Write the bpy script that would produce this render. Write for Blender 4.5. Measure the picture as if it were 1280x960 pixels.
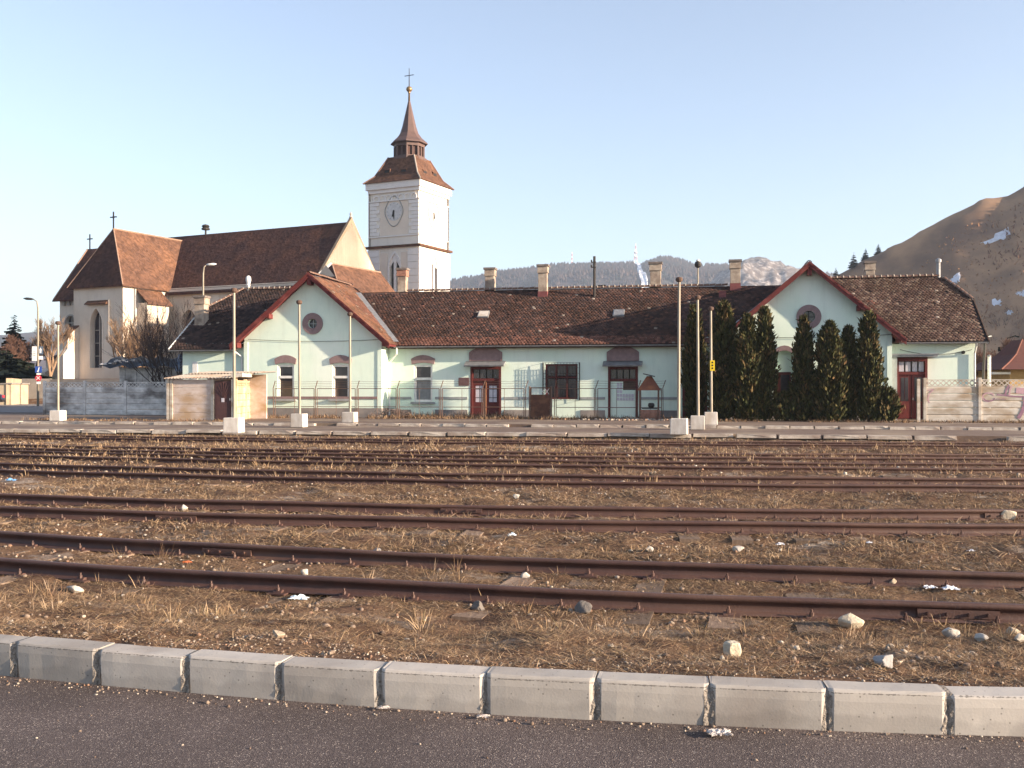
import bpy, math, random
import numpy as np
from mathutils import Vector, Matrix
R = math.radians
sc = bpy.context.scene
for o in list(bpy.data.objects):
    bpy.data.objects.remove(o)
random.seed(7)
RNG = np.random.default_rng(11)

# ------------------------------------------------------------------ camera, sky, sun, exposure
EYE = 1.5                      # eye height over the road; X runs along the station front, Y away from the road
YAW = R(10.5)
FOC = 1300.0                   # focal length in pixels of the 1280 px wide photograph
HOR = 488.0                    # row of the horizon
cam_d = bpy.data.cameras.new('camera'); cam = bpy.data.objects.new('camera', cam_d)
sc.collection.objects.link(cam); sc.camera = cam
cam.location = (0, 0, EYE); cam.rotation_euler = (R(90), 0, YAW)
cam_d.sensor_width = 36.0; cam_d.lens = 36.0 * FOC / 1280; cam_d.shift_y = 8 / 1280
cam_d.clip_start = 0.1; cam_d.clip_end = 20000

SUN_EL, SUN_AZ = R(13.5), R(100.5)          # azimuth clockwise from +Y
world = bpy.data.worlds.new('World'); sc.world = world; world.use_nodes = True
wn = world.node_tree
sky = wn.nodes.new('ShaderNodeTexSky'); sky.sky_type = 'NISHITA'; sky.sun_disc = False
sky.sun_elevation = SUN_EL; sky.sun_rotation = SUN_AZ
sky.altitude = 500; sky.air_density = 1.0; sky.dust_density = 0.7; sky.ozone_density = 2.6
wb = wn.nodes.new('ShaderNodeMix'); wb.data_type = 'RGBA'; wb.blend_type = 'MULTIPLY'; wb.inputs[0].default_value = 1; wb.inputs[7].default_value = (1.02, 0.985, 0.975, 1)   # even white balance of the whole sky
hs = wn.nodes.new('ShaderNodeHueSaturation'); hs.inputs['Saturation'].default_value = 0.74
wn.links.new(sky.outputs[0], hs.inputs['Color']); wn.links.new(hs.outputs[0], wb.inputs[6]); wn.links.new(wb.outputs[2], wn.nodes['Background'].inputs[0])
wn.nodes['Background'].inputs[1].default_value = 0.087
sun_d = bpy.data.lights.new('sun', 'SUN'); sun_d.energy = 5.0; sun_d.angle = R(0.55); sun_d.color = (1.0, 0.79, 0.58)
sun = bpy.data.objects.new('sun', sun_d); sc.collection.objects.link(sun)
SDIR = Vector((math.sin(SUN_AZ) * math.cos(SUN_EL), math.cos(SUN_AZ) * math.cos(SUN_EL), math.sin(SUN_EL)))
sun.rotation_euler = SDIR.to_track_quat('Z', 'Y').to_euler(); sun.location = (60, -20, 40)
vs = sc.view_settings
vs.view_transform = 'Standard'; vs.look = 'None'; vs.gamma = 1.0; vs.use_curve_mapping = False; vs.exposure = 1.84
sc.cycles.use_denoising = True
sc.cycles.max_bounces = 6; sc.cycles.diffuse_bounces = 3; sc.cycles.volume_bounces = 0
sc.cycles.sample_clamp_indirect = 6.0

HAZE_DENSITY = 0.00019

# ------------------------------------------------------------------ measuring helpers
CY, SY = math.cos(YAW), math.sin(YAW)
def ray(px):
    u = (px - 640) / FOC
    return -SY + CY * u, CY + SY * u
def onY(px, Y):                       # X and viewing depth of a column on the plane Y
    dx, dy = ray(px); t = Y / dy
    return dx * t, t
def zat(py, t): return EYE - (py - HOR) / FOC * t
def atY(px, py, Y):
    X, t = onY(px, Y); return Vector((X, Y, zat(py, t)))
def atD(px, d):                       # plan position at viewing depth d
    dx, dy = ray(px); return dx * d, dy * d
def c2w(x, d): return CY * x - SY * d, SY * x + CY * d
def rect(p0, p1, yt, yb, Y):
    x0, t0 = onY(p0, Y); x1, t1 = onY(p1, Y); t = (t0 + t1) / 2
    return x0, x1, zat(yb, t), zat(yt, t)

def vnoise(x, y, seed=0):             # smooth value noise on a lattice, numpy arrays in and out
    x = np.asarray(x, float); y = np.asarray(y, float)
    xi = np.floor(x).astype(np.int64); yi = np.floor(y).astype(np.int64)
    fx = x - xi; fy = y - yi; fx = fx * fx * (3 - 2 * fx); fy = fy * fy * (3 - 2 * fy)
    def h(a, b):
        n = (a * 374761393 + b * 668265263 + seed * 982451653) & 0x7fffffff
        n = ((n ^ (n >> 13)) * 1274126177) & 0x7fffffff
        return ((n ^ (n >> 16)) & 0xffff) / 65535.0
    return (h(xi, yi) * (1 - fx) + h(xi + 1, yi) * fx) * (1 - fy) + (h(xi, yi + 1) * (1 - fx) + h(xi + 1, yi + 1) * fx) * fy
def fbm(x, y, seed=0, octv=4):
    s = 0; a = 0.5
    for k in range(octv):
        s = s + a * vnoise(np.asarray(x) * 2 ** k, np.asarray(y) * 2 ** k, seed + k); a *= 0.5
    return s

# ------------------------------------------------------------------ scene helpers
COL = sc.collection
def tag(o, label=None, cat=None, group=None, kind=None):
    if label: o['label'] = label
    if cat: o['category'] = cat
    if group: o['group'] = group
    if kind: o['kind'] = kind
    return o
def empty(name, loc, label=None, cat=None, group=None, kind=None):
    o = bpy.data.objects.new(name, None); COL.objects.link(o)
    o.location = loc; o.empty_display_size = 0.2
    return tag(o, label, cat, group, kind)
def root_of(o):
    while o.parent: o = o.parent
    return o
def world_of(o):
    m = Matrix.Translation(o.location)
    return world_of(o.parent) @ o.matrix_parent_inverse @ m if o.parent else m
def put(o, parent):                   # mesh data in world coordinates under a parent that sits at its base
    if parent is not None:
        o.parent = parent
        o.matrix_parent_inverse = world_of(parent).inverted()
    return o
def link(name, me, mat, parent=None, smooth=False, recenter=True):
    if mat is not None and len(me.materials) == 0: me.materials.append(mat)
    if smooth: me.polygons.foreach_set('use_smooth', np.ones(len(me.polygons), bool))
    o = bpy.data.objects.new(name, me); COL.objects.link(o)
    if parent is None and recenter and len(me.vertices):
        co = np.empty(len(me.vertices) * 3); me.vertices.foreach_get('co', co); co = co.reshape(-1, 3)
        b = Vector(((co[:, 0].min() + co[:, 0].max()) / 2, (co[:, 1].min() + co[:, 1].max()) / 2, co[:, 2].min()))
        me.transform(Matrix.Translation(-b)); o.location = b
    return put(o, parent)
def copy_at(o, parent=None, dloc=(0, 0, 0)):
    c = o.copy(); COL.objects.link(c)
    if parent is not None: c.parent = parent
    c.location = Vector(o.location) + Vector(dloc)
    return c
def fast_mesh(name, V, F, mat, parent=None, cols=None, smooth=False, recenter=False):
    """V (n,3) array, F (m,k) array, optional per-face colours"""
    V = np.asarray(V, np.float32); F = np.asarray(F, np.int32); k = F.shape[1]
    me = bpy.data.meshes.new(name)
    me.vertices.add(len(V)); me.vertices.foreach_set('co', V.ravel())
    me.loops.add(F.size); me.loops.foreach_set('vertex_index', F.ravel())
    me.polygons.add(len(F)); me.polygons.foreach_set('loop_start', np.arange(0, F.size, k, dtype=np.int32))
    if cols is not None:
        a = me.attributes.new('tint', 'FLOAT_COLOR', 'FACE')
        c4 = np.ones((len(F), 4), np.float32); c4[:, :3] = cols; a.data.foreach_set('color', c4.ravel())
    me.update(calc_edges=True)
    return link(name, me, mat, parent, smooth, recenter)

class MB:
    def __init__(s, T=None): s.v = []; s.f = []; s.T = T; s.tint = []
    def add(s, vs, fs, tint=None):
        n = len(s.v)
        s.v += [tuple(s.T(*p)) if s.T else tuple(p) for p in vs]
        s.f += [tuple(i + n for i in f) for f in fs]
        if tint is not None: s.tint += [tint] * len(fs)
        return s
    def box(s, x0, x1, y0, y1, z0, z1, tint=None):
        vs = [(x0, y0, z0), (x1, y0, z0), (x1, y1, z0), (x0, y1, z0), (x0, y0, z1), (x1, y0, z1), (x1, y1, z1), (x0, y1, z1)]
        return s.add(vs, [(0, 3, 2, 1), (4, 5, 6, 7), (0, 1, 5, 4), (1, 2, 6, 5), (2, 3, 7, 6), (3, 0, 4, 7)], tint)
    def prism(s, poly, w0, w1, axis=1):        # poly in the two remaining axes, extruded along axis
        n = len(poly)
        def P(a, b, w): return (w, a, b) if axis == 0 else (a, w, b) if axis == 1 else (a, b, w)
        vs = [P(a, b, w0) for a, b in poly] + [P(a, b, w1) for a, b in poly]
        fs = [tuple(range(n)), tuple(range(2 * n - 1, n - 1, -1))]
        fs += [((i + 1) % n, i, n + i, n + (i + 1) % n) for i in range(n)]
        return s.add(vs, fs)
    def beam(s, a, b, w, h, up=(0, 0, 1)):     # rectangular bar from a to b
        a = Vector(a); b = Vector(b); d = (b - a).normalized(); u = Vector(up)
        if abs(d.dot(u)) > 0.98: u = Vector((0, 1, 0))
        r = d.cross(u).normalized() * w / 2; q = r.cross(d).normalized() * h / 2
        vs = [a - r - q, a + r - q, a + r + q, a - r + q, b - r - q, b + r - q, b + r + q, b - r + q]
        return s.add(vs, [(0, 3, 2, 1), (4, 5, 6, 7), (0, 1, 5, 4), (1, 2, 6, 5), (2, 3, 7, 6), (3, 0, 4, 7)])
    def tube(s, pts, rad, n=8, cap=True):
        pts = [Vector(p) for p in pts]
        if not hasattr(rad, '__len__'): rad = [rad] * len(pts)
        vs = []; prev = None
        for i, p in enumerate(pts):
            d = (pts[min(i + 1, len(pts) - 1)] - pts[max(i - 1, 0)]).normalized()
            if prev is None:
                u = Vector((0, 0, 1)) if abs(d.z) < 0.9 else Vector((1, 0, 0))
                r = d.cross(u).normalized()
            else:
                r = (prev - d * prev.dot(d)).normalized()
            prev = r; q = d.cross(r)
            for k in range(n):
                a = 2 * math.pi * k / n
                vs.append(p + (r * math.cos(a) + q * math.sin(a)) * rad[i])
        fs = []
        for i in range(len(pts) - 1):
            for k in range(n):
                fs.append((i * n + k, i * n + (k + 1) % n, (i + 1) * n + (k + 1) % n, (i + 1) * n + k))
        if cap:
            fs.append(tuple(range(n - 1, -1, -1))); fs.append(tuple((len(pts) - 1) * n + k for k in range(n)))
        return s.add(vs, fs)
    def lathe(s, cx, cy, prof, n=16, rot=0.0):  # prof: (radius, z)
        vs = []
        for r, z in prof:
            for k in range(n):
                a = 2 * math.pi * k / n + rot; vs.append((cx + r * math.cos(a), cy + r * math.sin(a), z))
        fs = []
        for i in range(len(prof) - 1):
            for k in range(n):
                fs.append((i * n + k, i * n + (k + 1) % n, (i + 1) * n + (k + 1) % n, (i + 1) * n + k))
        fs.append(tuple(range(n - 1, -1, -1))); fs.append(tuple((len(prof) - 1) * n + k for k in range(n)))
        return s.add(vs, fs)
    def quad(s, a, b, c, d, tint=None): return s.add([a, b, c, d], [(0, 1, 2, 3)], tint)
    def build(s, name, mat, parent=None, smooth=False, bevel=0):
        me = bpy.data.meshes.new(name); me.from_pydata([tuple(p) for p in s.v], [], s.f)
        if s.tint:
            a = me.attributes.new('tint', 'FLOAT_COLOR', 'FACE')
            a.data.foreach_set('color', np.array([tuple(t) + (1,) for t in s.tint], np.float32).ravel())
        me.update()
        o = link(name, me, mat, parent, smooth)
        if bevel:
            m = o.modifiers.new('bevel', 'BEVEL'); m.width = bevel; m.segments = 2; m.limit_method = 'ANGLE'
        return o

# wall with holes: columns between break points; a hole is a dict(u0,u1,lo,hi,n) with lo/hi functions of u
def hole_rect(u0, u1, v0, v1): return dict(u0=u0, u1=u1, lo=lambda u: v0, hi=lambda u: v1, n=1)
def hole_arch(u0, u1, v0, v1, rise, pointed=False, n=10):
    w = (u1 - u0) / 2; c = (u0 + u1) / 2
    def hi(u):
        q = min(1, abs(u - c) / w)
        if pointed:                       # two arcs
            r = (w * w + rise * rise) / (2 * w)
            return v1 + math.sqrt(max(0, r * r - (q * w + r - w) ** 2))
        return v1 + rise * math.sqrt(max(0, 1 - q * q)) if rise >= w * 0.9 else v1 + rise * (1 - q * q)
    return dict(u0=u0, u1=u1, lo=lambda u: v0, hi=hi, n=n)
def hole_circle(c, v, r, n=16):
    return dict(u0=c - r, u1=c + r, lo=lambda u: v - math.sqrt(max(0, r * r - (u - c) ** 2)), hi=lambda u: v + math.sqrt(max(0, r * r - (u - c) ** 2)), n=n)
def hole_us(h):
    n = h['n']
    if n == 1: return [h['u0'], h['u1']]
    return [h['u0'] + (h['u1'] - h['u0']) * (1 - math.cos(math.pi * i / n)) / 2 for i in range(n + 1)]
def wall(mb, u0, u1, bot, top, holes=(), depth=0.2, breaks=()):
    """local axes: u along, w outward (0 at face), v up; mb.T maps (u, w, v)"""
    B = bot if callable(bot) else (lambda u: bot)
    Tp = top if callable(top) else (lambda u: top)
    us = {u0, u1, *breaks}
    for h in holes: us.update(hole_us(h))
    us = sorted(u for u in us if u0 - 1e-6 <= u <= u1 + 1e-6)
    for a, b in zip(us[:-1], us[1:]):
        if b - a < 1e-5: continue
        m = (a + b) / 2
        hs = sorted([h for h in holes if h['u0'] < m < h['u1']], key=lambda h: h['lo'](m))
        la, lb = B(a), B(b)
        for h in hs:
            ha, hb = h['lo'](a), h['lo'](b)
            mb.quad((a, 0, la), (b, 0, lb), (b, 0, hb), (a, 0, ha)); la, lb = h['hi'](a), h['hi'](b)
        mb.quad((a, 0, la), (b, 0, lb), (b, 0, Tp(b)), (a, 0, Tp(a)))
    for h in holes:
        hu = hole_us(h)
        loop = [(u, h['lo'](u)) for u in hu] + [(u, h['hi'](u)) for u in reversed(hu)]
        for (a, va), (b, vb) in zip(loop, loop[1:] + loop[:1]):
            if abs(a - b) + abs(va - vb) < 1e-6: continue
            mb.quad((a, 0, va), (b, 0, vb), (b, -depth, vb), (a, -depth, va))
    return mb
def hole_face(mb, h, w):                 # sheet that fills a hole at depth w
    hu = hole_us(h)
    for a, b in zip(hu[:-1], hu[1:]):
        mb.quad((a, w, h['lo'](a)), (b, w, h['lo'](b)), (b, w, h['hi'](b)), (a, w, h['hi'](a)))
    return mb
def hole_ring(mb, h, h2, w0, w1):        # band between a hole and a larger outline, proud of the wall
    hu = hole_us(h); hv = hole_us(h2)
    A = [(u, h['lo'](u)) for u in hu] + [(u, h['hi'](u)) for u in reversed(hu)]
    Bq = [(u, h2['lo'](u)) for u in hv] + [(u, h2['hi'](u)) for u in reversed(hv)]
    n = len(A)
    for i in range(n):
        j = (i + 1) % n
        (a, b), (c, d), (e, f), (g, k) = A[i], A[j], Bq[j], Bq[i]
        mb.quad((a, w1, b), (c, w1, d), (e, w1, f), (g, w1, k))
        mb.quad((g, w1, k), (e, w1, f), (e, w0, f), (g, w0, k))
        mb.quad((c, w1, d), (a, w1, b), (a, w0, b), (c, w0, d))
    return mb
def front(Y): return lambda u, w, v: (u, Y - w, v)             # a wall that faces the road
def facing(o, ax, nrm): return lambda u, w, v: (o[0] + ax[0] * u + nrm[0] * w, o[1] + ax[1] * u + nrm[1] * w, v)

# ------------------------------------------------------------------ materials
MATS = {}
def mat(name, c1, c2=None, scale=3.0, rough=0.85, bump=0.0, bscale=40.0, metal=0.0, spec=0.3, c3=None, s3=0.6, streak=False, tint=False, stretch=(1, 1, 1), lo=0.35, hi=0.68, coord='pos', detail=6, vary=0):
    if name in MATS: return MATS[name]
    m = bpy.data.materials.new(name); m.use_nodes = True; nt = m.node_tree; N = nt.nodes; L = nt.links
    b = N['Principled BSDF']; b.inputs['Roughness'].default_value = rough; b.inputs['Metallic'].default_value = metal
    b.inputs['Specular IOR Level'].default_value = spec
    if coord == 'pos': g = N.new('ShaderNodeNewGeometry'); co = g.outputs['Position']
    else: g = N.new('ShaderNodeTexCoord'); co = g.outputs['Object']
    mp = N.new('ShaderNodeMapping'); mp.inputs['Scale'].default_value = stretch; L.new(co, mp.inputs[0]); co = mp.outputs[0]
    if c2 is None: c2 = tuple(x * 0.8 for x in c1)
    n1 = N.new('ShaderNodeTexNoise'); n1.inputs['Scale'].default_value = scale; n1.inputs['Detail'].default_value = detail; n1.inputs['Roughness'].default_value = 0.62
    L.new(co, n1.inputs['Vector'])
    r1 = N.new('ShaderNodeMapRange'); r1.inputs[1].default_value = lo; r1.inputs[2].default_value = hi; L.new(n1.outputs[0], r1.inputs[0])
    mx = N.new('ShaderNodeMix'); mx.data_type = 'RGBA'; L.new(r1.outputs[0], mx.inputs[0])
    mx.inputs[6].default_value = (*c1, 1); mx.inputs[7].default_value = (*c2, 1); out = mx.outputs[2]
    if c3:
        n3 = N.new('ShaderNodeTexNoise'); n3.inputs['Scale'].default_value = s3; n3.inputs['Detail'].default_value = 5
        L.new(co, n3.inputs['Vector'])
        r3 = N.new('ShaderNodeMapRange'); r3.inputs[1].default_value = 0.48; r3.inputs[2].default_value = 0.66; L.new(n3.outputs[0], r3.inputs[0])
        m3 = N.new('ShaderNodeMix'); m3.data_type = 'RGBA'; L.new(r3.outputs[0], m3.inputs[0]); L.new(out, m3.inputs[6]); m3.inputs[7].default_value = (*c3, 1); out = m3.outputs[2]
    if streak:                        # rain streaks and dirt: noise drawn out vertically
        ms = N.new('ShaderNodeMapping'); ms.inputs['Scale'].default_value = (1.5, 1.5, .22); L.new(g.outputs[0], ms.inputs[0])
        ns = N.new('ShaderNodeTexNoise'); ns.inputs['Scale'].default_value = 1.6; ns.inputs['Detail'].default_value = 8; ns.inputs['Roughness'].default_value = .7; L.new(ms.outputs[0], ns.inputs['Vector'])
        rs_ = N.new('ShaderNodeMapRange'); rs_.inputs[1].default_value = .52; rs_.inputs[2].default_value = .78; rs_.inputs[3].default_value = 1; rs_.inputs[4].default_value = .86; L.new(ns.outputs[0], rs_.inputs[0])
        mk_ = N.new('ShaderNodeMix'); mk_.data_type = 'RGBA'; mk_.blend_type = 'MULTIPLY'; mk_.inputs[0].default_value = 1
        L.new(out, mk_.inputs[6]); L.new(rs_.outputs[0], mk_.inputs[7]); out = mk_.outputs[2]
    if vary:                          # each piece a little lighter or darker than its neighbour
        oi = N.new('ShaderNodeObjectInfo'); rv_ = N.new('ShaderNodeMapRange'); rv_.inputs[3].default_value = 1 - vary; rv_.inputs[4].default_value = 1 + vary * .6; L.new(oi.outputs['Random'], rv_.inputs[0])
        mv = N.new('ShaderNodeMix'); mv.data_type = 'RGBA'; mv.blend_type = 'MULTIPLY'; mv.inputs[0].default_value = 1
        L.new(out, mv.inputs[6]); L.new(rv_.outputs[0], mv.inputs[7]); out = mv.outputs[2]
    if tint:
        at = N.new('ShaderNodeAttribute'); at.attribute_name = 'tint'
        mt = N.new('ShaderNodeMix'); mt.data_type = 'RGBA'; mt.blend_type = 'MULTIPLY'; mt.inputs[0].default_value = 1
        L.new(out, mt.inputs[6]); L.new(at.outputs['Color'], mt.inputs[7]); out = mt.outputs[2]
    L.new(out, b.inputs['Base Color'])
    if bump:
        n2 = N.new('ShaderNodeTexNoise'); n2.inputs['Scale'].default_value = bscale; n2.inputs['Detail'].default_value = 5
        L.new(co, n2.inputs['Vector'])
        bp = N.new('ShaderNodeBump'); bp.inputs['Strength'].default_value = bump; bp.inputs['Distance'].default_value = 0.02
        L.new(n2.outputs[0], bp.inputs['Height']); L.new(bp.outputs[0], b.inputs['Normal'])
    MATS[name] = m; return m
def glass(name, c, rough=0.08):
    m = mat(name, c, c, rough=rough, spec=0.6); return m

M_mint = mat('mint_stucco', (0.68, 0.80, 0.69), (0.62, 0.755, 0.655), 1.3, 0.92, 0.10, 25, c3=(0.71, 0.80, 0.72), s3=0.35, streak=True)
M_plinth = mat('plinth_render', (0.24, 0.22, 0.21), (0.16, 0.15, 0.15), 2.0, 0.95, 0.3, 14, c3=(0.30, 0.26, 0.23))
M_mauve = mat('mauve_trim', (0.25, 0.175, 0.175), (0.19, 0.135, 0.135), 5, 0.9, 0.15, 30)
M_grayband = mat('grey_band', (0.32, 0.34, 0.34), (0.25, 0.26, 0.26), 4, 0.9)
M_redwood = mat('oxide_red_board', (0.125, 0.024, 0.023), (0.09, 0.020, 0.019), 4, 0.75, 0.1, 30, c3=(0.17, 0.045, 0.04), s3=2)
M_doorred = mat('dark_red_door_paint', (0.115, 0.022, 0.02), (0.075, 0.018, 0.016), 5, 0.6, 0.1, 30)
M_darkwood = mat('soffit_wood', (0.10, 0.06, 0.045), (0.06, 0.04, 0.03), 5, 0.9)
M_white = mat('white_paint', (0.72, 0.72, 0.70), (0.62, 0.61, 0.58), 6, 0.7)
M_curtain = mat('pale_curtain_glass', (0.55, 0.53, 0.58), (0.44, 0.42, 0.48), 6, 0.25, spec=0.5)
M_glass = mat('dark_window_glass', (0.025, 0.022, 0.03), (0.05, 0.045, 0.05), 2.5, 0.12, spec=0.6)
M_netglass = mat('grey_net_curtain_glass', (0.20, 0.21, 0.22), (0.14, 0.15, 0.16), 9, 0.3, spec=0.5)
M_tile = mat('clay_roof_tile', (.78, .76, .76), (0.44, 0.41, 0.40), 1.4, 0.92, 0.15, 30, tint=True, c3=(0.50, 0.48, 0.45), s3=0.5, spec=0.15)
M_tilebase = mat('dark_roof_boarding', (0.06, 0.04, 0.035), rough=0.95)  # dark brown boards under the tiles
M_ridge = mat('ridge_tile', (0.20, 0.115, 0.085), (0.12, 0.08, 0.065), 5, 0.9, 0.2, 30)
M_mortar = mat('pale_mortar', (0.33, 0.29, 0.25), (0.24, 0.21, 0.18), 8, 0.95)
M_zinc = mat('weathered_zinc', (0.30, 0.31, 0.32), (0.20, 0.20, 0.21), 4, 0.55, metal=0.4)
M_chim = mat('chimney_render', (0.42, 0.36, 0.29), (0.26, 0.20, 0.16), 3.5, 0.95, 0.4, 18, c3=(0.20, 0.15, 0.12), s3=1.6)
M_chimcap = mat('chimney_cap', (0.13, 0.11, 0.10), (0.20, 0.17, 0.15), 6, 0.95, 0.3, 20)
M_brick = mat('old_brick', (0.33, 0.17, 0.12), (0.24, 0.12, 0.09), 6, 0.95, 0.3, 25)
M_redsheet = mat('dull_red_sheet', (0.19, 0.06, 0.06), (0.14, 0.05, 0.05), 5, 0.7)
M_steel = mat('galvanised_pole', (0.32, 0.285, 0.23), (0.23, 0.20, 0.155), 6, 0.55, metal=0.15, stretch=(1, 1, 0.25))
M_cap = mat('dark_pole_cap', (0.07, 0.045, 0.035), (0.12, 0.07, 0.05), 20, 0.8)
M_block = mat('pole_base_concrete', (0.62, 0.59, 0.55), (0.46, 0.42, 0.38), 3.5, 0.93, 0.25, 40, c3=(0.42, 0.36, 0.30), s3=1.3, stretch=(1, 1, 0.5), streak=True, vary=.12)
M_rust = mat('rusty_steel', (0.105, 0.045, 0.028), (0.07, 0.033, 0.023), 9, 0.8, 0.25, 60, c3=(0.14, 0.066, 0.038), s3=3)
M_railtop = mat('rail_steel', (0.084, 0.042, 0.034), (0.058, 0.031, 0.027), 6, 0.6, 0.15, 60, spec=0.45, c3=(0.10, 0.054, 0.040), s3=1.1)
M_fence = mat('fence_pipe', (0.12, 0.085, 0.07), (0.17, 0.095, 0.065), 6, 0.7, metal=0.2)
M_bars = mat('black_iron_bars', (0.02, 0.018, 0.018), rough=0.6)
M_panel = mat('concrete_fence_panel', (0.60, 0.56, 0.50), (0.44, 0.38, 0.31), 2.4, 0.95, 0.3, 30, c3=(0.36, 0.28, 0.20), s3=0.9, stretch=(1, 1, 2.2), vary=.12)
M_panelold = mat('stained_concrete_panel', (0.74, 0.71, 0.68), (0.42, 0.39, 0.37), 1.6, 0.95, 0.4, 25, c3=(0.17, 0.15, 0.14), s3=0.7, stretch=(1, 1, 1.6), streak=True)
M_shed = mat('shed_concrete', (0.58, 0.50, 0.46), (0.46, 0.36, 0.30), 3.0, 0.95, 0.3, 30, c3=(0.40, 0.28, 0.18), s3=0.8, stretch=(1, 1, 2))
M_sheddoor = mat('brown_shed_door', (0.085, 0.04, 0.038), (0.06, 0.03, 0.03), 5, 0.6, 0.2, 40)
M_asbestos = mat('corrugated_cement', (0.36, 0.32, 0.28), (0.24, 0.21, 0.18), 4, 0.95, 0.3, 30, c3=(0.30, 0.20, 0.14), s3=1.2)
M_church = mat('church_limewash', (0.58, 0.50, 0.41), (0.50, 0.42, 0.345), 0.5, 0.95, 0.2, 8, c3=(0.68, 0.60, 0.51), s3=0.12, streak=True)
M_tower = mat('tower_limewash', (0.78, 0.72, 0.63), (0.72, 0.65, 0.56), 0.6, 0.95, 0.15, 8, streak=True)
M_towerbuff = mat('tower_buff_panel', (0.74, 0.64, 0.53), (0.69, 0.59, 0.49), 0.8, 0.95)
M_quoin = mat('tower_pale_quoin', (0.78, 0.74, 0.70), (0.72, 0.68, 0.64), 1.5, 0.95)
M_churchroof = mat('church_tile', (0.12, 0.064, 0.044), (0.085, 0.048, 0.035), 0.9, 0.95, 0.0, c3=(0.155, 0.08, 0.05), s3=0.35, spec=0.1)
M_naveroof = mat('nave_tile', (0.088, 0.044, 0.034), (0.060, 0.034, 0.030), 0.7, 0.95, c3=(0.11, 0.052, 0.035), s3=0.3, spec=0.1)
M_gable = mat('bare_gable_plaster', (0.27, 0.205, 0.145), (0.18, 0.14, 0.10), 0.8, 0.95, 0.3, 6)
M_copper = mat('brown_spire_sheet', (0.125, 0.078, 0.068), (0.095, 0.064, 0.058), 2, 0.55)
M_iron = mat('dark_iron', (0.03, 0.026, 0.024), rough=0.6)
M_stone = mat('window_stone', (0.40, 0.37, 0.33), (0.32, 0.29, 0.26), 2, 0.95)
M_clock = mat('clock_white', (0.66, 0.64, 0.62), rough=0.8)

# ================================================================== GROUND, ROAD, KERB, TRACKS
def unproject(pts, z):                # image points on a level plane -> plan points
    out = []
    for px, py in pts:
        d = FOC * (EYE - z) / (py - HOR); out.append(atD(px, d))
    return np.array(out)
class Curve:                          # gentle quadratic Y(X) that runs on straight outside the measured stretch
    def __init__(s, P):
        s.c = np.polyfit(P[:, 0], P[:, 1], 2); s.x0, s.x1 = P[:, 0].min(), P[:, 0].max()
    def __call__(s, X):
        X = np.asarray(X, float); Xc = np.clip(X, s.x0, s.x1)
        return np.polyval(s.c, Xc) + np.polyval(np.polyder(s.c), Xc) * (X - Xc)
    def slope(s, X): return float(np.polyval(np.polyder(s.c), np.clip(X, s.x0, s.x1)))
XS = (0, 320, 640, 960, 1280)
KERB_H, KERB_W = 0.18, 0.15
kerb_back = Curve(unproject(list(zip(XS, (792, 816, 835.7, 848.5, 858))), KERB_H))
RAIL_Z = -0.14
rail_rows = [((697, 715.6, 733, 747.6, 757.5), (664.7, 682, 696, 707, 714.4)),
             ((632, 641.5, 649, 652, 654.2), (618, 626, 632.5, 635.5, 637.5)),
             ((586.8, 594, 602, 605.2, 606.5), (578.7, 585, 592.5, 595.7, 596.7)),
             ((567, 574.6, 580, 583, 585), (563, 569.6, 574.5, 577.5, 579)),
             ((558.7, 564.6, 568.9, 571, 572.2), (555.5, 560.7, 564.7, 566.6, 567.5)),
             ((545.2, 549.2, 553, 555, 556), (542.8, 546.6, 550, 552, 553))]
tracks = []
for near, far in rail_rows:
    P = (unproject(list(zip(XS, near)), RAIL_Z) + unproject(list(zip(XS, far)), RAIL_Z)) / 2
    tracks.append(Curve(P))

PLAT1_Y, PLAT2_Y = 38.9, 45.0
def ground_h(X, Y, rough=True):
    X = np.asarray(X, float); Y = np.asarray(Y, float)
    t = Y - kerb_back(X)
    z = np.where(t < -0.02, -0.30, 0.15 - 0.45 * np.clip((t - 0.1) / 3.0, 0, 1) ** 1.0)
    if rough:
        z = z + np.where((t > 0) & (Y < 38.5), (fbm(X * 1.1, Y * 1.1, 3) - 0.47) * 0.19 * np.clip(t, 0, 1) + (fbm(X * 4.5, Y * 4.5, 5) - 0.47) * 0.085, 0)
    for i, tr in enumerate(tracks):    # level ballast under each track
        dd = np.abs(Y - tr(X)); w = np.clip(1 - (dd - 0.9) / 0.5, 0, 1)
        lvl = (-0.292, -0.290, -0.266, -0.24, -0.235, -0.24)[i]
        z = z * (1 - w) + (lvl + (fbm(X * 2.6, Y * 2.6, 9) - 0.47) * 0.10) * w
    z = np.where(Y > PLAT1_Y - 0.5, -0.32, z)
    up = np.clip((Y - 63) / 6, 0, 1)
    z = z + up * 0.30
    rise = np.clip((Y - 76) / 22, 0, 1); rise = rise * rise * (3 - 2 * rise)
    z = z + rise * 2.75
    return z
def spaced(a, b, fine0, fine1, d0, grow):
    v = list(np.arange(fine0, fine1, d0)); s = d0
    while v[-1] < b: s *= grow; v.append(v[-1] + s)
    s = d0
    while v[0] > a: s *= grow; v.insert(0, v[0] - s)
    return np.array(v)
gx = spaced(-3500, 3500, -9.5, 7.0, 0.075, 1.07); gy = spaced(-1500, 3600, 4.7, 15.5, 0.07, 1.06)
# keep the grid moderately fine out to the platform
GX, GY = np.meshgrid(gx, gy); GZ = ground_h(GX, GY)
nx, ny = len(gx), len(gy)
idx = np.arange(nx * ny).reshape(ny, nx)
F = np.stack([idx[:-1, :-1], idx[:-1, 1:], idx[1:, 1:], idx[1:, :-1]], -1).reshape(-1, 4)

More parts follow.
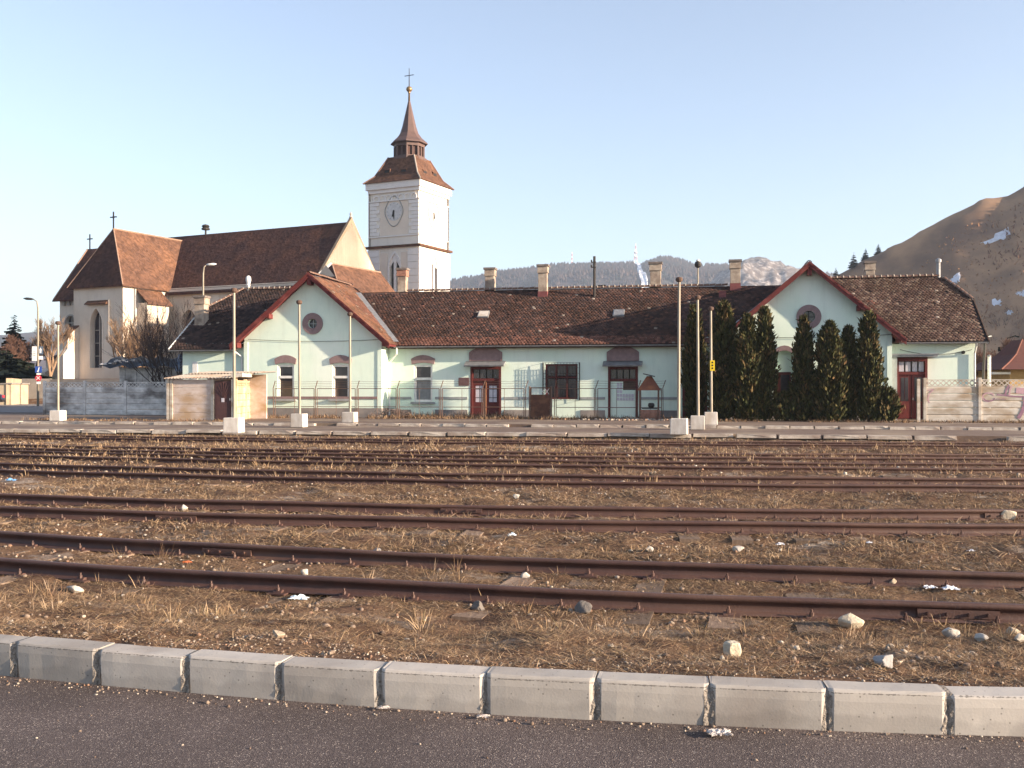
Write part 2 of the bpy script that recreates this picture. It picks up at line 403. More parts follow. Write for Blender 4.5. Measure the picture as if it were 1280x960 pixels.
def ground_material():
    m = bpy.data.materials.new('dry_earth_and_ballast'); m.use_nodes = True; nt = m.node_tree; N = nt.nodes; L = nt.links
    b = N['Principled BSDF']; b.inputs['Roughness'].default_value = 0.97; b.inputs['Specular IOR Level'].default_value = 0.1
    g = N.new('ShaderNodeNewGeometry'); pos = g.outputs['Position']
    def noise(s, d=6, r=0.6):
        n = N.new('ShaderNodeTexNoise'); n.inputs['Scale'].default_value = s; n.inputs['Detail'].default_value = d; n.inputs['Roughness'].default_value = r; L.new(pos, n.inputs['Vector']); return n.outputs[0]
    def rng(x, a, c):
        r = N.new('ShaderNodeMapRange'); r.inputs[1].default_value = a; r.inputs[2].default_value = c; L.new(x, r.inputs[0]); return r.outputs[0]
    def mix(f, a, c):
        x = N.new('ShaderNodeMix'); x.data_type = 'RGBA'; L.new(f, x.inputs[0])
        for s, q in ((6, a), (7, c)):
            if isinstance(q, tuple): x.inputs[s].default_value = (*q, 1)
            else: L.new(q, x.inputs[s])
        return x.outputs[2]
    earth = mix(rng(noise(6, 8), 0.38, 0.64), (0.070, 0.041, 0.030), (0.14, 0.084, 0.056))
    straw = mix(rng(noise(38, 4), 0.4, 0.6), (0.235, 0.147, 0.086), (0.10, 0.061, 0.042))
    col = mix(rng(noise(1.6, 7, 0.7), 0.42, 0.58), earth, straw)
    v = N.new('ShaderNodeTexVoronoi'); v.inputs['Scale'].default_value = 26; L.new(pos, v.inputs['Vector'])
    peb = mix(v.outputs['Color'], (0.20, 0.155, 0.12), (0.40, 0.34, 0.28))
    col = mix(rng(noise(0.9, 6, 0.7), 0.55, 0.66), col, peb)
    L.new(col, b.inputs['Base Color'])
    bp = N.new('ShaderNodeBump'); bp.inputs['Strength'].default_value = 0.7; bp.inputs['Distance'].default_value = 0.03
    L.new(noise(30, 8, 0.7), bp.inputs['Height']); L.new(bp.outputs[0], b.inputs['Normal'])
    return m
M_ground = ground_material()
tag(fast_mesh('ground', np.stack([GX, GY, GZ], -1).reshape(-1, 3), F, M_ground, smooth=True), kind='structure')

# asphalt road in front of the kerb
def asphalt_material():
    m = bpy.data.materials.new('worn_asphalt'); m.use_nodes = True; nt = m.node_tree; N = nt.nodes; L = nt.links
    b = N['Principled BSDF']; b.inputs['Roughness'].default_value = 0.9; b.inputs['Specular IOR Level'].default_value = 0.25
    g = N.new('ShaderNodeNewGeometry'); pos = g.outputs['Position']
    v = N.new('ShaderNodeTexVoronoi'); v.inputs['Scale'].default_value = 190; L.new(pos, v.inputs['Vector'])
    n = N.new('ShaderNodeTexNoise'); n.inputs['Scale'].default_value = 1.2; n.inputs['Detail'].default_value = 7; L.new(pos, n.inputs['Vector'])
    r = N.new('ShaderNodeValToRGB'); r.color_ramp.elements[0].position = 0.02; r.color_ramp.elements[0].color = (0.058, 0.045, 0.043, 1)
    r.color_ramp.elements[1].position = 0.93; r.color_ramp.elements[1].color = (0.130, 0.104, 0.098, 1)
    e = r.color_ramp.elements.new(0.985); e.color = (0.34, 0.29, 0.25, 1)
    s = N.new('ShaderNodeSeparateColor'); L.new(v.outputs['Color'], s.inputs[0]); L.new(s.outputs[0], r.inputs[0])
    mx = N.new('ShaderNodeMix'); mx.data_type = 'RGBA'; mx.blend_type = 'MULTIPLY'; mx.inputs[0].default_value = 1
    r2 = N.new('ShaderNodeMapRange'); r2.inputs[1].default_value = 0.3; r2.inputs[2].default_value = 0.7; r2.inputs[3].default_value = 0.74; r2.inputs[4].default_value = 1.2
    L.new(n.outputs[0], r2.inputs[0]); L.new(r.outputs[0], mx.inputs[6]); L.new(r2.outputs[0], mx.inputs[7]); L.new(mx.outputs[2], b.inputs['Base Color'])
    bp = N.new('ShaderNodeBump'); bp.inputs['Strength'].default_value = 0.55; bp.inputs['Distance'].default_value = 0.005
    L.new(v.outputs['Distance'], bp.inputs['Height']); L.new(bp.outputs[0], b.inputs['Normal'])
    return m
M_asphalt = asphalt_material()
rx = np.concatenate([np.linspace(-80, -8, 20), np.arange(-7.6, 6, 0.4), np.linspace(6.4, 80, 20)])
rv = []; rf = []
for i, x in enumerate(rx):
    rv += [(x, -40, 0.0), (x, float(kerb_back(x)) - KERB_W + 0.02, 0.0)]
    if i: k = 2 * i; rf.append((k - 2, k, k + 1, k - 1))
me = bpy.data.meshes.new('road'); me.from_pydata(rv, [], rf); me.update()
tag(link('road', me, M_asphalt, recenter=False), kind='structure')

# kerb of single cast stones with scooped ends, mortar between
M_kerb = mat('kerb_concrete', (0.42, 0.392, 0.358), (0.355, 0.33, 0.302), 4, 0.93, 0.06, 90, c3=(0.28, 0.25, 0.225), s3=1.6, vary=.16)
M_joint = mat('kerb_mortar', (0.28, 0.25, 0.22), (0.16, 0.14, 0.12), 40, 0.97, 0.9, 70)
def kerb_pits(m):                     # blow holes in the cast faces
    nt = m.node_tree; N = nt.nodes; L = nt.links; b = N['Principled BSDF']
    v = N.new('ShaderNodeTexVoronoi'); v.inputs['Scale'].default_value = 26; g = N.new('ShaderNodeNewGeometry'); L.new(g.outputs['Position'], v.inputs['Vector'])
    r = N.new('ShaderNodeMapRange'); r.inputs[1].default_value = 0.06; r.inputs[2].default_value = 0.13; r.inputs[3].default_value = 0.45; r.inputs[4].default_value = 1; L.new(v.outputs['Distance'], r.inputs[0])
    mx = N.new('ShaderNodeMix'); mx.data_type = 'RGBA'; mx.blend_type = 'MULTIPLY'; mx.inputs[0].default_value = 1
    src = b.inputs['Base Color'].links[0].from_socket
    L.new(src, mx.inputs[6]); L.new(r.outputs[0], mx.inputs[7]); L.new(mx.outputs[2], b.inputs['Base Color'])
kerb_pits(M_kerb)
def kerb_splash(m):                   # grime thrown up by traffic on the lowest few centimetres, and a crumbled top arris
    nt = m.node_tree; N = nt.nodes; L = nt.links; b = N['Principled BSDF']
    g = N.new('ShaderNodeNewGeometry'); sp = N.new('ShaderNodeSeparateXYZ'); L.new(g.outputs['Position'], sp.inputs[0])
    n = N.new('ShaderNodeTexNoise'); n.inputs['Scale'].default_value = 4; n.inputs['Detail'].default_value = 6; L.new(g.outputs['Position'], n.inputs['Vector'])
    def math_(op, a, c):
        x = N.new('ShaderNodeMath'); x.operation = op
        for i, q in enumerate((a, c)):
            if isinstance(q, (int, float)): x.inputs[i].default_value = q
            else: L.new(q, x.inputs[i])
        return x.outputs[0]
    h = math_('SUBTRACT', math_('MULTIPLY', n.outputs[0], .16), .015)
    r = N.new('ShaderNodeMapRange'); L.new(math_('SUBTRACT', sp.outputs[2], h), r.inputs[0]); r.inputs[1].default_value = -.01; r.inputs[2].default_value = .012; r.inputs[3].default_value = .86; r.inputs[4].default_value = 1
    n2 = N.new('ShaderNodeTexNoise'); n2.inputs['Scale'].default_value = 70; n2.inputs['Detail'].default_value = 3; L.new(g.outputs['Position'], n2.inputs['Vector'])
    e = math_('ABSOLUTE', math_('SUBTRACT', sp.outputs[2], KERB_H - .012), 0); e = math_('LESS_THAN', math_('ADD', e, math_('MULTIPLY', n2.outputs[0], .014)), .0085)
    f = math_('MULTIPLY', r.outputs[0], math_('SUBTRACT', 1, math_('MULTIPLY', e, .55)))
    mx = N.new('ShaderNodeMix'); mx.data_type = 'RGBA'; mx.blend_type = 'MULTIPLY'; mx.inputs[0].default_value = 1
    L.new(b.inputs['Base Color'].links[0].from_socket, mx.inputs[6]); L.new(f, mx.inputs[7]); L.new(mx.outputs[2], b.inputs['Base Color'])
kerb_splash(M_kerb)
kerb = empty('kerb', (0, float(kerb_back(0)), 0), kind='structure')
PITCH = 0.508
def kerb_stone_mesh(seed):
    rnd = random.Random(seed); L2 = PITCH / 2 - 0.003
    W, Hh, lo = KERB_W, KERB_H, -0.10
    # plan outline with scooped front corners, lofted over the height with a chamfer along the top
    us = [-L2, -L2 + 0.005, -L2 + 0.013, -L2 + 0.022, -0.16, -0.08, 0, 0.08, 0.16, L2 - 0.022, L2 - 0.013, L2 - 0.005, L2]
    fr = [0.018, 0.013, 0.006, 0.001, 0, 0, 0, 0, 0, 0.001, 0.006, 0.013, 0.018]
    lev = [(lo, 0.012, 0), (0.03, 0.006, 0), (Hh - 0.05, 0.0, 0), (Hh - 0.012, 0.003, 0), (Hh - 0.004, 0.008, 0), (Hh, 0.016, 0)]
    V = []; Fa = []
    n = len(us)
    for z, inset, _ in lev:
        for u, f in zip(us, fr):
            V.append((u + rnd.uniform(-1, 1) * 0.0006, -W + inset + f + rnd.uniform(-1, 1) * 0.0010, z + rnd.uniform(-1, 1) * 0.0012))
    for u in us: V.append((u, 0.0, Hh + rnd.uniform(-1, 1) * 0.001))
    for u in us: V.append((u, 0.004, lo))
    for r in range(len(lev) + 1):
        for i in range(n - 1): Fa.append((r * n + i, r * n + i + 1, (r + 1) * n + i + 1, (r + 1) * n + i))
    m = len(lev) + 2
    Fa.append(tuple(r * n for r in range(m - 1, -1, -1))[::-1]); Fa.append(tuple(r * n + n - 1 for r in range(m)))
    me = bpy.data.meshes.new('kerb_stone'); me.from_pydata(V, [], Fa); me.update()
    me.materials.append(M_kerb); me.polygons.foreach_set('use_smooth', np.zeros(len(Fa), bool)); return me
stone_meshes = [kerb_stone_mesh(i) for i in range(5)]
jmeshes = []
for k in range(4):                    # crumbling mortar, a ragged strip set back in the joint
    rj = random.Random(70 + k); V = []; zs = np.linspace(-.06, KERB_H - .004, 12)
    for z in zs:
        for x, dep in ((-.024, .000), (-.010, .003), (.001, .008), (.011, .003), (.024, .000)):
            V.append((x + rj.uniform(-.003, .003), -KERB_W + dep + .005 + rj.uniform(-.003, .004) + max(0, (z - KERB_H + .03)) * .5, z))
    for x in (-.026, -.011, .001, .012, .026): V.append((x, 0, KERB_H - .004))
    Fj = [(r * 5 + i, r * 5 + i + 1, (r + 1) * 5 + i + 1, (r + 1) * 5 + i) for r in range(12) for i in range(4)]
    q = bpy.data.meshes.new('mortar_joint'); q.from_pydata(V, [], Fj); q.update(); q.materials.append(M_joint); jmeshes.append(q)
kx = -1.0; xs_k = [kx]
def step(x, s): return x + s / math.sqrt(1 + kerb_back.slope(x) ** 2)
while xs_k[-1] < 12: xs_k.append(step(xs_k[-1], PITCH))
while xs_k[0] > -14: xs_k.insert(0, step(xs_k[0], -PITCH))
rk = random.Random(5)
for a, b in zip(xs_k[:-1], xs_k[1:]):
    mid = (a + b) / 2; ang = math.atan(kerb_back.slope(mid))
    o = bpy.data.objects.new('kerb_stone', rk.choice(stone_meshes)); COL.objects.link(o); put(o, kerb)
    o.location = (mid, float(kerb_back(mid)) + rk.uniform(-.006, .006), rk.uniform(-.007, .006))
    o.rotation_euler = (rk.uniform(-.02, .02), rk.uniform(-.010, .010), ang + rk.uniform(-.008, .008))
    j = bpy.data.objects.new('mortar_joint', rk.choice(jmeshes)); COL.objects.link(j); put(j, kerb)
    j.location = (b, float(kerb_back(b)), 0); j.rotation_euler = (0, 0, ang)

# ------------------------------------------------------------------ railway tracks
M_sleeper = mat('grey_sleeper_wood', (0.20, 0.145, 0.108), (0.10, 0.07, 0.055), 5, 0.95, 0.6, 50, stretch=(6, 0.8, 1), coord='obj', c3=(0.25, 0.185, 0.14), s3=1.5, vary=.35)
M_csleeper = mat('concrete_sleeper', (0.36, 0.32, 0.27), (0.27, 0.23, 0.19), 5, 0.95, 0.3, 50, coord='obj')
sl = MB(); sl.box(-0.125, 0.125, -1.3, 1.3, -0.14, 0.0)
sl_me = bpy.data.meshes.new('sleeper'); sl_me.from_pydata(sl.v, [], sl.f); sl_me.update(); sl_me.materials.append(M_sleeper)
sc_me = sl_me.copy(); sc_me.materials.clear(); sc_me.materials.append(M_csleeper)
cl = MB()
cl.box(-0.11, 0.11, -0.17, 0.17, 0.0, 0.018)                       # base plate
for sgn in (-1, 1):
    cl.prism([(sgn * 0.06, 0.018), (sgn * 0.06, 0.045), (sgn * 0.10, 0.05), (sgn * 0.125, 0.02)], -0.05, 0.05, axis=0)
    cl.lathe(0.0, sgn * 0.10, [(0.022, 0.04), (0.022, 0.075), (0.012, 0.078), (0.012, 0.105)], 6)
cl_me = bpy.data.meshes.new('rail_fastening'); cl_me.from_pydata(cl.v, [], cl.f); cl_me.update(); cl_me.materials.append(M_railtop)
PROF = [(-0.065, -0.15), (-0.065, -0.139), (-0.022, -0.124), (-0.009, -0.110), (-0.009, -0.050), (-0.034, -0.040), (-0.037, -0.012), (-0.028, -0.001), (0.0, 0.001),
        (0.028, -0.001), (0.037, -0.012), (0.034, -0.040), (0.009, -0.050), (0.009, -0.110), (0.022, -0.124), (0.065, -0.139), (0.065, -0.15)]
track_labels = ['rusty railway track closest to the kerb, with wooden sleepers', 'rusty railway track second from the kerb, tall rails with bolts',
                'rusty railway track third from the kerb, beyond the wide grass strip', 'rusty railway track fourth from the kerb, in the middle of the yard',
                'rusty railway track fifth from the kerb, half sunk in grass', 'rusty railway track nearest to the white platform edge']
for i, tr in enumerate(tracks):
    root = empty('railway_track', (0, float(tr(0)), -0.3), track_labels[i], 'railway track', 'tracks of the rail yard')
    for sgn in (-1, 1):
        xs = np.concatenate([np.linspace(-70, -30, 12), np.arange(-28, 22, 1.0), np.linspace(23, 60, 12)])
        V = []; n = len(PROF)
        for x in xs:
            s = tr.slope(x); q = math.sqrt(1 + s * s); nx_, ny_ = -s / q, 1 / q
            cx, cy = x + nx_ * 0.7525 * sgn, float(tr(x)) + ny_ * 0.7525 * sgn
            wob = 0.006 * math.sin(x * 1.3 + i * 2 + sgn)
            for a, b in PROF: V.append((cx + nx_ * a, cy + ny_ * a, RAIL_Z + b + wob))
        Fq = [(k * n + j, (k + 1) * n + j, (k + 1) * n + (j + 1) % n, k * n + (j + 1) % n) for k in range(len(xs) - 1) for j in range(n)]
        fast_mesh('rail', V, Fq, M_railtop, root)
    x0, x1 = [(-9, 7), (-14, 9), (-17, 11.5), (-20, 13), (-22, 14), (-27, 16)][i]
    rs = random.Random(40 + i); x = x0
    while x < x1:
        s = tr.slope(x); ang = math.atan(s)
        o = bpy.data.objects.new('sleeper', sc_me if (i == 2 and x > 3) else sl_me); COL.objects.link(o); put(o, root)
        o.location = (x, float(tr(x)), RAIL_Z - 0.152 + rs.uniform(-0.012, 0.008)); o.rotation_euler = (rs.uniform(-.008, .008), rs.uniform(-.03, .03), ang + rs.uniform(-.04, .04))
        if i < 3:
            for sgn in (-1, 1):
                c = bpy.data.objects.new('rail_fastening', cl_me); COL.objects.link(c); put(c, root)
                q = math.sqrt(1 + s * s)
                c.location = (x - s / q * 0.7525 * sgn, float(tr(x)) + 0.7525 * sgn / q, RAIL_Z - 0.154); c.rotation_euler = (0, 0, ang); c.scale = (.8, .85, .8)
        x += 0.66 + rs.uniform(-.05, .05)
    if i < 2:                         # fishplate joints
        for x, sgn in (((-5.1, 1), (1.9, -1)) if i == 0 else ((-7.0, -1), (-3.4, 1), (4.2, 1))):
            s = tr.slope(x); q = math.sqrt(1 + s * s); fp = MB()
            for side in (-1, 1): fp.box(-0.3, 0.3, side * 0.018 - 0.012, side * 0.018 + 0.012, -0.112, -0.048)
            for bx in (-.22, -.08, .08, .22): fp.tube([(bx, -0.05, -0.08), (bx, 0.05, -0.08)], 0.014, 6)
            me = bpy.data.meshes.new('fishplate'); me.from_pydata(fp.v, [], fp.f); me.update(); me.materials.append(M_railtop)
            c = bpy.data.objects.new('fishplate', me); COL.objects.link(c); put(c, root)
            c.location = (x - s / q * 0.7525 * sgn, float(tr(x)) + 0.7525 * sgn / q, RAIL_Z); c.rotation_euler = (0, 0, math.atan(s))

# ------------------------------------------------------------------ dry grass, thatch and gravel
M_grass = mat('dry_grass', (1, 1, 1), (0.7, 0.68, 0.66), 8, 0.9, tint=True, spec=0.1)
def rail_dist(X, Y):
    d = np.full(X.shape, 9.0)
    for tr in tracks:
        c = np.abs(Y - tr(X)); d = np.minimum(d, np.abs(c - 0.7525))
    return d
def in_gauge(X, Y):
    m = np.zeros(X.shape, bool)
    for tr in tracks: m |= np.abs(Y - tr(X)) < 0.70
    return m
STRAW = np.array([(0.36, 0.25, 0.148), (0.46, 0.335, 0.21), (0.27, 0.178, 0.11), (0.160, 0.100, 0.066), (0.42, 0.32, 0.225), (0.10, 0.063, 0.047), (0.22, 0.175, 0.10)])
def make_grass(name, X, Y, Lh, W, el, az, bend, pick, zoff=-0.01, Z=None):
    n = len(X); z = (ground_h(X, Y) if Z is None else Z) + zoff
    d = np.stack([np.cos(az) * np.cos(el), np.sin(az) * np.cos(el), np.sin(el)], -1)
    phi = RNG.uniform(0, 2 * np.pi, n)
    s = np.stack([np.cos(phi), np.sin(phi), RNG.uniform(-.3, .3, n)], -1); s /= np.linalg.norm(s, axis=1)[:, None]
    b = np.stack([X, Y, z], -1); w = (W / 2)[:, None] * s
    mid = b + d * (Lh * 0.55)[:, None]
    tip = b + d * Lh[:, None]; tip[:, 2] -= Lh * bend; tip[:, :2] += d[:, :2] * (Lh * bend * 0.4)[:, None]
    V = np.stack([b - w, b + w, mid + w * 0.8, mid - w * 0.8, tip], 1).reshape(-1, 3)
    k = np.arange(n) * 5
    Fq = np.concatenate([np.stack([k, k + 1, k + 2], -1), np.stack([k, k + 2, k + 3], -1), np.stack([k + 3, k + 2, k + 4], -1)])
    c = STRAW[pick] * RNG.uniform(0.75, 1.2, (n, 1)); c = np.concatenate([c, c, c])
    return V, Fq, c
def tufts(nt, xr, yr, per, L0, L1, W, seed, thresh, el0=0.5, el1=1.4, spread=0.05):
    X = RNG.uniform(*xr, nt); Y = RNG.uniform(*yr, nt)
    t = Y - kerb_back(X)
    m = fbm(X * 1.3, Y * 1.3, seed, 5) + .40 * (fbm(X * .45, Y * .8, 202) - .47) + 0.20 * (rail_dist(X, Y) < 0.24) - 0.10 * ((t < 1.2) & (Y < 9))
    ok = (m > thresh) & (t > 0.12) & (Y < 38.2) & (rail_dist(X, Y) > 0.075)
    X, Y, m = X[ok], Y[ok], m[ok]; n = len(X)
    k = RNG.integers(max(3, per // 2), per + per // 2, n); I = np.repeat(np.arange(n), k)
    tone = RNG.integers(0, 5, n)
    N_ = len(I); a = RNG.uniform(0, 2 * np.pi, N_); r = np.abs(RNG.normal(0, spread, N_))
    Lh = RNG.uniform(L0, L1, N_) * (0.55 + 0.9 * RNG.random(n))[I]
    pick = np.where(RNG.random(N_) < 0.6, tone[I], RNG.integers(0, 7, N_))
    return make_grass('g', X[I] + r * np.cos(a), Y[I] + r * np.sin(a), Lh, np.full(N_, W) * RNG.uniform(.6, 1.4, N_), RNG.uniform(el0, el1, N_), a + RNG.normal(0, .5, N_), RNG.uniform(0, .35, N_), pick)
def thatch(n, xr, yr, L0, L1, W, seed, thresh):
    X = RNG.uniform(*xr, n); Y = RNG.uniform(*yr, n); t = Y - kerb_back(X)
    m = fbm(X * 1.7, Y * 1.7, seed, 5) + .30 * (fbm(X * .45, Y * .8, 202) - .47)
    ok = (m + RNG.normal(0, .06, n) > thresh) & (t > 0.06) & (Y < 38.2) & (rail_dist(X, Y) > 0.06); X, Y = X[ok], Y[ok]; n = len(X)
    pick = RNG.choice(7, n, p=[.17, .09, .22, .20, .07, .22, .03])
    return make_grass('t', X, Y, RNG.uniform(L0, L1, n), np.full(n, W) * RNG.uniform(.6, 1.5, n), RNG.uniform(0.02, 0.45, n), RNG.uniform(0, 2 * np.pi, n), RNG.uniform(0, .1, n), pick, zoff=0.004)
def join(parts):
    Vs, Fs, Cs = [], [], []; o = 0
    for V, Fq, c in parts: Vs.append(V); Fs.append(Fq + o); Cs.append(c); o += len(V)
    return np.concatenate(Vs), np.concatenate(Fs), np.concatenate(Cs)
near = join([thatch(340000, (-6.6, 4.4), (4.9, 11.5), 0.025, 0.10, 0.0027, 21, 0.31),
             tufts(4200, (-6.6, 4.4), (5.0, 11.5), 14, 0.03, 0.085, 0.003, 31, 0.48, 0.12, 0.95),
             tufts(420, (-6.6, 4.4), (6.8, 11.0), 14, 0.08, 0.17, 0.0042, 36, 0.58, 0.6, 1.45, 0.045)])
tag(fast_mesh('dry_grass', *near[:2], M_grass, cols=near[2]), 'matted dry straw grass between the kerb and the first track', 'grass', kind='stuff')
mid = join([thatch(150000, (-12.5, 8.0), (11, 19.5), 0.05, 0.18, 0.0065, 21, 0.34),
            tufts(6500, (-12.5, 8.0), (11, 19.5), 11, 0.04, 0.12, 0.0055, 33, 0.46, 0.2, 1.3, 0.07)])
tag(fast_mesh('dry_grass', *mid[:2], M_grass, cols=mid[2]), 'taller dry grass between the second and third tracks', 'grass', kind='stuff')
far = join([thatch(110000, (-27, 15), (19, 38.3), 0.08, 0.24, 0.013, 21, 0.36),
            tufts(9500, (-27, 15), (19, 38.3), 8, 0.07, 0.18, 0.012, 35, 0.44, 0.5, 1.45, 0.08)])
tag(fast_mesh('dry_grass', *far[:2], M_grass, cols=far[2]), 'dry grass growing around the four far tracks', 'grass', kind='stuff')

# loose gravel: small angular stones
M_gravel = mat('gravel_stone', (1, 1, 1), (0.7, 0.68, 0.66), 30, 0.95, 0.2, 80, tint=True)
t_ = (1 + 5 ** 0.5) / 2
ICO_V = np.array([(-1, t_, 0), (1, t_, 0), (-1, -t_, 0), (1, -t_, 0), (0, -1, t_), (0, 1, t_), (0, -1, -t_), (0, 1, -t_), (t_, 0, -1), (t_, 0, 1), (-t_, 0, -1), (-t_, 0, 1)]) / math.sqrt(1 + t_ * t_)
ICO_F = np.array([(0, 11, 5), (0, 5, 1), (0, 1, 7), (0, 7, 10), (0, 10, 11), (1, 5, 9), (5, 11, 4), (11, 10, 2), (10, 7, 6), (7, 1, 8), (3, 9, 4), (3, 4, 2), (3, 2, 6), (3, 6, 8), (3, 8, 9), (4, 9, 5), (2, 4, 11), (6, 2, 10), (8, 6, 7), (9, 8, 1)])
GREY = np.array([(0.27, 0.21, 0.165), (0.38, 0.32, 0.26), (0.20, 0.15, 0.12), (0.50, 0.45, 0.38), (0.26, 0.16, 0.11), (0.18, 0.13, 0.10)])
def gravel(X, Y, S, Z=None):
    n = len(X); z = ground_h(X, Y) if Z is None else Z
    V = ICO_V[None] * (1 + RNG.uniform(-.28, .28, (n, 12, 1))) * (S[:, None] * RNG.uniform(.6, 1.3, (n, 3)))[:, None, :]
    a = RNG.uniform(0, 2 * np.pi, n); ca, sa = np.cos(a)[:, None], np.sin(a)[:, None]
    V = np.stack([V[..., 0] * ca - V[..., 1] * sa, V[..., 0] * sa + V[..., 1] * ca, V[..., 2] * 0.75], -1)
    V += np.stack([X, Y, z + S * 0.25], -1)[:, None, :]
    Fq = (ICO_F[None] + (np.arange(n) * 12)[:, None, None]).reshape(-1, 3)
    c = GREY[RNG.choice(6, n, p=[.28, .2, .2, .06, .14, .12])] * RNG.uniform(.75, 1.2, (n, 1))
    return V.reshape(-1, 3), Fq, np.repeat(c, 20, axis=0)
n = 6500; X = RNG.uniform(-7, 5, n); Y = kerb_back(X) + 0.03 + np.abs(RNG.normal(0, 0.55, n)); S = RNG.uniform(.003, .009, n) * (1 + (RNG.random(n) < .03) * 1.0)
g1 = gravel(X, Y, S)
n = 16000; X = RNG.uniform(-14, 9, n); Y = RNG.uniform(5.5, 20, n); m = (fbm(X * .9, Y * .9, 77, 5) > .5) & (rail_dist(X, Y) > .08)
m |= (rail_dist(X, Y) < .35) & (rail_dist(X, Y) > .08) & (RNG.random(n) < .4)
X, Y = X[m], Y[m]; g2 = gravel(X, Y, RNG.uniform(.008, .024, len(X)))
n = 9000; X = RNG.uniform(-27, 15, n); Y = RNG.uniform(19, 38, n); m = (fbm(X * .6, Y * .6, 78, 5) > .52) & (rail_dist(X, Y) > .1)
X, Y = X[m], Y[m]; g3 = gravel(X, Y, RNG.uniform(.02, .05, len(X)))
gv = join([g1, g2, g3])
tag(fast_mesh('gravel', *gv[:2], M_gravel, cols=gv[2]), 'loose gravel and ballast stones strewn over the yard', 'gravel', kind='stuff')
n = 900; X = RNG.uniform(-6, 4.5, n); Y = kerb_back(X) - KERB_W - np.abs(RNG.normal(0, .07, n)) - .005
far_ = RNG.random(n) < .18; Y = np.where(far_, kerb_back(X) - KERB_W - RNG.uniform(0, 1.6, n), Y)
dv = gravel(X, Y, RNG.uniform(.002, .008, n) * (1 + .8 * (RNG.random(n) < .05)), Z=np.zeros(n))
tag(fast_mesh('kerbside_grit', *dv[:2], M_gravel, cols=dv[2]), 'grit and leaf crumbs along the foot of the kerb', 'grit', kind='stuff')

# ------------------------------------------------------------------ low platforms with edge stones
M_plat = mat('platform_asphalt', (0.165, 0.116, 0.09), (0.115, 0.08, 0.064), 0.9, 0.95, 0.4, 12, c3=(0.24, 0.185, 0.135), s3=0.35)
M_edge = mat('platform_edge_stone', (0.50, 0.45, 0.39), (0.30, 0.25, 0.21), 3, 0.95, 0.4, 20, c3=(0.25, 0.20, 0.17), s3=1.1)
tag(MB().box(-75, 70, PLAT1_Y + 0.3, PLAT2_Y + 0.1, -0.7, -0.115).build('lower_platform', M_plat), kind='structure')
tag(MB().box(-75, 70, PLAT2_Y + 0.3, 62.5, -0.7, 0.0).build('station_platform', M_plat), kind='structure')
# ground strip in front of the lower platform
rp = random.Random(17)
for (Y, top, hgt, wd, nm, pitch) in ((PLAT1_Y, -0.10, 0.16, 0.28, 'painted lower platform edge', 1.55), (PLAT2_Y, 0.012, 0.16, 0.30, 'platform edge', 1.0)):
    root = empty('platform_edge', (0, Y, top - hgt), kind='structure')
    x = -40.0
    meshes = []
    for k in range(6):
        L_ = pitch * rp.uniform(.93, .985) / 2; q = MB()
        a = [rp.uniform(0, .03) for _ in range(4)]
        q.add([(-L_, a[0], -hgt), (L_, a[1], -hgt), (L_, wd, -hgt), (-L_, wd, -hgt), (-L_ + a[2], a[0] + .015, 0), (-L_ * .2, .012 + a[3], rp.uniform(-.03, .0)), (L_ * .5, a[2], 0), (L_ - a[3], a[1] + .02, -a[1] * .6), (L_, wd, 0), (-L_, wd, 0)],
              [(0, 1, 7, 6, 5, 4), (4, 5, 6, 7, 8, 9), (1, 2, 8, 7), (3, 0, 4, 9), (2, 3, 9, 8)])
        me = bpy.data.meshes.new('edge_stone'); me.from_pydata(q.v, [], q.f); me.update(); me.materials.append(M_edge); meshes.append(me)
    while x < 24:
        if rp.random() > (0.04 if Y < 40 else 0.06):
            o = bpy.data.objects.new('edge_stone', rp.choice(meshes)); COL.objects.link(o); put(o, root)
            o.scale = (rp.uniform(.96, 1.03), 1, rp.uniform(.7, 1.0))
            o.location = (x, Y + rp.uniform(-.05, .05), top + rp.uniform(-.02, .01)); o.rotation_euler = (rp.uniform(-.03, .03), rp.uniform(-.01, .01), rp.uniform(-.015, .015))
        x += pitch

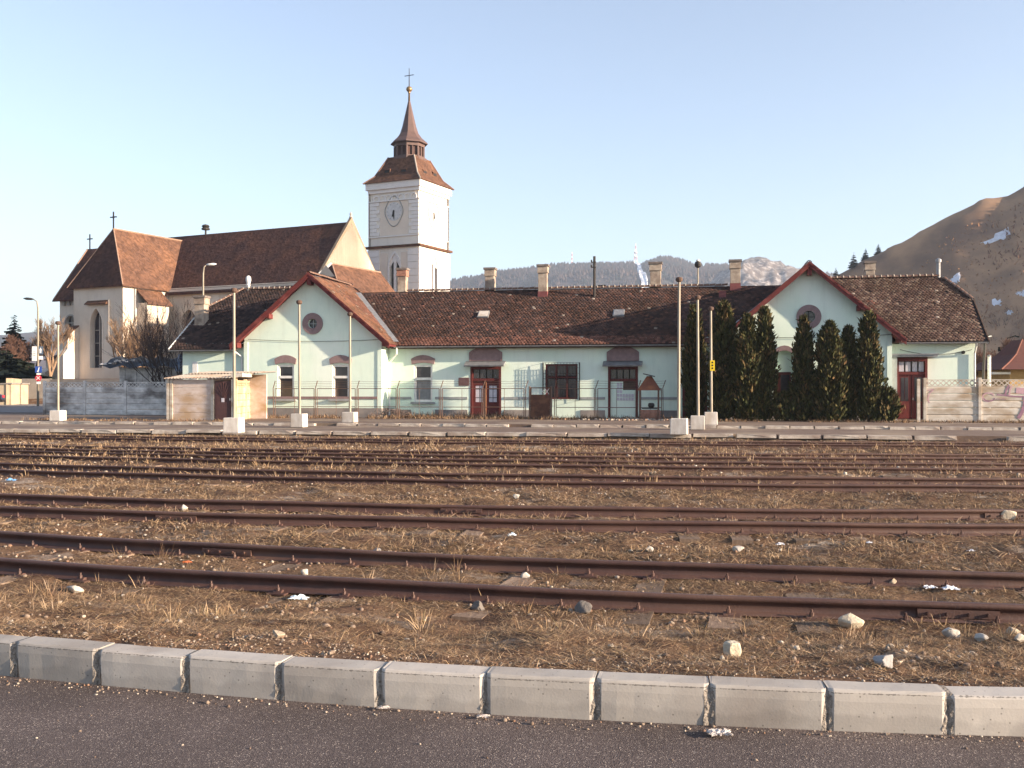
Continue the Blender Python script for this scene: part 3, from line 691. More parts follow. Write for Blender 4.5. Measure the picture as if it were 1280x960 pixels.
# ================================================================== STATION BUILDING
YM, YW = 56.6, 55.3                  # main wall, gable wall
EAVE_Y, RIDGE_Y, EAVE_Z = 56.1, 61.1, 4.0
station = empty('station_building', (-8, 60, 0), 'long mint green single storey station with two red edged gables and brown tiled roof', 'building')
XL, XR = -29.6, 13.6                 # end walls
WINGS = [(-25.7, -17.6), (1.2, 9.3)]
WZ, WE = 8.0, 4.05                   # gable ridge and eave heights
WOV = 0.6                            # side overhang
WHALF = (8.1 / 2 + WOV); WK = (WZ - WE) / WHALF
def arch_window(parent, Y, p0, p1, yt, yb, transom=0.36, glassm=(M_glass, M_glass), bars=False):
    """opening in a front wall; returns the hole and builds frame, panes, head and sill"""
    x0, x1, z0, z1 = rect(p0, p1, yt, yb, Y)
    h = hole_rect(x0, x1, z0, z1); T = front(Y); fw = 0.11; D = -0.16
    f = MB(T)
    for a, b, c, d in ((x0, x0 + fw, z0, z1), (x1 - fw, x1, z0, z1), (x0 + fw, x1 - fw, z0, z0 + fw), (x0 + fw, x1 - fw, z1 - fw, z1)):
        f.box(a, b, D + .02, D + 0.11, c, d)
    zt = z1 - (z1 - z0) * transom
    f.box(x0 + fw, x1 - fw, D + .02, D + 0.13, zt - 0.07, zt + 0.07)
    if bars:
        f.box((x0 + x1) / 2 - .02, (x0 + x1) / 2 + .02, D + .02, D + .09, z0 + fw, zt - .07)
    win = f.build('window', M_white, parent)
    MB(T).box(x0 + fw, x1 - fw, D, D + 0.03, z0 + fw, zt - 0.07).build('pane', glassm[0], win)
    MB(T).box(x0 + fw, x1 - fw, D, D + 0.03, zt + 0.07, z1 - fw).build('pane', glassm[1], win)
    # arched head of plastered brick and sill
    c = (x0 + x1) / 2; w = (x1 - x0) / 2 + 0.16
    hd = MB(T); n = 8
    for i in range(n):
        a0 = -w + 2 * w * i / n; a1 = -w + 2 * w * (i + 1) / n
        g = lambda a: 0.22 * (1 - (a / w) ** 2)
        fl = lambda a: 0.02 * (a / w)
        hd.add([(c + a0 * .93, 0, z1 + 0.03 + .4 * g(a0)), (c + a1 * .93, 0, z1 + 0.03 + .4 * g(a1)), (c + a1, 0, z1 + 0.33 + g(a1)), (c + a0, 0, z1 + 0.33 + g(a0)),
                (c + a0 * .93, .09, z1 + 0.03 + .4 * g(a0)), (c + a1 * .93, .09, z1 + 0.03 + .4 * g(a1)), (c + a1, .09, z1 + 0.33 + g(a1)), (c + a0, .09, z1 + 0.33 + g(a0))],
               [(4, 5, 6, 7), (3, 2, 6, 7), (0, 4, 5, 1), (0, 3, 7, 4), (1, 5, 6, 2)])
    hd.build('lintel', M_mauve, win)
    MB(T).box(c - w, c + w, 0.0, 0.16, z0 - 0.13, z0 - 0.01).build('sill', M_grayband, win)
    return h

# ---- gable walls
gable_windows = [[(347, 367.5, 456, 498.5), (415.5, 436.5, 456, 498.5)], [(969, 990, 452, 498)]]
oculi = [(391, 404.5, 0.60, 0.27), (1011, 396, 0.62, 0.31)]
for k, (a, b) in enumerate(WINGS):
    xc = (a + b) / 2; holes = []
    if k == 0:
        for w in gable_windows[0]: holes.append(arch_window(station, YW, *w))
    else:                                # tall arched recess with a dark doorway behind the evergreens
        x0, x1, z0, z1 = rect(968, 993, 441, 522, YW)
        h = hole_arch(x0, x1, 0.3, z1 - 0.12, 0.22); holes.append(h)
        hole_face(MB(front(YW)), h, -0.22).build('blocked_arch', M_mint, station)
        hd = MB(front(YW)); h2 = hole_arch(x0 - .12, x1 + .12, z1 - .2, z1 + .02, 0.36)
        hole_ring(hd, hole_arch(x0, x1, z1 - .2, z1 - .10, 0.22), h2, 0, .07).build('lintel', M_mauve, station)
        xa, xb, za, zb = rect(971, 989, 465, 515, YW)
        d = MB(front(YW)).box(xa, xb, -0.22, -0.17, 0.3, zb).build('door', M_doorred, station)
        MB(front(YW)).box(xa + .2, xb - .08, -0.16, -.15, 0.9, zb - .15).build('pane', M_glass, d)
    px, py, ro, ri = oculi[k]; oc = atY(px, py, YW)
    h = hole_circle(oc.x, oc.z, ri); holes.append(h)
    top = lambda u, xc=xc: WZ - 0.10 - WK * abs(u - xc)
    wl = MB(front(YW)); wall(wl, a, b, 0, top, holes, 0.25, breaks=[xc])
    # side returns
    for x, nx_ in ((a, -1), (b, 1)):
        wl.add([(x, 0, 0), (x, -1.5, 0), (x, -1.5, 4.4), (x, 0, 4.4)], [(0, 1, 2, 3)])
    wl.build('gable_wall', M_mint, station)
    ring = MB(front(YW)); hole_ring(ring, h, hole_circle(oc.x, oc.z, ro), 0, 0.07)
    rw = ring.build('round_window', M_mauve, station)
    hole_face(MB(front(YW)), h, -0.18).build('pane', M_glass, rw)
    g = MB(front(YW)); g.box(oc.x - .022, oc.x + .022, -.17, -.13, oc.z - ri, oc.z + ri); g.box(oc.x - ri, oc.x + ri, -.17, -.131, oc.z - .022, oc.z + .022)
    g.build('glazing_bar', M_grayband if k == 0 else M_bars, rw)
    # grey plinth, dado band, corner strip
    MB(front(YW)).box(a - .03, b + .03, -1.3, 0.05, 0, 0.52).build('plinth', M_plinth, station)
    xs = [a] + [x for h_ in holes[:-1] for x in (h_['u0'] - .02, h_['u1'] + .02)] + [b]
    if k == 0:
        MB(front(YW)).box(a + .25, b - .25, 0.0, 0.045, 1.02, 1.16).build('dado_band', M_mauve, station)
    else:
        MB(front(YW)).box(a + .25, holes[0]['u0'] - .15, 0.0, 0.045, 1.02, 1.16).build('dado_band', M_grayband, station)
        MB(front(YW)).box(holes[0]['u1'] + .15, b - .25, 0.0, 0.045, 1.02, 1.16).build('dado_band', M_grayband, station)
    for x0_, x1_ in ((a - .02, a + .22), (b - .22, b + .02)):
        MB(front(YW)).box(x0_, x1_, 0, 0.04, 0.525, 4.25).build('corner_strip', M_mint, station)

# ---- main front wall between and beside the gables
def door_unit(p0, p1, yt, yb, arch=True, leaf=True, annex=0.0):
    x0, x1, z0, z1 = rect(p0, p1, yt, yb, YM); T = front(YM)
    h = hole_rect(x0, x1, 0.02, z1); D = -0.2
    dr = MB(T); fw = 0.13
    dr.box(x0, x0 + fw, D, .02, 0.02, z1); dr.box(x1 - fw, x1, D, .02, 0.02, z1); dr.box(x0 + fw, x1 - fw, D, .02, z1 - .16, z1)
    zt = z1 - 0.72; dr.box(x0 + fw, x1 - fw, D, -.03, zt - .09, zt + .05)
    door = dr.build('door', M_doorred, station)
    for i in range(4):
        a = x0 + fw + (x1 - x0 - 2 * fw) * i / 4; b = x0 + fw + (x1 - x0 - 2 * fw) * (i + 1) / 4
        MB(T).box(a + .03, b - .03, D + .02, D + .05, zt + .06, z1 - .17).build('transom_pane', M_glass, door)
    # canopy and arched panel over it
    c = (x0 + x1) / 2
    MB(T).add([(x0 - .25, 0, z1 + .16), (x1 + .25, 0, z1 + .16), (x1 + .25, .55, z1 - .02), (x0 - .25, .55, z1 - .02),
               (x0 - .25, 0, z1 + .30), (x1 + .25, 0, z1 + .30), (x1 + .25, .58, z1 + .05), (x0 - .25, .58, z1 + .05)],
              [(0, 3, 2, 1), (4, 5, 6, 7), (3, 7, 6, 2), (0, 4, 7, 3), (1, 2, 6, 5)]).build('canopy', M_zinc, door)
    ha = hole_arch(x0 + .04, x1 - .04, z1 + .30, z1 + .72, .30)
    mbk = MB(T); hole_face(mbk, ha, .06); mbk.build('arched_panel', M_mauve, door)
    rim = MB(T); hole_ring(rim, ha, hole_arch(x0 - .06, x1 + .06, z1 + .301, z1 + .78, .34), 0, .10); rim.build('arch_rim', M_mauve, door)
    return h, door, (x0 + fw, x1 - fw, zt - .09, D)
mw_holes = []
mw_holes.append(arch_window(station, YM, 517.5, 540.5, 456, 502, 0.38, (M_netglass, M_glass)))
h, door1, (xa, xb, zt, D) = door_unit(588, 626.5, 458, 522)
mw_holes.append(h)
T = front(YM); mid_x = (xa + xb) / 2
for a, b in ((xa, mid_x - .02), (mid_x + .02, xb)):
    lf = MB(T); w = b - a; s = .14
    lf.box(a, a + s, D + .03, D + .09, .04, zt); lf.box(b - s, b, D + .03, D + .09, .04, zt); lf.box(a + s, b - s, D + .03, D + .09, .04, .85); lf.box(a + s, b - s, D + .03, D + .09, zt - .25, zt)
    leaf = lf.build('leaf', M_doorred, door1)
    ga, gb, g0, g1 = a + s, b - s, .85, zt - .25
    for i in range(2):
        for (q0, q1) in ((0, .24), (.28, .76), (.80, 1.0)):
            xa_, xb_ = ga + (gb - ga) * (i * .54), ga + (gb - ga) * (i * .54 + .46)
            MB(T).box(xa_, xb_, D + .03, D + .06, g0 + (g1 - g0) * q0, g0 + (g1 - g0) * q1).build('leaf_pane', M_curtain, door1)
    MB(T).box(ga, gb, D + .02, D + .045, g0, g1).build('glazing_back', M_bars, door1)
MB(T).box(mid_x - .025, mid_x + .025, D + .06, D + .12, .1, zt).build('cover_strip', mat('ochre_strip', (.32, .14, .07), rough=.8), door1)
# small brown plaque
x0, x1, z0, z1 = rect(573.5, 586.5, 472, 482, YM)
MB(T).box(x0, x1, 0, .05, z0, z1).build('wall_plaque', mat('plaque_brown', (.10, .055, .06), (.14, .08, .08), 6, .7), station)
# barred window
x0, x1, z0, z1 = rect(681.5, 722, 455, 499, YM)
mw_holes.append(hole_rect(x0, x1, z0, z1)); D = -.18
bw = MB(T); fw = .10
for a, b, c, d in ((x0, x0 + fw, z0, z1), (x1 - fw, x1, z0, z1), (x0 + fw, x1 - fw, z0, z0 + fw), (x0 + fw, x1 - fw, z1 - fw, z1)): bw.box(a, b, D, D + .1, c, d)
for q in (1 / 3, 2 / 3): bw.box(x0 + (x1 - x0) * q - .05, x0 + (x1 - x0) * q + .05, D + .001, D + .09, z0 + fw, z1 - fw)
bw.box(x0 + fw, x1 - fw, D + .002, D + .08, z0 + (z1 - z0) * .60, z0 + (z1 - z0) * .60 + .09)
bwin = bw.build('barred_window', M_doorred, station)
for i in range(3):
    for (q0, q1) in ((0.04, .58), (.67, .96)):
        a, b = x0 + (x1 - x0) * (i / 3) + .06, x0 + (x1 - x0) * ((i + 1) / 3) - .06
        MB(T).box(a, b, D - .02, D + .02, z0 + (z1 - z0) * q0, z0 + (z1 - z0) * q1).build('pane', M_glass, bwin)
cg = MB(T); X0, X1, Z0, Z1, P_ = x0 - .10, x1 + .12, z0 - .05, z1 + .07, .30
nb = 12
for i in range(nb + 1):
    x = X0 + (X1 - X0) * i / nb; cg.box(x - .009, x + .009, P_ - .018, P_, Z0, Z1)
for i in range(8):
    z = Z0 + (Z1 - Z0) * i / 7
    cg.box(X0, X1, P_, P_ + .014, z - .008, z + .008)
    for x in (X0, X1): cg.box(x - .011, x + .011, 0, P_ - .02, z - .009, z + .009)
for x in (X0, X1):
    for w in (.02, .15): cg.box(x - .012, x + .012, w - .01, w + .01, Z0, Z1)
cg.build('iron_cage', M_bars, bwin)
# second door, walled up below with a tile mosaic panel left open
h, door2, (xa, xb, zt, D) = door_unit(760, 797.5, 458, 521); mw_holes.append(h)
MB(T).box(xa, xb, D, D + .12, .03, .95).build('infill', M_mint, door2)
MB(T).box(xa, xa + (xb - xa) * .50, D, D + .119, .95, zt).build('infill', M_mint, door2)
MB(T).box(xa + (xb - xa) * .50, xb, D + .02, D + .07, 1.52, zt).build('shutter', M_darkwood, door2)
for i in range(6):                    # pale tiles on the infill
    for j in range(5):
        if i >= 2 and j >= 2: continue
        x = xa + .35 + i * .155; z = .95 + j * .2
        MB(T).box(x, x + .13, D + .12, D + .135, z, z + .16).build('wall_tile', M_curtain, door2)
MB(T).box(xa + (xb - xa) * .50, xb, D, D + .10, .95, 1.52).build('infill', M_mint, door2)
# third door head, mostly behind the evergreens
h, door3, (xa, xb, zt, D) = door_unit(853, 884, 458, 521); mw_holes.append(h)
MB(T).box(xa, xb, D + .02, D + .08, .03, zt).build('leaf', M_doorred, door3)

mwall = MB(T); wall(mwall, WINGS[0][1] - .2, WINGS[1][0] + .2, 0, 4.35, mw_holes, 0.3); mwall.build('wall', M_mint, station)
edges = sorted([(h['u0'] - .16, h['u1'] + .16) for h in mw_holes]); x = WINGS[0][1]
for a, b in edges + [(WINGS[1][0], 0)]:
    if a - x > .1:
        MB(T).box(x, a, 0, .05, 0, .42).build('plinth', M_plinth, station)
        MB(T).box(x, a, 0, .04, 1.0, 1.14).build('dado_band', M_grayband, station)
    x = b
# left block wall
YLW = 55.5; TL = front(YLW)
lw = MB(TL); wall(lw, XL, WINGS[0][0] + .2, 0, 4.2, [], .2)
lw.add([(XL, 0, 0), (XL, -9.4, 0), (XL, -9.4, 4.2), (XL, 0, 4.2)], [(0, 1, 2, 3)])
lw.add([(XL, 0, 4.19), (XL, -9.4, 4.19), (XL, -7.6, 6.2), (XL, -5.6, 6.9), (XL, -3.6, 6.2)], [(0, 1, 2, 3, 4)])
lw.build('end_wall', M_mint, station)
x0, x1, z0, z1 = rect(241, 247, 452, 474, YLW)
MB(TL).box(x0, x1, 0, .05, 0.8, z1).build('wall_pipe_cover', M_white, station)
# right block wall, doorway with a flat porch
rw_ = MB(T); xa, xb, za, zb = rect(1119, 1158, 447, 527, YM)
hr = hole_rect(xa, xb, 0.02, zb)
wall(rw_, WINGS[1][1] - .2, XR, 0, 4.3, [hr], .3)
rw_.add([(XR, 0, 0), (XR, -9.4, 0), (XR, -9.4, 4.3), (XR, 0, 4.3)], [(0, 1, 2, 3)])
rw_.add([(XR, 0, 4.29), (XR, -9.4, 4.29), (XR, -6.7, 6.3), (XR, -4.7, 6.9), (XR, -2.7, 6.3)], [(0, 1, 2, 3, 4)])
rw_.build('end_wall', M_mint, station)
D = -.18; dr = MB(T); fw = .12
dr.box(xa, xa + fw, D, .30, .02, zb); dr.box(xb - fw, xb, D, .30, .02, zb); dr.box(xa + fw, xb - fw, D, .30, zb - .2, zb)
zt = zb - .78; dr.box(xa + fw, xb - fw, .1, .24, zt - .1, zt + .04)
pd = dr.build('porch_door', mat('bright_red_door', (.13, .022, .02), (.095, .02, .018), 5, .55), station)
for i in range(4):
    a = xa + fw + (xb - xa - 2 * fw) * i / 4; b = xa + fw + (xb - xa - 2 * fw) * (i + 1) / 4
    MB(T).box(a + .04, b - .04, .12, .15, zt + .06, zb - .22).build('transom_pane', M_curtain, pd)
m2 = (xa + xb) / 2
for a, b in ((xa + fw, m2 - .015), (m2 + .015, xb - fw)):
    MB(T).box(a, b, .10, .16, .04, zt - .1).build('leaf', MATS['bright_red_door'], pd)
    for i in range(2):
        a2 = a + .12 + i * (b - a - .24) / 2
        MB(T).box(a2 + .015, a2 + (b - a - .24) / 2 - .015, .161, .17, .95, zt - .25).build('leaf_pane', M_glass, pd)
MB(T).box(m2 + .05, m2 + .09, .17, .22, 1.0, 1.12).build('handle', M_zinc, pd)
pr = MB(T); pr.box(xa - .45, xb + .35, 0, .95, zb + .02, zb + .12); pr.box(xa - .5, xb + .4, -.0, 1.02, zb + .121, zb + .17)
pr.build('porch_roof', M_zinc, pd)
MB(T).box(xa - .42, xa - .05, 0, .85, 0, zb).build('porch_side', M_grayband, pd)
MB(T).box(WINGS[1][1], xa - .45, 0, .05, 0, .45).build('plinth', M_plinth, station)
MB(T).box(xb + .05, XR, 0, .05, 0, .45).build('plinth', M_plinth, station)
v_ = atY(1204, 440.5, YM); MB(T).tube([(v_.x, 0, v_.z), (v_.x, .06, v_.z)], .09, 12).build('vent_hole', M_bars, station)
# back walls so that the house is closed
bk = MB(); bk.box(XL, XR, 65.9, 66.1, 0, 4.3); bk.build('back_wall', M_mint, station)

# ---- roofs with single clay tiles
def roof_tint(n, kind, f):
    """per-tile colours; f = height up the slope 0..1"""
    base = {'main': ((.105, .066, .056), (.145, .082, .066), (.078, .054, .050)), 'wing': ((.25, .125, .080), (.20, .11, .078), (.155, .10, .075)), 'end': ((.135, .088, .072), (.20, .15, .12), (.095, .062, .054)), 'left': ((.085, .06, .056), (.12, .08, .07), (.06, .047, .046))}[kind]
    c = np.array(base)[RNG.choice(3, n, p=[.45, .25, .30])] * RNG.uniform(.8, 1.2, (n, 1))
    return c
TILE_W, TILE_E = 0.185, 0.165
def tiled(name, origin, U, Vv, W, H, keep, kind, newer=None):
    """origin lower-left corner, U/Vv unit vectors along eave and up the slope; keep(points)->mask"""
    origin = np.array(origin, float); U = np.array(U, float); Vv = np.array(Vv, float); Nn = np.cross(U, Vv); Nn /= np.linalg.norm(Nn)
    if Nn[2] < 0: Nn = -Nn
    nu, nv = int(W / TILE_W), int(H / TILE_E)
    ii, jj = np.meshgrid(np.arange(nu), np.arange(nv)); ii = ii.ravel(); jj = jj.ravel()
    u = (ii + .5 * (jj % 2) + .25) * TILE_W + RNG.normal(0, .006, len(ii)); v = jj * TILE_E + RNG.normal(0, .006, len(ii)) - .02
    ctr = origin + u[:, None] * U + (v + .1)[:, None] * Vv
    ok = keep(ctr) & (RNG.random(len(u)) > .002); u, v, jj, ctr = u[ok], v[ok], jj[ok], ctr[ok]; n = len(u)
    hw = TILE_W * .485
    prof = [(-hw, .27, .004), (hw, .27, .004), (hw, .035, .036), (hw * .55, .006, .040), (-hw * .55, .006, .040), (-hw, .035, .036)]
    sag = .035 * (fbm(ctr[:, 0] * .5, ctr[:, 1] * .9 + ctr[:, 2], 8) - .47)
    lift = RNG.normal(0, .004, n) + sag
    rot = RNG.normal(0, .035, n)
    V = np.zeros((n, 11, 3))
    def P(a, b, c): return origin + (u + a + b * rot)[:, None] * U + (v + b)[:, None] * Vv + (c + lift)[:, None] * Nn
    for q, (a, b, c) in enumerate(prof): V[:, q] = P(a, b, c)
    for q, (a, b, c) in enumerate(prof[2:]): V[:, 6 + q] = P(a, b, c - .022)
    V[:, 10] = V[:, 0]
    k = (np.arange(n) * 11)[:, None]
    Fq = np.concatenate([k + np.array([[0, 1, 2, 5]]), k + np.array([[5, 2, 3, 4]]), k + np.array([[2, 6, 7, 3]]), k + np.array([[3, 7, 8, 4]]), k + np.array([[4, 8, 9, 5]])])
    c = roof_tint(n, kind, v / H)
    pat = fbm(ctr[:, 0] * .55, ctr[:, 1] * .8, 13, 4)
    c *= (0.72 + .56 * pat)[:, None]
    if newer is not None:
        nw = newer(ctr, jj); c = np.where(nw[:, None], np.array((.21, .108, .083)) * RNG.uniform(.6, 1.25, (n, 1)), c)
    pale = RNG.random(n) < .006; c = np.where(pale[:, None], np.array((.42, .36, .31)), c)
    o = fast_mesh(name, V.reshape(-1, 3), Fq, M_tile, station, cols=np.concatenate([c] * 5)); o['kind'] = 'stuff'; return o
def wing_z(X):
    z = np.full(np.shape(X), -9.0)
    for a, b in WINGS: z = np.maximum(z, WZ - WK * np.abs(X - (a + b) / 2))
    return z
def main_z(X, Y):
    Y = RIDGE_Y - np.abs(Y - RIDGE_Y)
    r = np.where(X > 5.25, 3.8, 3.5); z = EAVE_Z + r * (Y - EAVE_Y) / 5
    return np.where(X < -21.65, 3.85 + 3.95 * (Y - 55.0) / 6.1, z)
VX0, VX1 = XL - .55, XR + .5
def half_hip(P):
    return (P[:, 0] < VX1 - 1.2 * np.clip((P[:, 1] - 59.2) / 1.9, 0, 1)) & (P[:, 0] > VX0 + 1.7 * np.clip((P[:, 1] - 58.9) / 2.2, 0, 1))
def slope_vec(rise, run):
    l = math.hypot(rise, run); return (0, run / l, rise / l), l
for (xa, xb, rise, kind, ey, ez) in ((VX0, -21.65, 3.95, 'left', 55.0, 3.85), (-21.65, 5.25, 3.5, 'main', EAVE_Y, EAVE_Z), (5.25, VX1, 3.8, 'end', EAVE_Y, EAVE_Z)):
    Vv, H = slope_vec(rise, RIDGE_Y - ey)
    tiled('roof_tiles', (xa, ey, ez), (1, 0, 0), Vv, xb - xa, H, lambda P: (wing_z(P[:, 0]) < P[:, 2] + .06) & half_hip(P), kind,
          (lambda P, j: (RNG.random(len(j)) < np.where(j < 5, .85, .03 + .12 * np.clip((fbm(P[:, 0] * .35, P[:, 1] * .35, 51) - .52) * 4, 0, 1)))) if kind == 'main' else (lambda P, j: (j > 16) & (j < 24) & (P[:, 0] < 9.3) & (RNG.random(len(j)) < .4)) if kind == 'end' else None)
    # boarding under the tiles, both slopes
    hipL = xa == VX0; hipR = xb == VX1; zr = ez + rise; zl = ez + rise * (58.9 - ey) / (RIDGE_Y - ey)
    A = [(xa, ey, ez - .03), (xb, ey, ez - .03)] if kind != 'left' else [(xa, ey, ez - .03), (-26.2, ey, ez - .03), (-21.65, 59.5, ez + rise * 4.5 / 6.1 - .03)]
    if hipR: A += [(xb, 59.2, EAVE_Z + rise * .62 - .03), (xb - 1.2, RIDGE_Y, zr - .03)]
    else: A += [(xb, RIDGE_Y, zr - .03)]
    if hipL: A += [(xa + 1.7, RIDGE_Y, zr - .03), (xa, 58.9, zl - .03)]
    else: A += [(xa, RIDGE_Y, zr - .03)]
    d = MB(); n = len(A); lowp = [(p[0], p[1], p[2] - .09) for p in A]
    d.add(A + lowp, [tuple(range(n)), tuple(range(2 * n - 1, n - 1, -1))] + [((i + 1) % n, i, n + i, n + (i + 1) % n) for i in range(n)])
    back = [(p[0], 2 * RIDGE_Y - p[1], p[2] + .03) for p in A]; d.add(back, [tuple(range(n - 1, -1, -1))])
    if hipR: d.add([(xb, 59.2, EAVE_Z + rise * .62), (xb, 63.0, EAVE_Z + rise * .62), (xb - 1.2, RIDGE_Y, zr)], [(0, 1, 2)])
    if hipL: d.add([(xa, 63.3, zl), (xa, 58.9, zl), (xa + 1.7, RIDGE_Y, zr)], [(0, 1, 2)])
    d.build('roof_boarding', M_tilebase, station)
for k, (a, b) in enumerate(WINGS):
    xc = (a + b) / 2; L_ = math.hypot(WHALF, WZ - WE); cs, sn = WHALF / L_, (WZ - WE) / L_; Y0, Y1 = YW - .6, 66.4
    for sgn in (-1, 1):
        keep = lambda P: (main_z(P[:, 0], P[:, 1]) < P[:, 2] + .06) | (P[:, 1] < np.where(P[:, 0] < -21.65, 55.0, EAVE_Y))
        tiled('roof_tiles', (xc + sgn * WHALF, Y0, WE), (0, 1, 0), (-sgn * cs, 0, sn), Y1 - Y0, L_, keep, 'wing' if k == 0 else 'main',
              (lambda P, j: (P[:, 1] > 57.2) & (P[:, 1] < 59.5) & (P[:, 2] > 4.6) & (P[:, 2] < 7.0)) if (k == 0 and sgn > 0) else None)
    d = MB()
    for sgn in (-1, 1):
        d.add([(xc, Y0 + .06, WZ - .03), (xc + sgn * WHALF, Y0 + .06, WE - .03), (xc + sgn * WHALF, 66.5, WE - .03), (xc, 66.5, WZ - .03),
               (xc, Y0 + .06, WZ - .13), (xc + sgn * WHALF, Y0 + .06, WE - .13), (xc + sgn * WHALF, 66.5, WE - .13), (xc, 66.5, WZ - .13)],
              [(0, 1, 2, 3), (7, 6, 5, 4), (1, 5, 6, 2), (2, 6, 7, 3), (0, 4, 5, 1)])
    d.build('roof_boarding', M_redwood, station)
    # barge boards, purlin ends
    for sgn in (-1, 1):
        bb = MB(); th = .27
        bb.add([(xc, Y0, WZ + .03), (xc + sgn * (WHALF + .02), Y0, WE + .01), (xc + sgn * (WHALF + .02), Y0, WE - th), (xc, Y0, WZ - th + .03),
                (xc, Y0 + .055, WZ + .03), (xc + sgn * (WHALF + .02), Y0 + .055, WE + .01), (xc + sgn * (WHALF + .02), Y0 + .055, WE - th), (xc, Y0 + .055, WZ - th + .03)],
               [(0, 1, 2, 3), (7, 6, 5, 4), (0, 4, 5, 1), (3, 2, 6, 7), (1, 5, 6, 2), (0, 3, 7, 4)])
        bb.build('barge_board', M_redwood, station)
        bb2 = MB(); bb2.add([(xc, Y0 - .03, WZ + .07), (xc + sgn * (WHALF + .04), Y0 - .03, WE + .05), (xc + sgn * (WHALF + .04), Y0 - .03, WE - .08), (xc, Y0 - .03, WZ - .06),
                (xc, Y0 - .002, WZ + .07), (xc + sgn * (WHALF + .04), Y0 - .002, WE + .05), (xc + sgn * (WHALF + .04), Y0 - .002, WE - .08), (xc, Y0 - .002, WZ - .06)],
               [(0, 1, 2, 3), (7, 6, 5, 4), (0, 4, 5, 1), (3, 2, 6, 7), (1, 5, 6, 2), (0, 3, 7, 4)])
        bb2.build('barge_cover', M_redwood, station)
        for q in (.52, .93):
            px_ = xc + sgn * WHALF * q; pz = WZ - (WZ - WE) * q - .15
            MB().prism([(px_ - .08, pz - .26), (px_ + .08, pz - .26), (px_ + .08, pz), (px_ - .08, pz)], Y0 + .07, YW + .05).build('purlin_end', M_redwood, station)
    MB().prism([(xc - .11, WZ - .62), (xc + .11, WZ - .62), (xc + .11, WZ - .28), (xc - .11, WZ - .28)], Y0 + .07, YW + .05).build('purlin_end', M_redwood, station)
# ridge and hip tiles with pale mortar between
def ridge_tiles(name, a, b, r=.12, pitch=.34):
    a = Vector(a); b = Vector(b); d = (b - a); L_ = d.length; d.normalize(); q = MB(); mo = MB(); n = int(L_ / pitch)
    side = d.cross(Vector((0, 0, 1))).normalized(); up = side.cross(d)
    for i in range(n):
        p0 = a + d * (i * pitch); p1 = a + d * ((i + 1.06) * pitch); ring0 = []; ring1 = []
        jl = random.uniform(-.012, .012)
        for k in range(6):
            an = math.pi * k / 5; off = side * math.cos(an) * r + up * (math.sin(an) * r * .9 + jl)
            ring0.append(p0 + off * 1.0); ring1.append(p1 + off * 1.12 + up * .018)
        vs = ring0 + ring1; q.add(vs, [(k, k + 1, 7 + k, 6 + k) for k in range(5)])
        mo.add([p1 + (x - p1) * 1.10 + up * .012 for x in ring1] + [p1 + d * .055 + (x - p1) * 1.0 for x in ring1], [(k, k + 1, 7 + k, 6 + k) for k in range(5)])
    q.build(name, M_ridge, station); mo.build(name + '_mortar', M_mortar, station)
ridge_tiles('ridge_tiles', (-17.8, RIDGE_Y, 7.53), (1.4, RIDGE_Y, 7.53))
ridge_tiles('ridge_tiles', (VX0 + 1.7, RIDGE_Y, 7.83), (-22.0, RIDGE_Y, 7.83))
ridge_tiles('ridge_tiles', (5.6, RIDGE_Y, 7.83), (VX1 - 1.2, RIDGE_Y, 7.83))
ridge_tiles('hip_tiles', (VX1, 59.2, EAVE_Z + 3.8 * .62 + .03), (VX1 - 1.2, RIDGE_Y, 7.85), .10)
ridge_tiles('hip_tiles', (VX0, 58.9, 3.85 + 3.95 * 3.9 / 6.1 + .03), (VX0 + 1.7, RIDGE_Y, 7.85), .10)
for a, b in WINGS: ridge_tiles('ridge_tiles', ((a + b) / 2, YW - .55, WZ + .03), ((a + b) / 2, 62, WZ + .03), .11)
# verge boards of the ends, valley flashings, gutters and downpipes
for x, zf, yf, y0_, z0_ in ((VX1 + .01, EAVE_Z + 3.8 * .62, 59.2, EAVE_Y, EAVE_Z), (VX0 - .06, 3.85 + 3.95 * 3.9 / 6.1, 58.9, 55.0, 3.85)):
    v = MB(); v.beam((x + .02, y0_, z0_ - .05), (x + .02, yf, zf - .05), .05, .20); v.build('verge_board', M_white if x < 0 else M_darkwood, station)
for xc, x_e, sgn, r in ((-21.65, -17.0, 1, 3.5), (5.25, .6, -1, 3.5), (5.25, 9.9, 1, 3.8)):
    pts = []
    for q in np.linspace(0, 1, 8):
        zz = EAVE_Z + .12 + q * (r - .25); X_ = xc + sgn * (WZ - zz) / WK; Y_ = EAVE_Y + (zz - EAVE_Z) / r * 5; pts.append((X_, Y_, zz))
    vf = MB()
    for p, q in zip(pts[:-1], pts[1:]):
        vf.quad((p[0] - sgn * .13, p[1] - .02, p[2] + .13), (p[0] + sgn * .16, p[1] + .10, p[2] + .13), (q[0] + sgn * .16, q[1] + .10, q[2] + .13), (q[0] - sgn * .13, q[1] - .02, q[2] + .13))
    vf.build('valley_flashing', M_zinc, station)
def gutter(x0, x1, EAVE_Y=EAVE_Y, EAVE_Z=EAVE_Z):
    g = MB(); n = 6; r = .075; vs = []
    for x in (x0, x1):
        for rr in (r, r - .012):
            for k in range(n + 1):
                an = math.pi + math.pi * k / n; vs.append((x, EAVE_Y - .07 + rr * math.cos(an), EAVE_Z - .05 + rr * math.sin(an)))
    m = n + 1; fs = []
    for k in range(n): fs += [(k, k + 1, 2 * m + k + 1, 2 * m + k), (m + k + 1, m + k, 3 * m + k, 3 * m + k + 1)]
    fs += [(0, 2 * m, 3 * m, m), (n, m + n, 3 * m + n, 2 * m + n)]
    g.add(vs, fs).build('gutter', M_zinc, station)
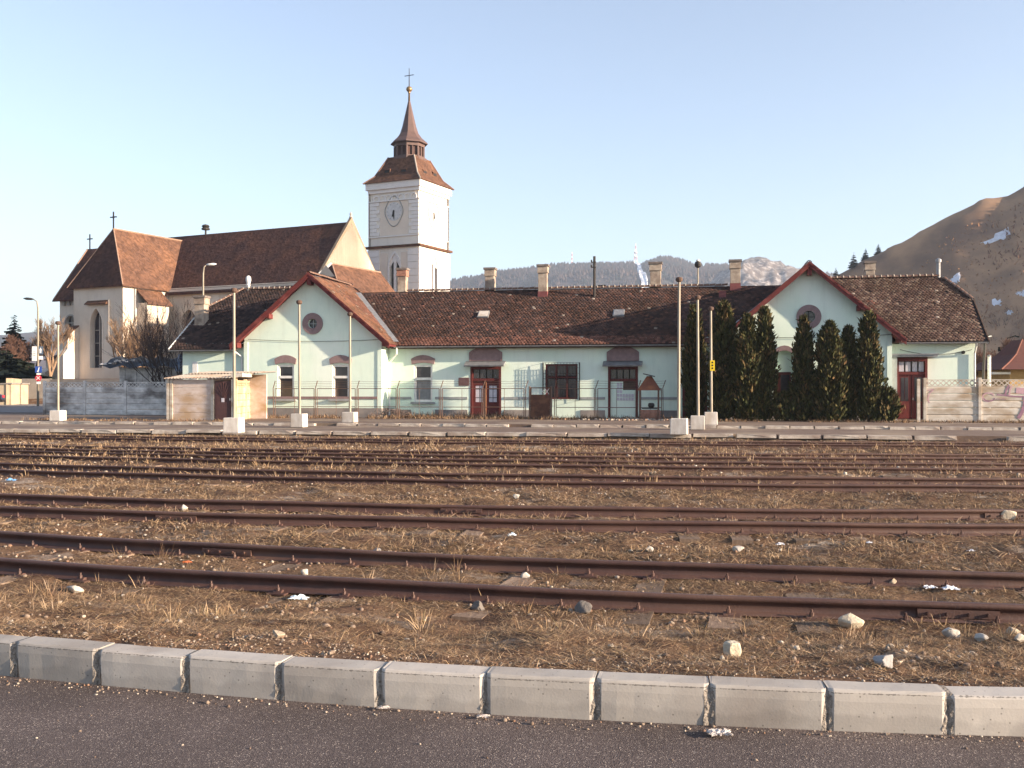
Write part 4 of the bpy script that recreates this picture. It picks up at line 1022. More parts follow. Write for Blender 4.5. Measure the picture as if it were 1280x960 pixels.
gutter(-17.1, .7); gutter(VX0, -26.25, 55.0, 3.85); gutter(9.8, VX1)
MB().box(-17.3, .8, EAVE_Y + .02, YM, EAVE_Z - .16, EAVE_Z - .125).build('soffit', M_darkwood, station)
def downpipe(x, pts): MB().tube(pts, .05, 8).build('downpipe', M_white, station)
downpipe(0, [(-16.95, EAVE_Y - .07, EAVE_Z - .1), (-16.95, EAVE_Y - .05, EAVE_Z - .45), (-17.45, EAVE_Y + .2, EAVE_Z - .95), (-17.45, EAVE_Y + .2, .1)])
downpipe(0, [(XR - .05, EAVE_Y - .07, EAVE_Z - .1), (XR - .05, YM - .1, EAVE_Z - .6), (XR - .05, YM - .1, .1)])
downpipe(0, [(-26.2, 54.93, 3.75), (-25.9, 55.4, 3.4), (-25.9, 55.4, .6)])

# ---- chimneys and roof fittings
def chimney(px, yt, yb, Y, w, dep, lab, red=False, brick=False):
    p = atY(px, yb, Y); zt = atY(px, yt, Y).z; x = p.x; h = zt - p.z
    body = MB().box(x - w / 2, x + w / 2, Y - dep / 2, Y + dep / 2, p.z - .6, zt - .12)
    c = body.build('chimney', M_chim, station, bevel=.015)
    b2 = MB().box(x - w / 2 - .05, x + w / 2 + .05, Y - dep / 2 - .05, Y + dep / 2 + .05, zt - .50, zt - .42).box(x - w / 2 - .035, x + w / 2 + .035, Y - dep / 2 - .035, Y + dep / 2 + .035, zt - .419, zt - .12)
    b2.build('chimney_collar', M_brick if brick else M_chim, c)
    MB().box(x - w / 2 - .09, x + w / 2 + .09, Y - dep / 2 - .09, Y + dep / 2 + .09, zt - .12, zt).build('chimney_cap', M_chimcap, c)
    if red: MB().box(x - w / 2 - .02, x + w / 2 + .02, Y - dep / 2 - .02, Y + dep / 2 + .02, p.z - .6, p.z + .30).build('flashing', M_redsheet, c)
chimney(503.5, 335.5, 364, 61.5, .52, .55, 'c', brick=True)
chimney(613, 335, 362, 61.6, .55, .55, 'c')
chimney(679, 331, 371, 60.6, .52, .52, 'c', red=True)
chimney(819.5, 328, 359, 61.4, .62, .55, 'c')
chimney(919, 325, 361, 60.9, .56, .5, 'c', red=True)
chimney(1087, 327, 346, 62.3, .50, .5, 'c')
chimney(252, 370, 424, 57.6, .62, .6, 'c', red=True)
p = atY(743, 372, 60.3)
ms = MB().tube([(p.x, p.y, p.z - .3), (p.x, p.y, p.z + 2.4)], .075, 8); mst = ms.build('roof_mast', M_iron, station)
ins = MB()
for dz in (2.05, 1.75): ins.beam((p.x - .18, p.y - .1, p.z + dz), (p.x + .1, p.y - .1, p.z + dz), .05, .05).lathe(p.x - .16, p.y - .1, [(.03, p.z + dz), (.05, p.z + dz + .05), (.04, p.z + dz + .14)], 8)
ins.build('insulator', M_iron, mst)
p = atY(752, 357, 61.1); MB().box(p.x - .25, p.x + .25, p.y - .05, p.y + .05, p.z - .1, p.z + .03).build('ridge_plank', M_bars, station)
p = atY(310.5, 364, 61.1)
MB().lathe(p.x, p.y, [(.10, p.z - .3), (.10, p.z + .35), (.14, p.z + .38), (.09, p.z + .42), (.12, p.z + .52), (.17, p.z + .68), (.15, p.z + .88), (.06, p.z + .97)], 12).build('vent_cowl', M_white, station, smooth=True)
p = atY(903, 376, 60.2); MB().box(p.x - .20, p.x + .20, p.y - .2, p.y + .2, p.z - .1, p.z + .55).build('vent_box', M_redsheet, station)
MB().box(p.x - .18, p.x + .18, p.y - .215, p.y - .2, p.z + .0, p.z + .16).build('vent_louvre', M_zinc, station)
p = atY(1173, 347, 61.1); MB().tube([(p.x, p.y, p.z - .3), (p.x, p.y, p.z + .85)], .11, 10).lathe(p.x, p.y, [(.16, p.z + .85), (.16, p.z + 1.0), (.05, p.z + 1.08)], 10).build('flue_pipe', M_zinc, station)
Vv, H = slope_vec(3.5, 5); nv = Vector((0, -Vv[2], Vv[1]))
for px, py, nm, m_ in ((604.5, 394.5, 'roof_hatch', M_panel), (773.5, 393, 'skylight', M_zinc)):
    Y_ = 58.6
    for _ in range(20):                # settle on the roof slope
        z = EAVE_Z + .7 * (Y_ - EAVE_Y); X_, t = onY(px, Y_); Y_ += (zat(py, t) - z) * .6
    o_ = Vector((X_, Y_, EAVE_Z + .7 * (Y_ - EAVE_Y))); vv = Vector(Vv)
    q = MB(lambda a, b, c, o_=o_, vv=vv: o_ + Vector((1, 0, 0)) * a + vv * b + nv * c)
    q.box(-.32, .32, -.34, .34, -.05, .13); hatch = q.build(nm, M_zinc, station)
    MB(q.T).box(-.27, .27, -.29, .29, .131, .15).build('cover', m_, hatch)
# cable along the gable front and hanging wires
def wire(name, pts, r, m, parent): return MB().tube(pts, r, 4, cap=False).build(name, m, parent)
def sag_pts(a, b, s, n=10):
    a = Vector(a); b = Vector(b); return [a.lerp(b, i / n) - Vector((0, 0, s * 4 * (i / n) * (1 - i / n))) for i in range(n + 1)]
wire('facade_cable', sag_pts(atY(310, 424, YW - .06), atY(480, 424, YW - .06), .12), .012, M_bars, station)
wire('facade_cable', sag_pts(atY(968, 422, YW - .06), atY(1115, 418, YW - .06), .05), .012, M_bars, station)
wire('facade_cable', sag_pts(atY(1125, 437, YM - .06), atY(1215, 437, YM - .06), .25), .012, M_bars, station)

# ================================================================== POLES ON CONCRETE BLOCKS
def mast(px, yb, yt, ybt, gz, label, w=.58, sign=False):
    d = FOC * (EYE - gz) / (yb - HOR); X, Y = atD(px, d); top = zat(yt, d); hb = (yb - ybt) / FOC * d
    root = empty('steel_mast', (X, Y, gz), label, 'mast', 'steel masts on concrete blocks')
    rot = random.Random(px).uniform(-.06, .06); c, s = math.cos(rot), math.sin(rot)
    h = w / 2
    V = [];
    for z, k in ((gz, 1.0), (gz + hb, .97)):
        for a, b in ((-h, -h), (h, -h), (h, h), (-h, h)): V.append((X + (a * c - b * s) * k, Y + (a * s + b * c) * k, z))
    MB().add(V, [(0, 3, 2, 1), (4, 5, 6, 7), (0, 1, 5, 4), (1, 2, 6, 5), (2, 3, 7, 6), (3, 0, 4, 7)]).build('base_block', M_block, root, bevel=.025)
    lx_ = random.Random(px + 1).uniform(-.035, .035); MB().tube([(X - lx_, Y, gz + hb - .05), (X, Y, top - .08)], [.060, .048], 14, cap=False).build('pole', M_steel, root, smooth=True)
    MB().lathe(X, Y, [(.065, top - .12), (.12, top - .08), (.13, top), (.10, top + .05), (.02, top + .07)], 12).build('cap', M_cap, root)
    return root, X, Y, d
mast(72.5, 526, 403, 513, 0, 'steel mast on white concrete block in front of the stained fence, leftmost')
mast(292.5, 541, 362, 522, -.1, 'steel mast on concrete block in front of the small shed', .62)
mast(374, 534, 377, 517, -.1, 'steel mast on concrete block before the left gable, between its windows')
mast(437.5, 528, 392, 515, 0, 'steel mast on concrete block before the right window of the left gable', .6)
mast(849, 543, 348.5, 523, -.12, 'tallest nearest steel mast, left of the dark evergreens', .62)
mast(872, 537, 371, 519.5, -.1, 'steel mast on leaning concrete block between two other masts')
r_, X, Y, d = mast(888.5, 531, 385, 515, 0, 'steel mast with a small yellow sign, before the evergreens', .56)
zs0, zs1 = zat(463.5, d), zat(450.5, d)
M_yel = mat('yellow_sign', (.80, .58, .02), (.76, .55, .03), 5, .5)
sg = MB().box(X - .03, X + .17, Y - .085, Y - .07, zs0, zs1).build('sign_plate', M_yel, r_)
gl = MB()
for zc in (.80, .52, .24):
    z = zs0 + (zs1 - zs0) * zc; gl.box(X + .035, X + .105, Y - .09, Y - .086, z - .035, z + .035)
gl.build('sign_mark', M_bars, sg)

# ================================================================== FENCE OF PIPE FRAMES ALONG THE STATION
FY = 53.5
fence = empty('pipe_fence', (onY(560, FY)[0], FY, 0), 'rusty pipe framed wire fence with barbed wire arms before the station', 'fence')
fpx = [342, 394.5, 446, 497, 551, 604, 657]
fpx2 = [693, 745, 797, 829]
def fence_run(pxs):
    prev = None
    for px in pxs:
        x, t = onY(px, FY); rr = random.Random(px); ln = rr.uniform(-.03, .03)
        MB().tube([(x, FY, 0), (x + ln, FY, 1.62), (x + ln + .14, FY - .05, 2.02)], .024, 6).build('fence_post', M_fence, fence)
        if prev is not None:
            a, b = prev + .09, x - .09
            fr = MB()
            for z in (.62, 1.60): fr.tube([(a, FY, z), (b, FY, z)], .019, 5)
            for q in (a, b): fr.tube([(q, FY, .12), (q, FY, 1.60)], .022, 5)
            fr.tube([((a + b) / 2, FY, .12), ((a + b) / 2, FY, .62 if rr.random() < .5 else 1.6)], .013, 5)
            fr.build('frame', M_fence, fence)
            for z in (1.74, 1.87, 1.98):
                wire('wire_strand', sag_pts((prev + .04 + (z - 1.62) * .33, FY - .03, z), (x + .04 + (z - 1.62) * .33, FY - .03, z), .015, 5), .006, M_fence, fence)
        prev = x
fence_run(fpx); fence_run(fpx2)
# rusty gate leaf
xa, xb, za, zb = rect(662, 689, 481, 524.5, FY)
gate = empty('rusty_gate', ((xa + xb) / 2, FY, 0), 'rust brown sheet metal gate in the pipe fence', 'gate')
for x in (xa, xb): MB().tube([(x, FY, 0), (x, FY, 1.72)], .045, 8).build('gate_post', M_fence, gate)
MB().box(xa + .05, xb - .05, FY - .02, FY + .02, .04, 1.28).build('sheet', M_rust, gate)
lf = MB(); lf.box(xa + .05, xb - .05, FY - .03, FY - .021, .64, .68); lf.box((xa + xb) / 2 - .02, (xa + xb) / 2 + .02, FY - .03, FY - .0215, .04, .64)
for a, b in ((xa + .05, xa + .10), (xb - .10, xb - .05)): lf.box(a, b, FY - .03, FY + .03, 1.28, 1.66)
lf.box(xa + .05, xb - .05, FY - .031, FY + .031, 1.61, 1.66)
lf.build('frame', M_rust, gate)
lt = MB(); n = 4; w_ = (xb - xa - .2) / n
for i in range(n):
    a = xa + .1 + i * w_; lt.beam((a, FY, 1.28), (a + w_, FY, 1.61), .02, .02, (0, 1, 0)); lt.beam((a + w_, FY + .021, 1.28), (a, FY + .021, 1.61), .02, .02, (0, 1, 0))
lt.build('lattice', M_white, gate)
# roofed shelter on posts
SYh = 52.9
xa, xb, _, _ = rect(799, 823, 500, 520, SYh); zr = atY(810, 488, SYh).z; zp = atY(810, 470, SYh).z
shel = empty('garden_shelter', ((xa + xb) / 2, SYh + .5, 0), 'small rusty hip roofed shelter on thin posts over a brick hearth', 'shelter')
xm, ym = (xa + xb) / 2, SYh + .5; hw = (xb - xa) / 2 + .10
MB().add([(xm - hw, ym - hw, zr), (xm + hw, ym - hw, zr), (xm + hw, ym + hw, zr), (xm - hw, ym + hw, zr), (xm - .12, ym - .12, zp), (xm + .12, ym - .12, zp), (xm + .12, ym + .12, zp), (xm - .12, ym + .12, zp)],
         [(0, 3, 2, 1), (0, 1, 5, 4), (1, 2, 6, 5), (2, 3, 7, 6), (3, 0, 4, 7), (4, 5, 6, 7)]).build('roof', mat('rust_red_sheet', (.17, .055, .03), (.10, .04, .028), 4, .8, c3=(.24, .09, .04), s3=2), shel)
MB().beam((xm - .30, ym - .1, zp + .12), (xm + .28, ym - .1, zp - .02), .5, .05).build('cowl', M_iron, shel)
for sx in (-1, 1):
    for sy_ in (-1, 1):
        MB().tube([(xm + sx * (hw - .12), ym + sy_ * (hw - .12), 0), (xm + sx * (hw - .12), ym + sy_ * (hw - .12), zr + .02)], .03, 6).build('post', M_fence, shel)
rb = random.Random(3)
hearth = MB().box(xm - .38, xm + .42, ym - .30, ym + .30, 0, .30).build('hearth', M_brick, shel)
bme = bpy.data.meshes.new('brick'); q = MB().box(-.12, .12, -.06, .06, 0, .065); bme.from_pydata(q.v, [], q.f); bme.update(); bme.materials.append(M_brick)
for r in range(7):
    for k in range(4):
        o = bpy.data.objects.new('brick', bme); COL.objects.link(o); put(o, shel)
        o.location = (xm - .32 + k * .25 + (r % 2) * .06, ym - .37 + rb.uniform(-.02, .01), .005 + r * .075); o.rotation_euler = (0, 0, rb.uniform(-.1, .1))
MB().box(xm - .36, xm + .40, ym - .28, ym + .30, .56, .62).build('grate', M_iron, shel)
pot = MB().lathe(xm + .1, ym, [(.10, .62), (.17, .70), (.16, .82), (.10, .86)], 10); pot.build('pot', M_iron, shel)
# rubble strewn at its foot
rub = []
for k in range(240):
    rub.append((xm + random.gauss(-.3, 1.3), ym - .9 + random.gauss(0, .25)))
rub = np.array(rub); gq = gravel(rub[:, 0], rub[:, 1], RNG.uniform(.03, .10, len(rub)), Z=np.zeros(len(rub)))
tag(fast_mesh('rubble', gq[0], gq[1], M_gravel, cols=np.clip(gq[2] * 1.6, 0, .7)), 'pale rubble lying at the foot of the shelter', 'rubble', kind='stuff')
# coiled brush heap by the left gable corner
xq, tq = onY(491, 54.2); wv = MB(); rw2 = random.Random(9)
for k in range(60):
    a = rw2.uniform(-.9, .9); r = rw2.uniform(.15, .42); ph = rw2.uniform(0, 6)
    wv.tube([(xq + a + r * math.cos(t + ph) * 1.4, 54.2 + rw2.uniform(-.3, .3), max(.02, .30 * (1 - abs(a)) + r * .6 * math.sin(t))) for t in np.linspace(.1, 2.6, 6)], .008, 3, cap=False)
tag(wv.build('brush_heap', mat('grey_twigs', (.24, .18, .15), (.16, .11, .09), 9, .95)), 'low heap of dry grey twigs by the gable corner', 'brush heap')

# weeds along the station front
def weed_patch(n, px0, px1, Y0, Y1, L0, L1, W, seed):
    X0, X1 = onY(px0, (Y0 + Y1) / 2)[0], onY(px1, (Y0 + Y1) / 2)[0]
    X = RNG.uniform(X0, X1, n); Y = RNG.uniform(Y0, Y1, n); m = fbm(X * 1.1, Y * 1.1, seed) > .44; X, Y = X[m], Y[m]; k = 7
    I = np.repeat(np.arange(len(X)), k); N_ = len(I)
    return make_grass('w', X[I] + RNG.normal(0, .07, N_), Y[I] + RNG.normal(0, .07, N_), RNG.uniform(L0, L1, N_) * RNG.uniform(.5, 1.3, len(X))[I], np.full(N_, W), RNG.uniform(.7, 1.5, N_), RNG.uniform(0, 6.28, N_), RNG.uniform(0, .3, N_), RNG.choice(7, N_, p=[.12, .04, .27, .27, .02, .25, .03]), Z=np.zeros(N_))
wd = join([weed_patch(1500, 318, 860, 52.6, 54.9, .08, .32, .020, 61), weed_patch(500, 500, 640, 53.6, 55.9, .15, .5, .018, 62), weed_patch(700, 860, 1290, 50.5, 52.4, .06, .22, .02, 63), weed_patch(500, 20, 320, 46.2, 48.5, .06, .2, .02, 64)])
tag(fast_mesh('weeds', *wd[:2], M_grass, cols=wd[2]), 'brown dead weeds along the foot of the station fence', 'weeds', kind='stuff')

# ================================================================== CONCRETE PANEL FENCES
def panel_fence(P0, P1, n, label, m, height=2.02, boards=5, end_posts=True, base=0.0):
    P0 = Vector((*P0, 0)); P1 = Vector((*P1, 0)); d = (P1 - P0); L_ = d.length; d.normalize(); nrm = Vector((d.y, -d.x, 0))
    root = empty('concrete_fence', (P0.x, P0.y, base), label, 'fence')
    T = lambda u, w, v: (P0.x + d.x * u + nrm.x * w, P0.y + d.y * u + nrm.y * w, base + v)
    step_ = L_ / n; pw = .075
    for i in range(n + 1):
        MB(T).box(i * step_ - pw, i * step_ + pw, -.08, .09, -.05, height + .08).build('fence_post', m, root, bevel=.01)
    lat_h = .33; bh = (height - lat_h) / boards
    for i in range(n):
        a, b = i * step_ + pw + .004, (i + 1) * step_ - pw - .004
        for k in range(boards):
            w_ = random.uniform(-.006, .006); z0, z1 = k * bh, (k + 1) * bh - .012
            q = MB(T); q.add([(a, -.03, z0), (b, -.03, z0), (b, -.03, z1), (a, -.03, z1), (a, .022 + w_, z0), (b, .022 + w_, z0), (b, .04 + w_, z0 + .03), (a, .04 + w_, z0 + .03), (b, .04 + w_, z1 - .07), (a, .04 + w_, z1 - .07), (b, .02 + w_, z1), (a, .02 + w_, z1)],
                  [(4, 5, 6, 7), (7, 6, 8, 9), (9, 8, 10, 11), (3, 2, 1, 0), (11, 10, 2, 3), (0, 1, 5, 4)])
            q.build('board', m, root)
        z0, z1 = height - lat_h, height; q = MB(T); q.box(a, b, -.03, .03, z0, z0 + .04); q.box(a, b, -.03, .03, z1 - .045, z1)
        nx_ = max(4, round((b - a) / .27)); s = (b - a) / nx_
        for k in range(nx_):
            u0 = a + k * s
            for (ua, ub, w_) in ((u0, u0 + s, 0), (u0 + s, u0, .001)):
                l = math.hypot(s, lat_h - .085); t = .022
                ux, uz = (ub - ua) / l, (lat_h - .085) / l
                A = [(ua - uz * t, z0 + .04 + ux * t), (ua + uz * t, z0 + .04 - ux * t), (ub + uz * t, z1 - .045 - ux * t), (ub - uz * t, z1 - .045 + ux * t)]
                q.prism(A, -.02 + w_, .02 + w_)
        q.build('lattice', m, root)
    return root, T
xl0 = onY(56, 58.4)[0]; xl1 = onY(209, 58.4)[0]
panel_fence((xl0, 58.4), (xl1, 58.4), 3, 'stained grey concrete panel fence with lattice top, left of the shed', M_panelold)
xr0, xr1 = onY(1156, 52.6)[0], onY(1224.5, 52.6)[0]
rf_, Tf = panel_fence((xr0, 52.6), (xr0 + (xr1 - xr0) * 4, 52.6), 4, 'cream concrete panel fence with lattice top and purple graffiti', M_panel)
MB(Tf).box(-.36, -.22, -.08, .09, -.05, 2.05).build('fence_post', M_panel, rf_)
# graffiti strokes as paint on the second panel
M_paint = mat('purple_spray_paint', (.25, .13, .19), (.33, .20, .25), 9, .8)
M_paint2 = mat('pink_spray_paint', (.52, .33, .37), (.46, .29, .33), 9, .8)
def stroke(pts, w, m, off=.052):
    q = MB(Tf); P = [Vector((a, 0, b)) for a, b in pts]
    for i in range(len(P) - 1):
        d_ = (P[i + 1] - P[i]).normalized(); n0 = Vector((-d_.z, 0, d_.x)) * w / 2
        q.add([tuple(P[i] - n0 + Vector((0, off, 0))), tuple(P[i + 1] - n0 + Vector((0, off, 0))), tuple(P[i + 1] + n0 + Vector((0, off, 0))), tuple(P[i] + n0 + Vector((0, off, 0))),
               tuple(P[i] - n0 + Vector((0, off - .008, 0))), tuple(P[i + 1] - n0 + Vector((0, off - .008, 0))), tuple(P[i + 1] + n0 + Vector((0, off - .008, 0))), tuple(P[i] + n0 + Vector((0, off - .008, 0)))],
              [(0, 1, 2, 3), (0, 4, 5, 1), (2, 6, 7, 3)])
    q.build('graffiti', m, rf_)
S2 = (xr1 - xr0)
def arc(cx, cz, rx_, rz_, a0, a1, n=10): return [(cx + rx_ * math.cos(a0 + (a1 - a0) * i / n), cz + rz_ * math.sin(a0 + (a1 - a0) * i / n)) for i in range(n + 1)]
stroke(arc(S2 + .38, 1.18, .26, .20, 0.4, 5.6), .06, M_paint2); stroke(arc(S2 + .42, 1.16, .24, .17, 3.4, 6.2), .045, M_paint, .056)
stroke([(S2 + .75, 1.30), (S2 + 1.1, 1.27), (S2 + 1.5, 1.21), (S2 + 2.1, 1.20)], .07, M_paint)
stroke([(S2 + 1.12, 1.25), (S2 + 1.16, 1.5), (S2 + 1.3, 1.75)], .08, M_paint, .054); stroke([(S2 + 1.3, 1.25), (S2 + 1.33, 1.55), (S2 + 1.42, 1.72)], .07, M_paint2, .055)
stroke([(S2 + 2.0, 1.2), (S2 + 1.98, .8), (S2 + 1.85, .45), (S2 + 1.7, .18)], .16, M_paint, .058)
stroke([(S2 + 1.6, 1.5), (S2 + 2.2, 1.45)], .28, M_paint2, .053)
stroke([(.12, 1.5), (.4, 1.55), (.2, 1.35), (.12, 1.1), (.2, .9)], .05, M_paint2)
stroke(arc(S2 + .80, 1.07, .10, .03, 0, 3), .03, M_paint, .057); stroke(arc(S2 + 1.05, 1.07, .10, .03, 0, 3), .03, M_paint, .057)

# ================================================================== SMALL SHED
SX0, SX1, SHY = onY(208.5, 48)[0], onY(292.5, 48)[0], 48.0
shed = empty('garden_shed', ((SX0 + SX1) / 2, SHY, 0), 'small shed of pale concrete slabs with corrugated roof and brown metal door', 'shed')
dxa, dxb = onY(268.5, SHY)[0], onY(290, SHY)[0]
T = front(SHY); SH = 2.05
for x in (SX0 + .08, SX0 + .26, dxa - .12, dxb + .06): MB(T).box(x - .07, x + .07, -.1, .05, 0, SH).build('shed_post', M_panel, shed)
for k in range(5):
    z0 = k * SH / 5
    MB(T).box(SX0 + .34, dxa - .20, -.06, random.uniform(.0, .012), z0 + .006, z0 + SH / 5 - .006).build('wall_slab', M_shed, shed)
    MB().box(SX0 + .02, SX0 + .10, SHY + .10, SHY + 4.2, z0 + .006, z0 + SH / 5 - .006).build('wall_slab', M_shed, shed)
MB().box(SX0 + .1, dxb, SHY + 4.1, SHY + 4.2, 0, SH + .3).build('back_wall', M_shed, shed)
sd = MB(T).box(dxa, dxb, -.05, .0, .03, SH - .06).build('door', M_sheddoor, shed)
rib = MB(T)
for k in range(7):
    a = R(-60 + 20 * k); xm_ = (dxa + dxb) / 2; rib.beam((xm_, .012, 1.15), (xm_ + .42 * math.sin(a), .012, 1.15 + .75 * math.cos(a)), .02, .02, (0, 1, 0))
rib.build('door_rib', M_sheddoor, sd)
MB(T).box(dxb - .12, dxb - .07, 0.001, .05, 1.0, 1.12).build('handle', M_zinc, sd)
MB(T).box((dxa + dxb) / 2 - .10, (dxa + dxb) / 2 + .05, .001, .012, .92, 1.12).build('door_sticker', M_curtain, sd)
# corrugated roof sheets, front row and a raised back row
def corrugated(x0, x1, y0, y1, z0, z1, name, parent, m, pitch=.18, amp=.028, skew=0.0):
    n = int((x1 - x0) / pitch * 6); V = []; Fq = []
    for i in range(n + 1):
        x = x0 + (x1 - x0) * i / n; w_ = amp * math.sin(2 * math.pi * (x - x0) / pitch)
        for (y, z) in ((y0, z0), (y1, z1)):
            V.append((x, y, z + w_ + skew * (x - x0))); V.append((x, y, z + w_ - .012 + skew * (x - x0)))
    for i in range(n):
        a = i * 4; b = a + 4; Fq += [(a, b, b + 2, a + 2), (a + 3, b + 3, b + 1, a + 1), (a + 1, b + 1, b, a), (a + 2, b + 2, b + 3, a + 3)]
    me = bpy.data.meshes.new(name); me.from_pydata(V, [], Fq); me.update(); return link(name, me, m, parent)
for k in range(3):
    a = SX0 - .1 + k * (dxb - SX0 + .3) / 3; corrugated(a, a + (dxb - SX0 + .3) / 3 + .08, SHY - .22, SHY + 2.2, SH + .04 + .012 * k, SH + .28 + .01 * k, 'roof_sheet', shed, M_asbestos, skew=.01)
    corrugated(a + .25, a + (dxb - SX0 + .3) / 3 + .33, SHY + 1.9, SHY + 4.3, SH + .32 + .015 * k, SH + .46, 'roof_sheet', shed, M_asbestos, skew=-.008)
MB().box(dxb - .1, dxb + .5, SHY + .1, SHY + 1.2, SH + .12, SH + .30).build('roof_timber', M_panel, shed)
pe = onY(317.5, 53.6)
panel_fence((SX1 + .06, SHY + .02), (pe[0], 53.6), 2, 'sunlit yellowish concrete panel fence between shed and left gable', mat('sunlit_stained_panel', (.58, .49, .34), (.46, .35, .22), 2.5, .95, .3, 30, c3=(.42, .27, .15), s3=.9), height=2.0)  # yellow of the sunlight put into the panel colour, over random stains

# ================================================================== EVERGREENS
M_thuja = mat('thuja_foliage', (1, 1, 1), (.65, .62, .6), 9, .85, tint=True, spec=.15)
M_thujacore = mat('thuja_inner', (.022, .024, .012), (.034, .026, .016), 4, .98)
M_bark = mat('brown_bark', (.13, .09, .07), (.075, .05, .04), 6, .95, .5, 30)
GREEN = np.array([(.042, .050, .018), (.064, .066, .024), (.090, .078, .030), (.032, .038, .015), (.12, .085, .040), (.17, .105, .05)])
def thuja(px, yt, wpx, Y, label, yb=523.5, seed=0, shape=.85):
    X, t = onY(px, Y); top = zat(yt, t); rad = wpx / 2 / FOC * t; rg = np.random.default_rng(seed + int(px))
    root = empty('thuja_tree', (X, Y, 0), label, 'tree', 'evergreen trees before the right gable')
    MB().tube([(X, Y, 0), (X, Y, top * .5), (X, Y, top * .85)], [.09, .06, .02], 6).build('trunk', M_bark, root)
    def prof(h): return rad * np.clip(np.minimum(1, .55 + 1.5 * h), 0, 1) * np.clip((1 - h) / (1 - .42), 0, 1) ** shape * 1.0
    prof2 = lambda h: np.where(h < .42, rad * np.minimum(1, .62 + 1.0 * h), rad * np.clip((1 - h) / .58, 0, 1) ** shape)
    nn = int(4600 * (top * rad) / 2.2); nn = max(2600, min(nn, 8000))
    h = rg.random(nn) ** .9; a = rg.uniform(0, 2 * np.pi, nn)
    lump = .68 + .68 * vnoise(a * 1.6 + 9, h * 9, seed + int(px)) ; lump += .14 * vnoise(a * 4.5, h * 26, seed + 3)
    r = prof2(h) * lump * rg.uniform(.70, 1.06, nn) + .02
    stray = rg.random(nn) < .10; r = np.where(stray, r + rg.uniform(.02, .20, nn), r)
    gap = vnoise(a * 2.4 + 3, h * 13, seed + 17); r = r * np.where(gap < .30, .72, 1.0)
    P = np.stack([X + r * np.cos(a), Y + r * np.sin(a), .06 + h * (top - .06)], -1)
    # flat upright sprays, pointing up and out
    L_ = rg.uniform(.12, .34, nn) * .8; W_ = rg.uniform(.025, .07, nn)
    out = np.stack([np.cos(a), np.sin(a), np.zeros(nn)], -1)
    d_ = out * rg.uniform(.15, .75, (nn, 1)) + np.array([0, 0, 1]) + rg.normal(0, .28, (nn, 3)); d_ /= np.linalg.norm(d_, axis=1)[:, None]
    s = np.cross(d_, rg.normal(0, 1, (nn, 3))); s /= np.linalg.norm(s, axis=1)[:, None]
    V = np.stack([P - d_ * L_[:, None] * .3, P + s * W_[:, None] + d_ * (L_ * .25)[:, None], P + d_ * L_[:, None], P - s * W_[:, None] + d_ * (L_ * .25)[:, None]], 1).reshape(-1, 3)
    Fq = np.arange(nn * 4).reshape(-1, 4)
    tone = vnoise(a * 2, h * 7, seed + 5)
    c = GREEN[np.clip((tone * 4 + rg.normal(0, 1.1, nn) + .5).astype(int), 0, 5)] * rg.uniform(.7, 1.3, (nn, 1))
    o = fast_mesh('crown', V, Fq, M_thuja, root, cols=c)
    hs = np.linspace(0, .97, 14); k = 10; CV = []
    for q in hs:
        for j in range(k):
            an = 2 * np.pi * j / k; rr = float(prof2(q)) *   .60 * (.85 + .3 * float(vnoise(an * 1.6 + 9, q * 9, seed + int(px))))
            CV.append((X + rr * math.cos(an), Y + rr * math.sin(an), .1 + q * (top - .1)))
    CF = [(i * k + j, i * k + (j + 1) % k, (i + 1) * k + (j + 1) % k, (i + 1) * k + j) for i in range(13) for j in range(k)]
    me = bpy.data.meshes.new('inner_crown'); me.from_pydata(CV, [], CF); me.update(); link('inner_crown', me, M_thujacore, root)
    return root
thuja(868, 384, 24, 53.6, 'shaded evergreen directly behind two steel masts, leftmost of the row', seed=1, shape=.55)
thuja(905, 379, 37, 52.6, 'broad tall evergreen right of the mast with the yellow sign', seed=2, shape=.6)
thuja(934, 395, 31, 52.0, 'evergreen between the broad tall one and the slim dark spire', seed=3, shape=.6)
thuja(956, 386, 24, 52.3, 'slim evergreen spire rising before the lit left side of the right gable', seed=4, shape=.55)
thuja(1004.5, 397, 25, 52.0, 'lone slim evergreen below the round window of the right gable', seed=5, shape=.6)
thuja(1037, 404, 35, 51.7, 'bushy evergreen with ragged left side, right of the round window', seed=6, shape=.6)
thuja(1060, 410, 24, 52.2, 'evergreen tucked between the bushy and the tallest right one', seed=7, shape=.6)
thuja(1086, 392, 28, 52.0, 'tall columnar evergreen at the right end of the row', seed=8, shape=.62)
def shrub(px, yt, wpx, Y, label, seed):
    r = thuja(px, yt, wpx, Y, label, seed=seed, shape=.5); r.name = 'evergreen_shrub'; r['category'] = 'shrub'; r['group'] = 'low evergreen shrubs'; return r
shrub(1108, 487, 26, 52.1, 'low evergreen shrub beside the red porch door', 21)
shrub(983, 492, 34, 52.2, 'low dark shrub between the lone evergreen and slim spire', 22)
shrub(1022, 478, 22, 52.4, 'low dark shrub at the left foot of the bushy evergreen', 23)

